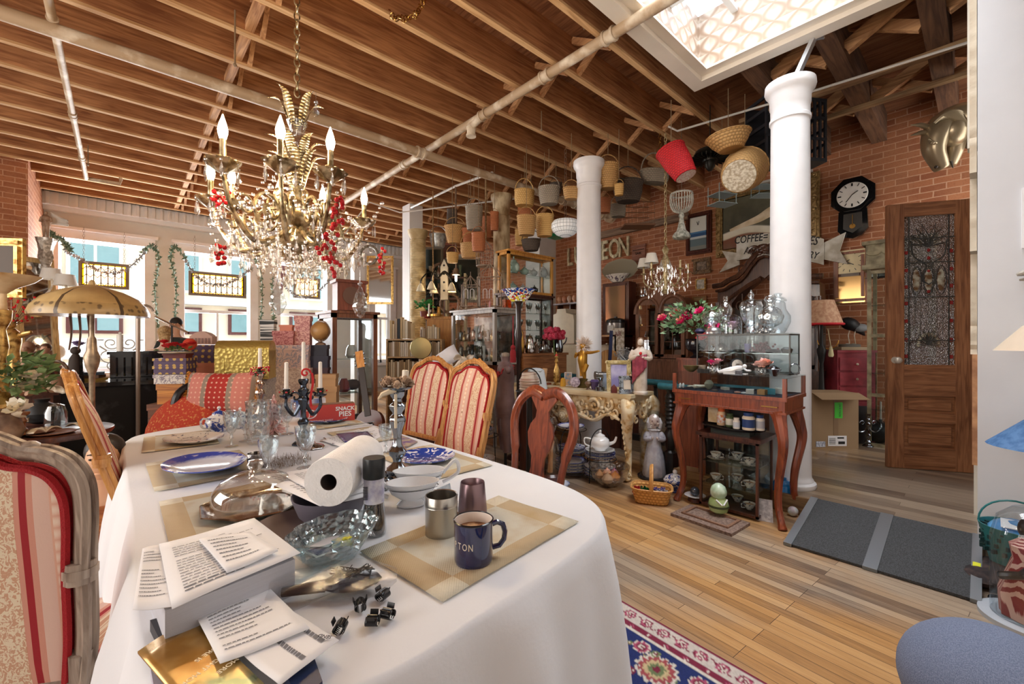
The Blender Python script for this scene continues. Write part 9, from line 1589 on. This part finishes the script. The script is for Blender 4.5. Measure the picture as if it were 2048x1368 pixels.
BL=[(948,437,6.0,34,46,WG,1.1,'tall grey wire basket high left of the cream column'),(1049,397,5.6,40,30,WY,1.0,'round honey coloured basket below the thick main pipe'),(1052,425,6.0,34,26,WO,1.1,'reddish brown basket under the round honey one'),(1053,452,5.3,38,38,WT,1.15,'square tan picnic basket next to the cream column'),(1089,452,5.5,36,42,WY,1.1,'tall yellow basket beside the leaded dome shade'),(1098,392,5.4,42,34,WG,1.1,'open grey twig basket just under the main pipe'),(910,470,6.6,42,34,WT,1.35,'flared brown basket left of the pendant rope'),(904,434,6.8,22,28,WD,.9,'small dark wire basket under the white bar'),(937,475,6.5,26,34,WO,1.3,'narrow flared orange brown basket behind the tall grey one'),(957,485,5.7,27,36,WO,1.05,'small reddish basket with upright handle'),(941,502,6.3,40,28,WT,1.05,'rectangular tan basket above the mansion birdcage'),(989,443,5.9,17,36,WO,1.05,'narrow checked basket touching the cream column'),(876,482,7.0,34,26,P('#8d8f8c',.4,.6,c2='#b5b8b6',sc=20),1.25,'grey galvanised pail basket with tall handle by the ribbed column'),(905,516,6.2,24,20,WY,1.1,'small yellow basket with black lining below the flared one'),(1062,491,5.7,38,22,WD,1.2,'dark woven basket over the oak case'),(1043,476,6.2,26,30,WY,1.0,'pale fluted basket left of the dark woven one'),(1216,354,5.0,44,48,WT,1.2,'square brown basket just right of the second column capital'),(1256,384,5.3,60,40,WD,1.2,'large black basket under the joists'),(1310,355,5.4,62,24,WG,1.1,'long pale plank basket next to the chandelier chain'),(1143,388,5.0,34,22,WT,1.2,'shallow tan basket left of the second column'),(1209,412,5.6,26,28,WO,1.1,'rust red basket behind the second column'),(1236,422,5.9,30,24,WG,1.0,'small grey openwork basket above the pipe joints'),(1238,380,4.9,18,22,WY,1.0,'small straw basket in front of the black one'),(1112,377,5.8,24,20,WD,1.2,'dark twig basket high beside the main pipe'),(975,455,7.0,22,40,WO,1.2,'dark reddish basket behind the tall grey one')]
for px,py,d,w_,h_,m,top,lb in BL:
 r=w_/2/FPX*d/max(1,top);h=h_/FPX*d;q=pd(px,py+h_/2,d);big_='long' in lb;t=basket(q,r,h,m,lb,top,sx=1,sy=.75 if not big_ else .5,rz=CR+random.Random(px).uniform(-.3,.3));bpy.context.view_layer.update();cord(t,(0,0,h*.9+r*1.4))
def tiltb(px,py,d,r,h,m,top,rot,lb,sy=1,handle=0,lid=False,base=None):
 t=basket(pd(px,py,d),r,h,m,lb,top,sy=sy,handle=handle,T=rot,n=28);
 if base:MB().lathe([(r*.84,-.004),(.001,-.006)],n=28,sy=sy).build('painted_base',base,t)
 bpy.context.view_layer.update();cord(t,(0,0,h*.95));return t
cm_=Rz(CR)
tiltb(1372,352,4.2,.12,.34,WRD,1.2,cm_@Ry(-.35)@Rx(-.35),'bright red wicker basket with square white bottom, hung upside tilted',sy=.8,base=P('#ece6dc',.7,c2='#d9b0a8',sc=60))
tiltb(1478,352,4.0,.17,.32,WT,1.15,cm_@Ry(.85)@Rx(-.75),'large round wicker basket showing its pale base to the room',base=P('#e6ddc8',.8,c2='#b5a488',sc=40))
tiltb(1462,300,4.1,.12,.14,WT,1.7,cm_@Ry(-.15)@Rx(-.1),'wide shallow wicker basket hung above the large round one',sy=.8)
fp=thing('ceiling_fan_lamp','dark louvred metal ceiling pendant between the red and wicker baskets','pendant',pd(1420,318,4.4));DM=P('#26241f',.4,.6);b=MB()
for k in range(28):a=2*PI*k/28;b.box((.14*math.cos(a),.14*math.sin(a),0),(.13,.012,.03),Tr(0,0,0)if 0 else None)if 0 else b.box((.13,0,0),(.12,.008,.03),Rz(a))
b.lathe([(.07,-.03),(.08,.0),(.16,.04),(.14,.08),(.05,.12),(.02,.13)],n=24).lathe([(.02,-.12),(.05,-.08),(.05,-.02)],n=14).tube([(0,0,.12),(0,0,3.7-fp.location.z)],.006,5);b.build('pendant_body',DM,fp)
ds_=thing('dome_shade','white leaded glass dome lampshade hanging left of the second column','lampshade',pd(1131,474,5.4));LG=newmat('white_leaded',.3,0,srgb('#f2f2ee'));n=NT(LG);sp=n.add('SeparateXYZ',{0:n.add('TexCoord').outputs['Object']});an=n.math('ARCTAN2',sp.outputs[1],sp.outputs[0]);gl2=n.math('MAXIMUM',n.math('GREATER_THAN',n.math('ABSOLUTE',n.math('SINE',n.math('MULTIPLY',an,14.0))),.985),n.math('GREATER_THAN',n.math('SINE',n.math('MULTIPLY',sp.outputs[2],150.0)),.92));n.col(n.mix(gl2,srgb('#f2f2ee'),srgb('#5a5a58')));n.b.inputs['Emission Color'].default_value=(1,1,1,1);n.b.inputs['Emission Strength'].default_value=.15
MB().lathe([(.001,0),(.06,.005),(.12,.035),(.165,.08),(.18,.12),(.175,.17),(.15,.2)],n=36).build('lamp_shade',LG,ds_);chainmb(.2,3.7-ds_.location.z,.04,.003).build('chain',BRZ,ds_);one(MB().lathe([(.01,0),(.12,.03),(.14,.06),(.1,.05)],n=20),'green_dish','green glass dish peeking below the leaded dome shade','dish',P('#1f8a5a',.2),pd(1112,480,5.9))
bsd=thing('beaded_pendant','beaded glass basket pendant left of the big painting','pendant',pd(1363,425,4.7));b=MB()
for k in range(26):a=2*PI*k/26;b.tube(bez([(.115*math.cos(a),.115*math.sin(a),.2),(.118*math.cos(a),.118*math.sin(a),.1),(.08*math.cos(a),.08*math.sin(a),.02),(.01*math.cos(a),.01*math.sin(a),0)],3),.005,4)
b.lathe([(.115,.19),(.12,.2),(.115,.21)],n=28,cap=False);b.build('beads',P('#dcdcd2',.3,c2='#b5b5aa',sc=60),bsd);MB().tube([(0,0,.2),(0,0,3.7-bsd.location.z)],.004,4).build('cord',BRZ,bsd);MB().lathe([(.02,.0),(.03,-.04),(.02,-.06),(.035,-.14),(.05,-.2),(.08,-.23),(.095,-.26),(.085,-.28),(.06,-.29)][::-1],n=24,rf=lambda a,j:1+.03*math.cos(a*16)).build('bell_shade',P('#cfd2c8',.4,c2='#8f9488',sc=40),bsd)
b=MB();[b.tube([(-.11+.22*i,-.08+.16*j,0),(-.11+.22*i,-.08+.16*j,.2)],.005,4)for i in(0,1)for j in(0,1)];[b.bb(-.12,.12,-.09,.09,z,z+.006)for z in(0,.1)];o=one(b,'wire_rack','small wire rack with pale blue shelves under the wicker baskets','rack',P('#a5bcc0',.4,.3),pd(1444,410,4.6),CR+.3);o2=dup(o,pd(1530,392,4.8),CR,'pale blue wire rack partly behind the front column');bpy.context.view_layer.update();cord(o,(0,0,.2));cord(o2,(0,0,.2))
ckt=thing('plastic_crate','black slotted plastic crate hung high behind the front column','crate',pd(1570,330,4.3),CR+.15);b=MB();
for z in(0,.2,.4,.58):b.bb(-.33,.33,-.15,-.13,z,z+.025)
for i in range(12):x=-.33+.058*i;b.bb(x,x+.02,-.15,-.13,0,.6)
for s_ in(-.33,.31):[b.bb(s_,s_+.02,-.13,.15,z,z+.03)for z in(0,.15,.3,.45,.57)]
b.bb(-.33,.33,.13,.15,0,.6).bb(-.33,.33,-.15,.15,-.01,0);b.build('crate_body',P('#24262c',.4),ckt);MB().tube([(0,0,.6),(0,0,3.7-ckt.location.z)],.004,4).build('cord',BRZ,ckt)
one(chainmb(0,.95,.035,.003),'loose_chain','loose loop of chain beside the smaller chandelier chain','chain',BRASS,pd(1320,300,5.0));
b=MB();pts=bez([pd(755,-5,3.2),pd(790,35,3.2),pd(830,30,3.2),pd(850,-5,3.2)],8);o0=pts[0]
for i,p in enumerate(pts):b.tube([tuple(Tr(*(p-o0))@(Rx(i*1.3)@Rz(.5)@Vector((.014*math.cos(a),.026*math.sin(a),0))))for a in[PI*k/4 for k in range(8)]],.004,4,closed=True)
one(b,'swag_chain','swagged brass chain looped over the joists near the branch pipe','chain',BRASS,o0)
pl_=thing('pendant_lamp','lit bare pendant bulb on a long rope in the back corner','pendant lamp',(pd(912,555,6.6).x,pd(912,555,6.6).y,0));zp=pd(912,555,6.6).z;MB().tube([(0,0,zp+.1),(0,0,3.7)],.012,6).lathe([(.02,zp+.1),(.06,zp+.04),(.03,zp+.14)],n=14).build('cord',BRZ,pl_);bulb(pl_,(0,0,zp-.06),'#fff4e0',40,22,.16)
for k,(px,d,y1)in enumerate(((866,6.9,640),(972,6.2,480))):q=pd(px,y1,d);one(MB().tube([(0,0,0),(0,0,3.7-q.z)],.011,6),'hanging_rope',['knotted rope hanging beside the ribbed column','twisted rope hanging left of the cream column'][k],'rope',P('#7a5f40',.8,c2='#a88a60',sc=60),q)
bl_=thing('branch_lamp','dark branching hanging lamp with cream bell shades by the ribbed column','pendant lamp',(pd(876,570,6.6).x,pd(876,570,6.6).y,pd(876,570,6.6).z));b=MB()
for k in range(5):a=k*1.26;b.tube(bez([(0,0,.1),(.12*math.cos(a),.12*math.sin(a),.2),(.24*math.cos(a),.24*math.sin(a),.1),(.26*math.cos(a),.26*math.sin(a),.02)],5),.012,6);MB().lathe([(.07,-.1),(.04,-.02),(.015,.02)],(.26*math.cos(a),.26*math.sin(a),0),14).build('bell_shade',P('#efe6c8',.5),bl_)
b.build('branches',DM,bl_)
wbh=thing('birdhouse','tall narrow white birdhouse in the back corner','birdhouse',pd(889,600,7.2),CR);MB().prism([(-.06,0),(.06,0),(.06,.55),(0,.68),(-.06,.55)],-.05,.05,RXM).build('house',P('#d9d2c0',.6),wbh);[MB().lathe([(.018,0),(.018,.003)],n=10,T=Tr(0,-.052,.15+.14*i)@RXM).build('entrance',BLK,wbh)for i in range(4)];MB().bb(-.01,.01,-.01,.01,-1.2,0).build('post',MAHD,wbh)
for k,(px,py,d,r,m,lb)in enumerate(((900,607,7.4,.16,BRZ,'dark twisted wreath low in the back corner'),(862,600,7.5,.14,IRON,'iron ring wreath under the branching lamp'),(880,542,7.8,.13,BRZ,'brown vine wreath behind the birdhouse'),(738,510,7.4,.15,P('#8a8274',.5,.4),'grey metal ring wreath right of the crystal chandelier'))):b=MB();rnd=random.Random(k);b.tube([(r*math.cos(a),rnd.uniform(-.02,.02),r*math.sin(a))for a in[PI*i/14 for i in range(28)]],.025,6,closed=True);[b.tube([(r*math.cos(i),0,r*math.sin(i)),(r*1.25*math.cos(i+.3),rnd.uniform(-.05,.05),r*1.25*math.sin(i+.3))],.004,3)for i in range(30)];b.tube([(0,.04,r),(0,.06,r+.05)],.004,4);one(b,'wreath',lb,'wreath',m,pd(px,py,d),CR)
for k,(px,py,d,w_,h_,fm,pm,lb)in enumerate(((846,560,8.5,.8,1.3,P('#7c7260',.5),P('#3a423c',.15,.5),'large dark green mirror in the back corner'),(823,575,8.6,.2,.9,GILT,P('#5a5040',.5),'narrow gilt framed panel left of the ribbed column'),(925,560,8.6,.7,.9,P('#8a8274',.6),P('#2e342e',.2,.4),'dark framed glass behind the pendant bulb'),(933,525,8.9,.5,.35,P('#e6e0d4',.6),P('#c9c8c2',.6),'white boxed window panel in the back corner'),(888,505,9.0,.5,.4,P('#9a5a4a',.6),P('#6a4438',.6),'reddish framed panel under the baskets'),(760,560,8.9,.55,1.0,GILT,newmat('mirror2',.05,1,(.7,.75,.8,1)),'gilt arched looking glass near the square post'),(702,548,9.2,.3,.4,P('#cfc6b4',.6),P('#8a8478',.5),'small pale framed picture above the reddish clock case'))):frame(pd(px,py,d),w_,h_,cm_,lb,fm,pm,.05,.04,'wall_mirror','mirror')
sl=thing('slat_shelf','tall open shelf of odds and ends in the back corner','shelf',V3(872,8.4,0),CR);[MB().bb(-.6,.6,-.15,.15,z,z+.03).build('shelf',MAHD,sl)for z in(.5,.9,1.3,1.7,2.1,2.5)];[MB().bb(x,x+.04,-.15,.15,0,2.6).build('upright',P('#d6cca8',.6)if x>0 else MAHD,sl)for x in(-.6,.2,.56)]
rnd=random.Random(77)
for zi,z in enumerate((1.33,1.73,2.13,2.53)):
 for i in range(8):q=V3(872,8.4,z)+RT*(-.5+.14*i)-FW*.03;vessel(q,rnd.uniform(.14,.3),rnd.uniform(.04,.07),rnd.randint(0,7),'dark metal or china odd vessel on the %s board of the corner shelf'%('third','fourth','fifth','top')[zi],'vessels on the %s board'%('third','fourth','fifth','top')[zi],[BRZ,IRON,SILVER,P('#8f8468',.6),BRASS,P('#5a6a4c',.6)][rnd.randint(0,5)])
cg2=thing('wire_cage','rusty wire cage hung between the second column and the chandelier chain','cage',pd(1275,452,6.0),CR);f=MB();[f.tube([(-.2,y,z),(.2,y,z)],.006,4)for y in(-.12,.12)for z in(0,.15,.3)];[f.tube([(-.2+.05*i,y,0),(-.2+.05*i,y,.3)],.003,3)for i in range(9)for y in(-.12,.12)];f.bb(-.21,.21,-.13,.13,-.02,0).tube([(0,0,.3),(0,0,3.7-cg2.location.z)],.004,4);f.build('cage_body',P('#8a6248',.6,.3),cg2)
one(MB().bb(-.03,.03,-1.0,1.0,-.06,.06),'wall_beam','weathered wooden beam fixed along the top of the brick wall','beam',wood('#6a5242','#a58a70',.8,2,1),(6.72,4.2,3.3))
for k in range(3):t=one(MB().lathe([(.11,-.04),(.08,0),(.11,.04)],n=20,T=Ry(PI/2)).lathe([(.03,-.08),(.03,.08)],n=10,T=Ry(PI/2)),'pipe_flange','heavy round pipe flange in the row at the wall end of the main pipe','pipe flange',PIPE,(5.9+.28*k,big.location.y,3.52),0,'pipe flanges')
pc_=thing('felt_cave','grey felt pet cave with dark opening at the lower right corner','pet bed',Vector((0,0,.19))+V3(1990,1.33,0));FELT=P('#66718a',.95,c2='#7d88a0',sc=320,bump=.6,bsc=250);MB().ball((0,0,0),(.23,.23,.19),36,24).build('felt_shell',FELT,pc_);dn=(FW*-.45-RT*.85+Vector((0,0,-.12))).normalized();MB().tube([tuple(aim(dn*.17,dn*.4)@Vector((.09*math.cos(a),.09*math.sin(a),.025)))for a in[PI*i/12 for i in range(24)]],.012,6,closed=True).build('rim',P('#4a3c3c',.8),pc_);MB().lathe([(.088,.0),(.088,.024),(.001,.025)],n=24,T=aim(dn*.185,dn*.4)).build('opening',BLK,pc_)
gd=thing('glass_dome','tall glass dome over a dark doll at the right edge','glass dome',V3(2064,1.95,0));MB().lathe([(.17,0),(.17,.02),(.15,.025)],n=36).build('base',P('#b5bcc4',.4),gd);MB().lathe([(.13,.025),(.13,.38),(.11,.47),(.06,.52),(.001,.53)],n=32).build('dome',glassm('thin_dome','#f0f4f6',.04,edge=.35),gd)
d2=thing('doll','dark doll in a red and cream striped gown beneath the edge glass dome','doll',gd.location+Vector((0,0,.027)),2.6);MB().lathe([(.10,0),(.105,.1),(.06,.26),(.07,.32),(.03,.36)],n=24,rf=lambda a,j:1+.05*math.sin(a*9)).build('gown',P('#8a2a2c',.7,c2='#d9b0a0',sc=3,st=(9,9,1),wave=True),d2);MB().ball((0,0,.40),(.045,.045,.055),14,10).tube([(.03,.06,.3),(.11,.03,.22),(.1,-.05,.18)],.018,8).build('body',P('#1d1a1c',.3),d2)
tbk=thing('teal_basket','teal slotted plastic basket with thin handle by the white wall','basket',V3(2032,2.28,.10));TB=P('#2f7a7c',.4);b=MB();b.lathe([(.09,0),(.135,.2),(.14,.2),(.095,0)],n=24,cap=False).lathe([(.09,0),(.001,.001)],n=24);b.build('body',TB,tbk);MB().tube(arc((0,0,.2),.135,0,PI,14,'yz'),.005,5).build('handle',TB,tbk);b=MB();[b.box((.118,0,.07+.035*j),(.03,.012,.02),Rz(2*PI*i/18+.1*j))for i in range(18)for j in range(4)];b.build('slots',P('#12383a',.6),tbk)
bgs=thing('blue_bag','blue plastic bag with white label inside the teal basket','bag',V3(2032,2.28,.26));MB().ball((0,0,0),(.12,.11,.075),16,10).build('bag',P('#3f8ac9',.25,c2='#6aa8dc',sc=10,bump=.8,bsc=30),bgs);MB().box((-.04,.02,.072),(.1,.07,.004),Ry(-.2)).build('label',PAPER,bgs)
one(MB().ball((0,0,.05),(.2,.16,.06),14,8).ball((-.1,.12,.04),(.1,.08,.045),12,6),'dark_bundle','dark rumpled bundle on the floor under the teal basket','bundle',P('#241e20',.9,c2='#4a3a36',sc=20),V3(2026,2.26,0));one(MB().tube(bez([(0,0,.01),(.05,.04,.012),(.1,.02,.01),(.13,.07,.01)],5),.008,6),'dark_strap','short dark strap lying on the floor near the ramp','strap',BLK,fl_(1980,1206),CR)
for k,(px,d,z,r0,r1,h,m,lb)in enumerate(((2093,2.2,1.235,.185,.08,.13,P('#cdbba4',.7),'cream lampshade cut by the right edge'),(2100,2.15,.745,.22,.08,.14,P('#3a6290',.7,c2='#527aa8',sc=30),'blue lampshade cut by the right edge'))):
 t=thing('table_lamp',lb,'lamp',V3(px,d,0));lampshade(0,r0,r1,h,m,t,z=z);MB().lathe([(.1,0),(.02,.03),(.015,z+h)]if k else[(.012,z-.3),(.05,z-.28),(.015,z-.2),(.012,z+h)],n=14).build('pole',BRZ,t)
wp=thing('framed_print','white framed print on the white wall at the right edge','picture',(3.765,-.34,1.98));wp.rotation_euler=(0,0,-PI/2);f=MB();f.bb(-.2,.2,0,.02,-.17,-.14).bb(-.2,.2,0,.02,.14,.17).bb(-.2,-.17,0,.02,-.14,.14).bb(.17,.2,0,.02,-.14,.14);f.build('frame',WHITEP,wp);MB().bb(-.17,.17,.005,.015,-.14,.14).build('print',P('#b5b8ba',.6),wp)
one(MB().tube([(0,.06,0),(0,0,.02),(0,-.1,.01)],[.008,.03,.02],7).tube([(0,.05,-.03),(0,-.1,-.02)],[.006,.02],6),'feather_ornament','grey feathery ornament on the white wall at the right edge','ornament',P('#8a8378',.8,c2='#b5aea4',sc=30),(3.75,-.18,1.66))
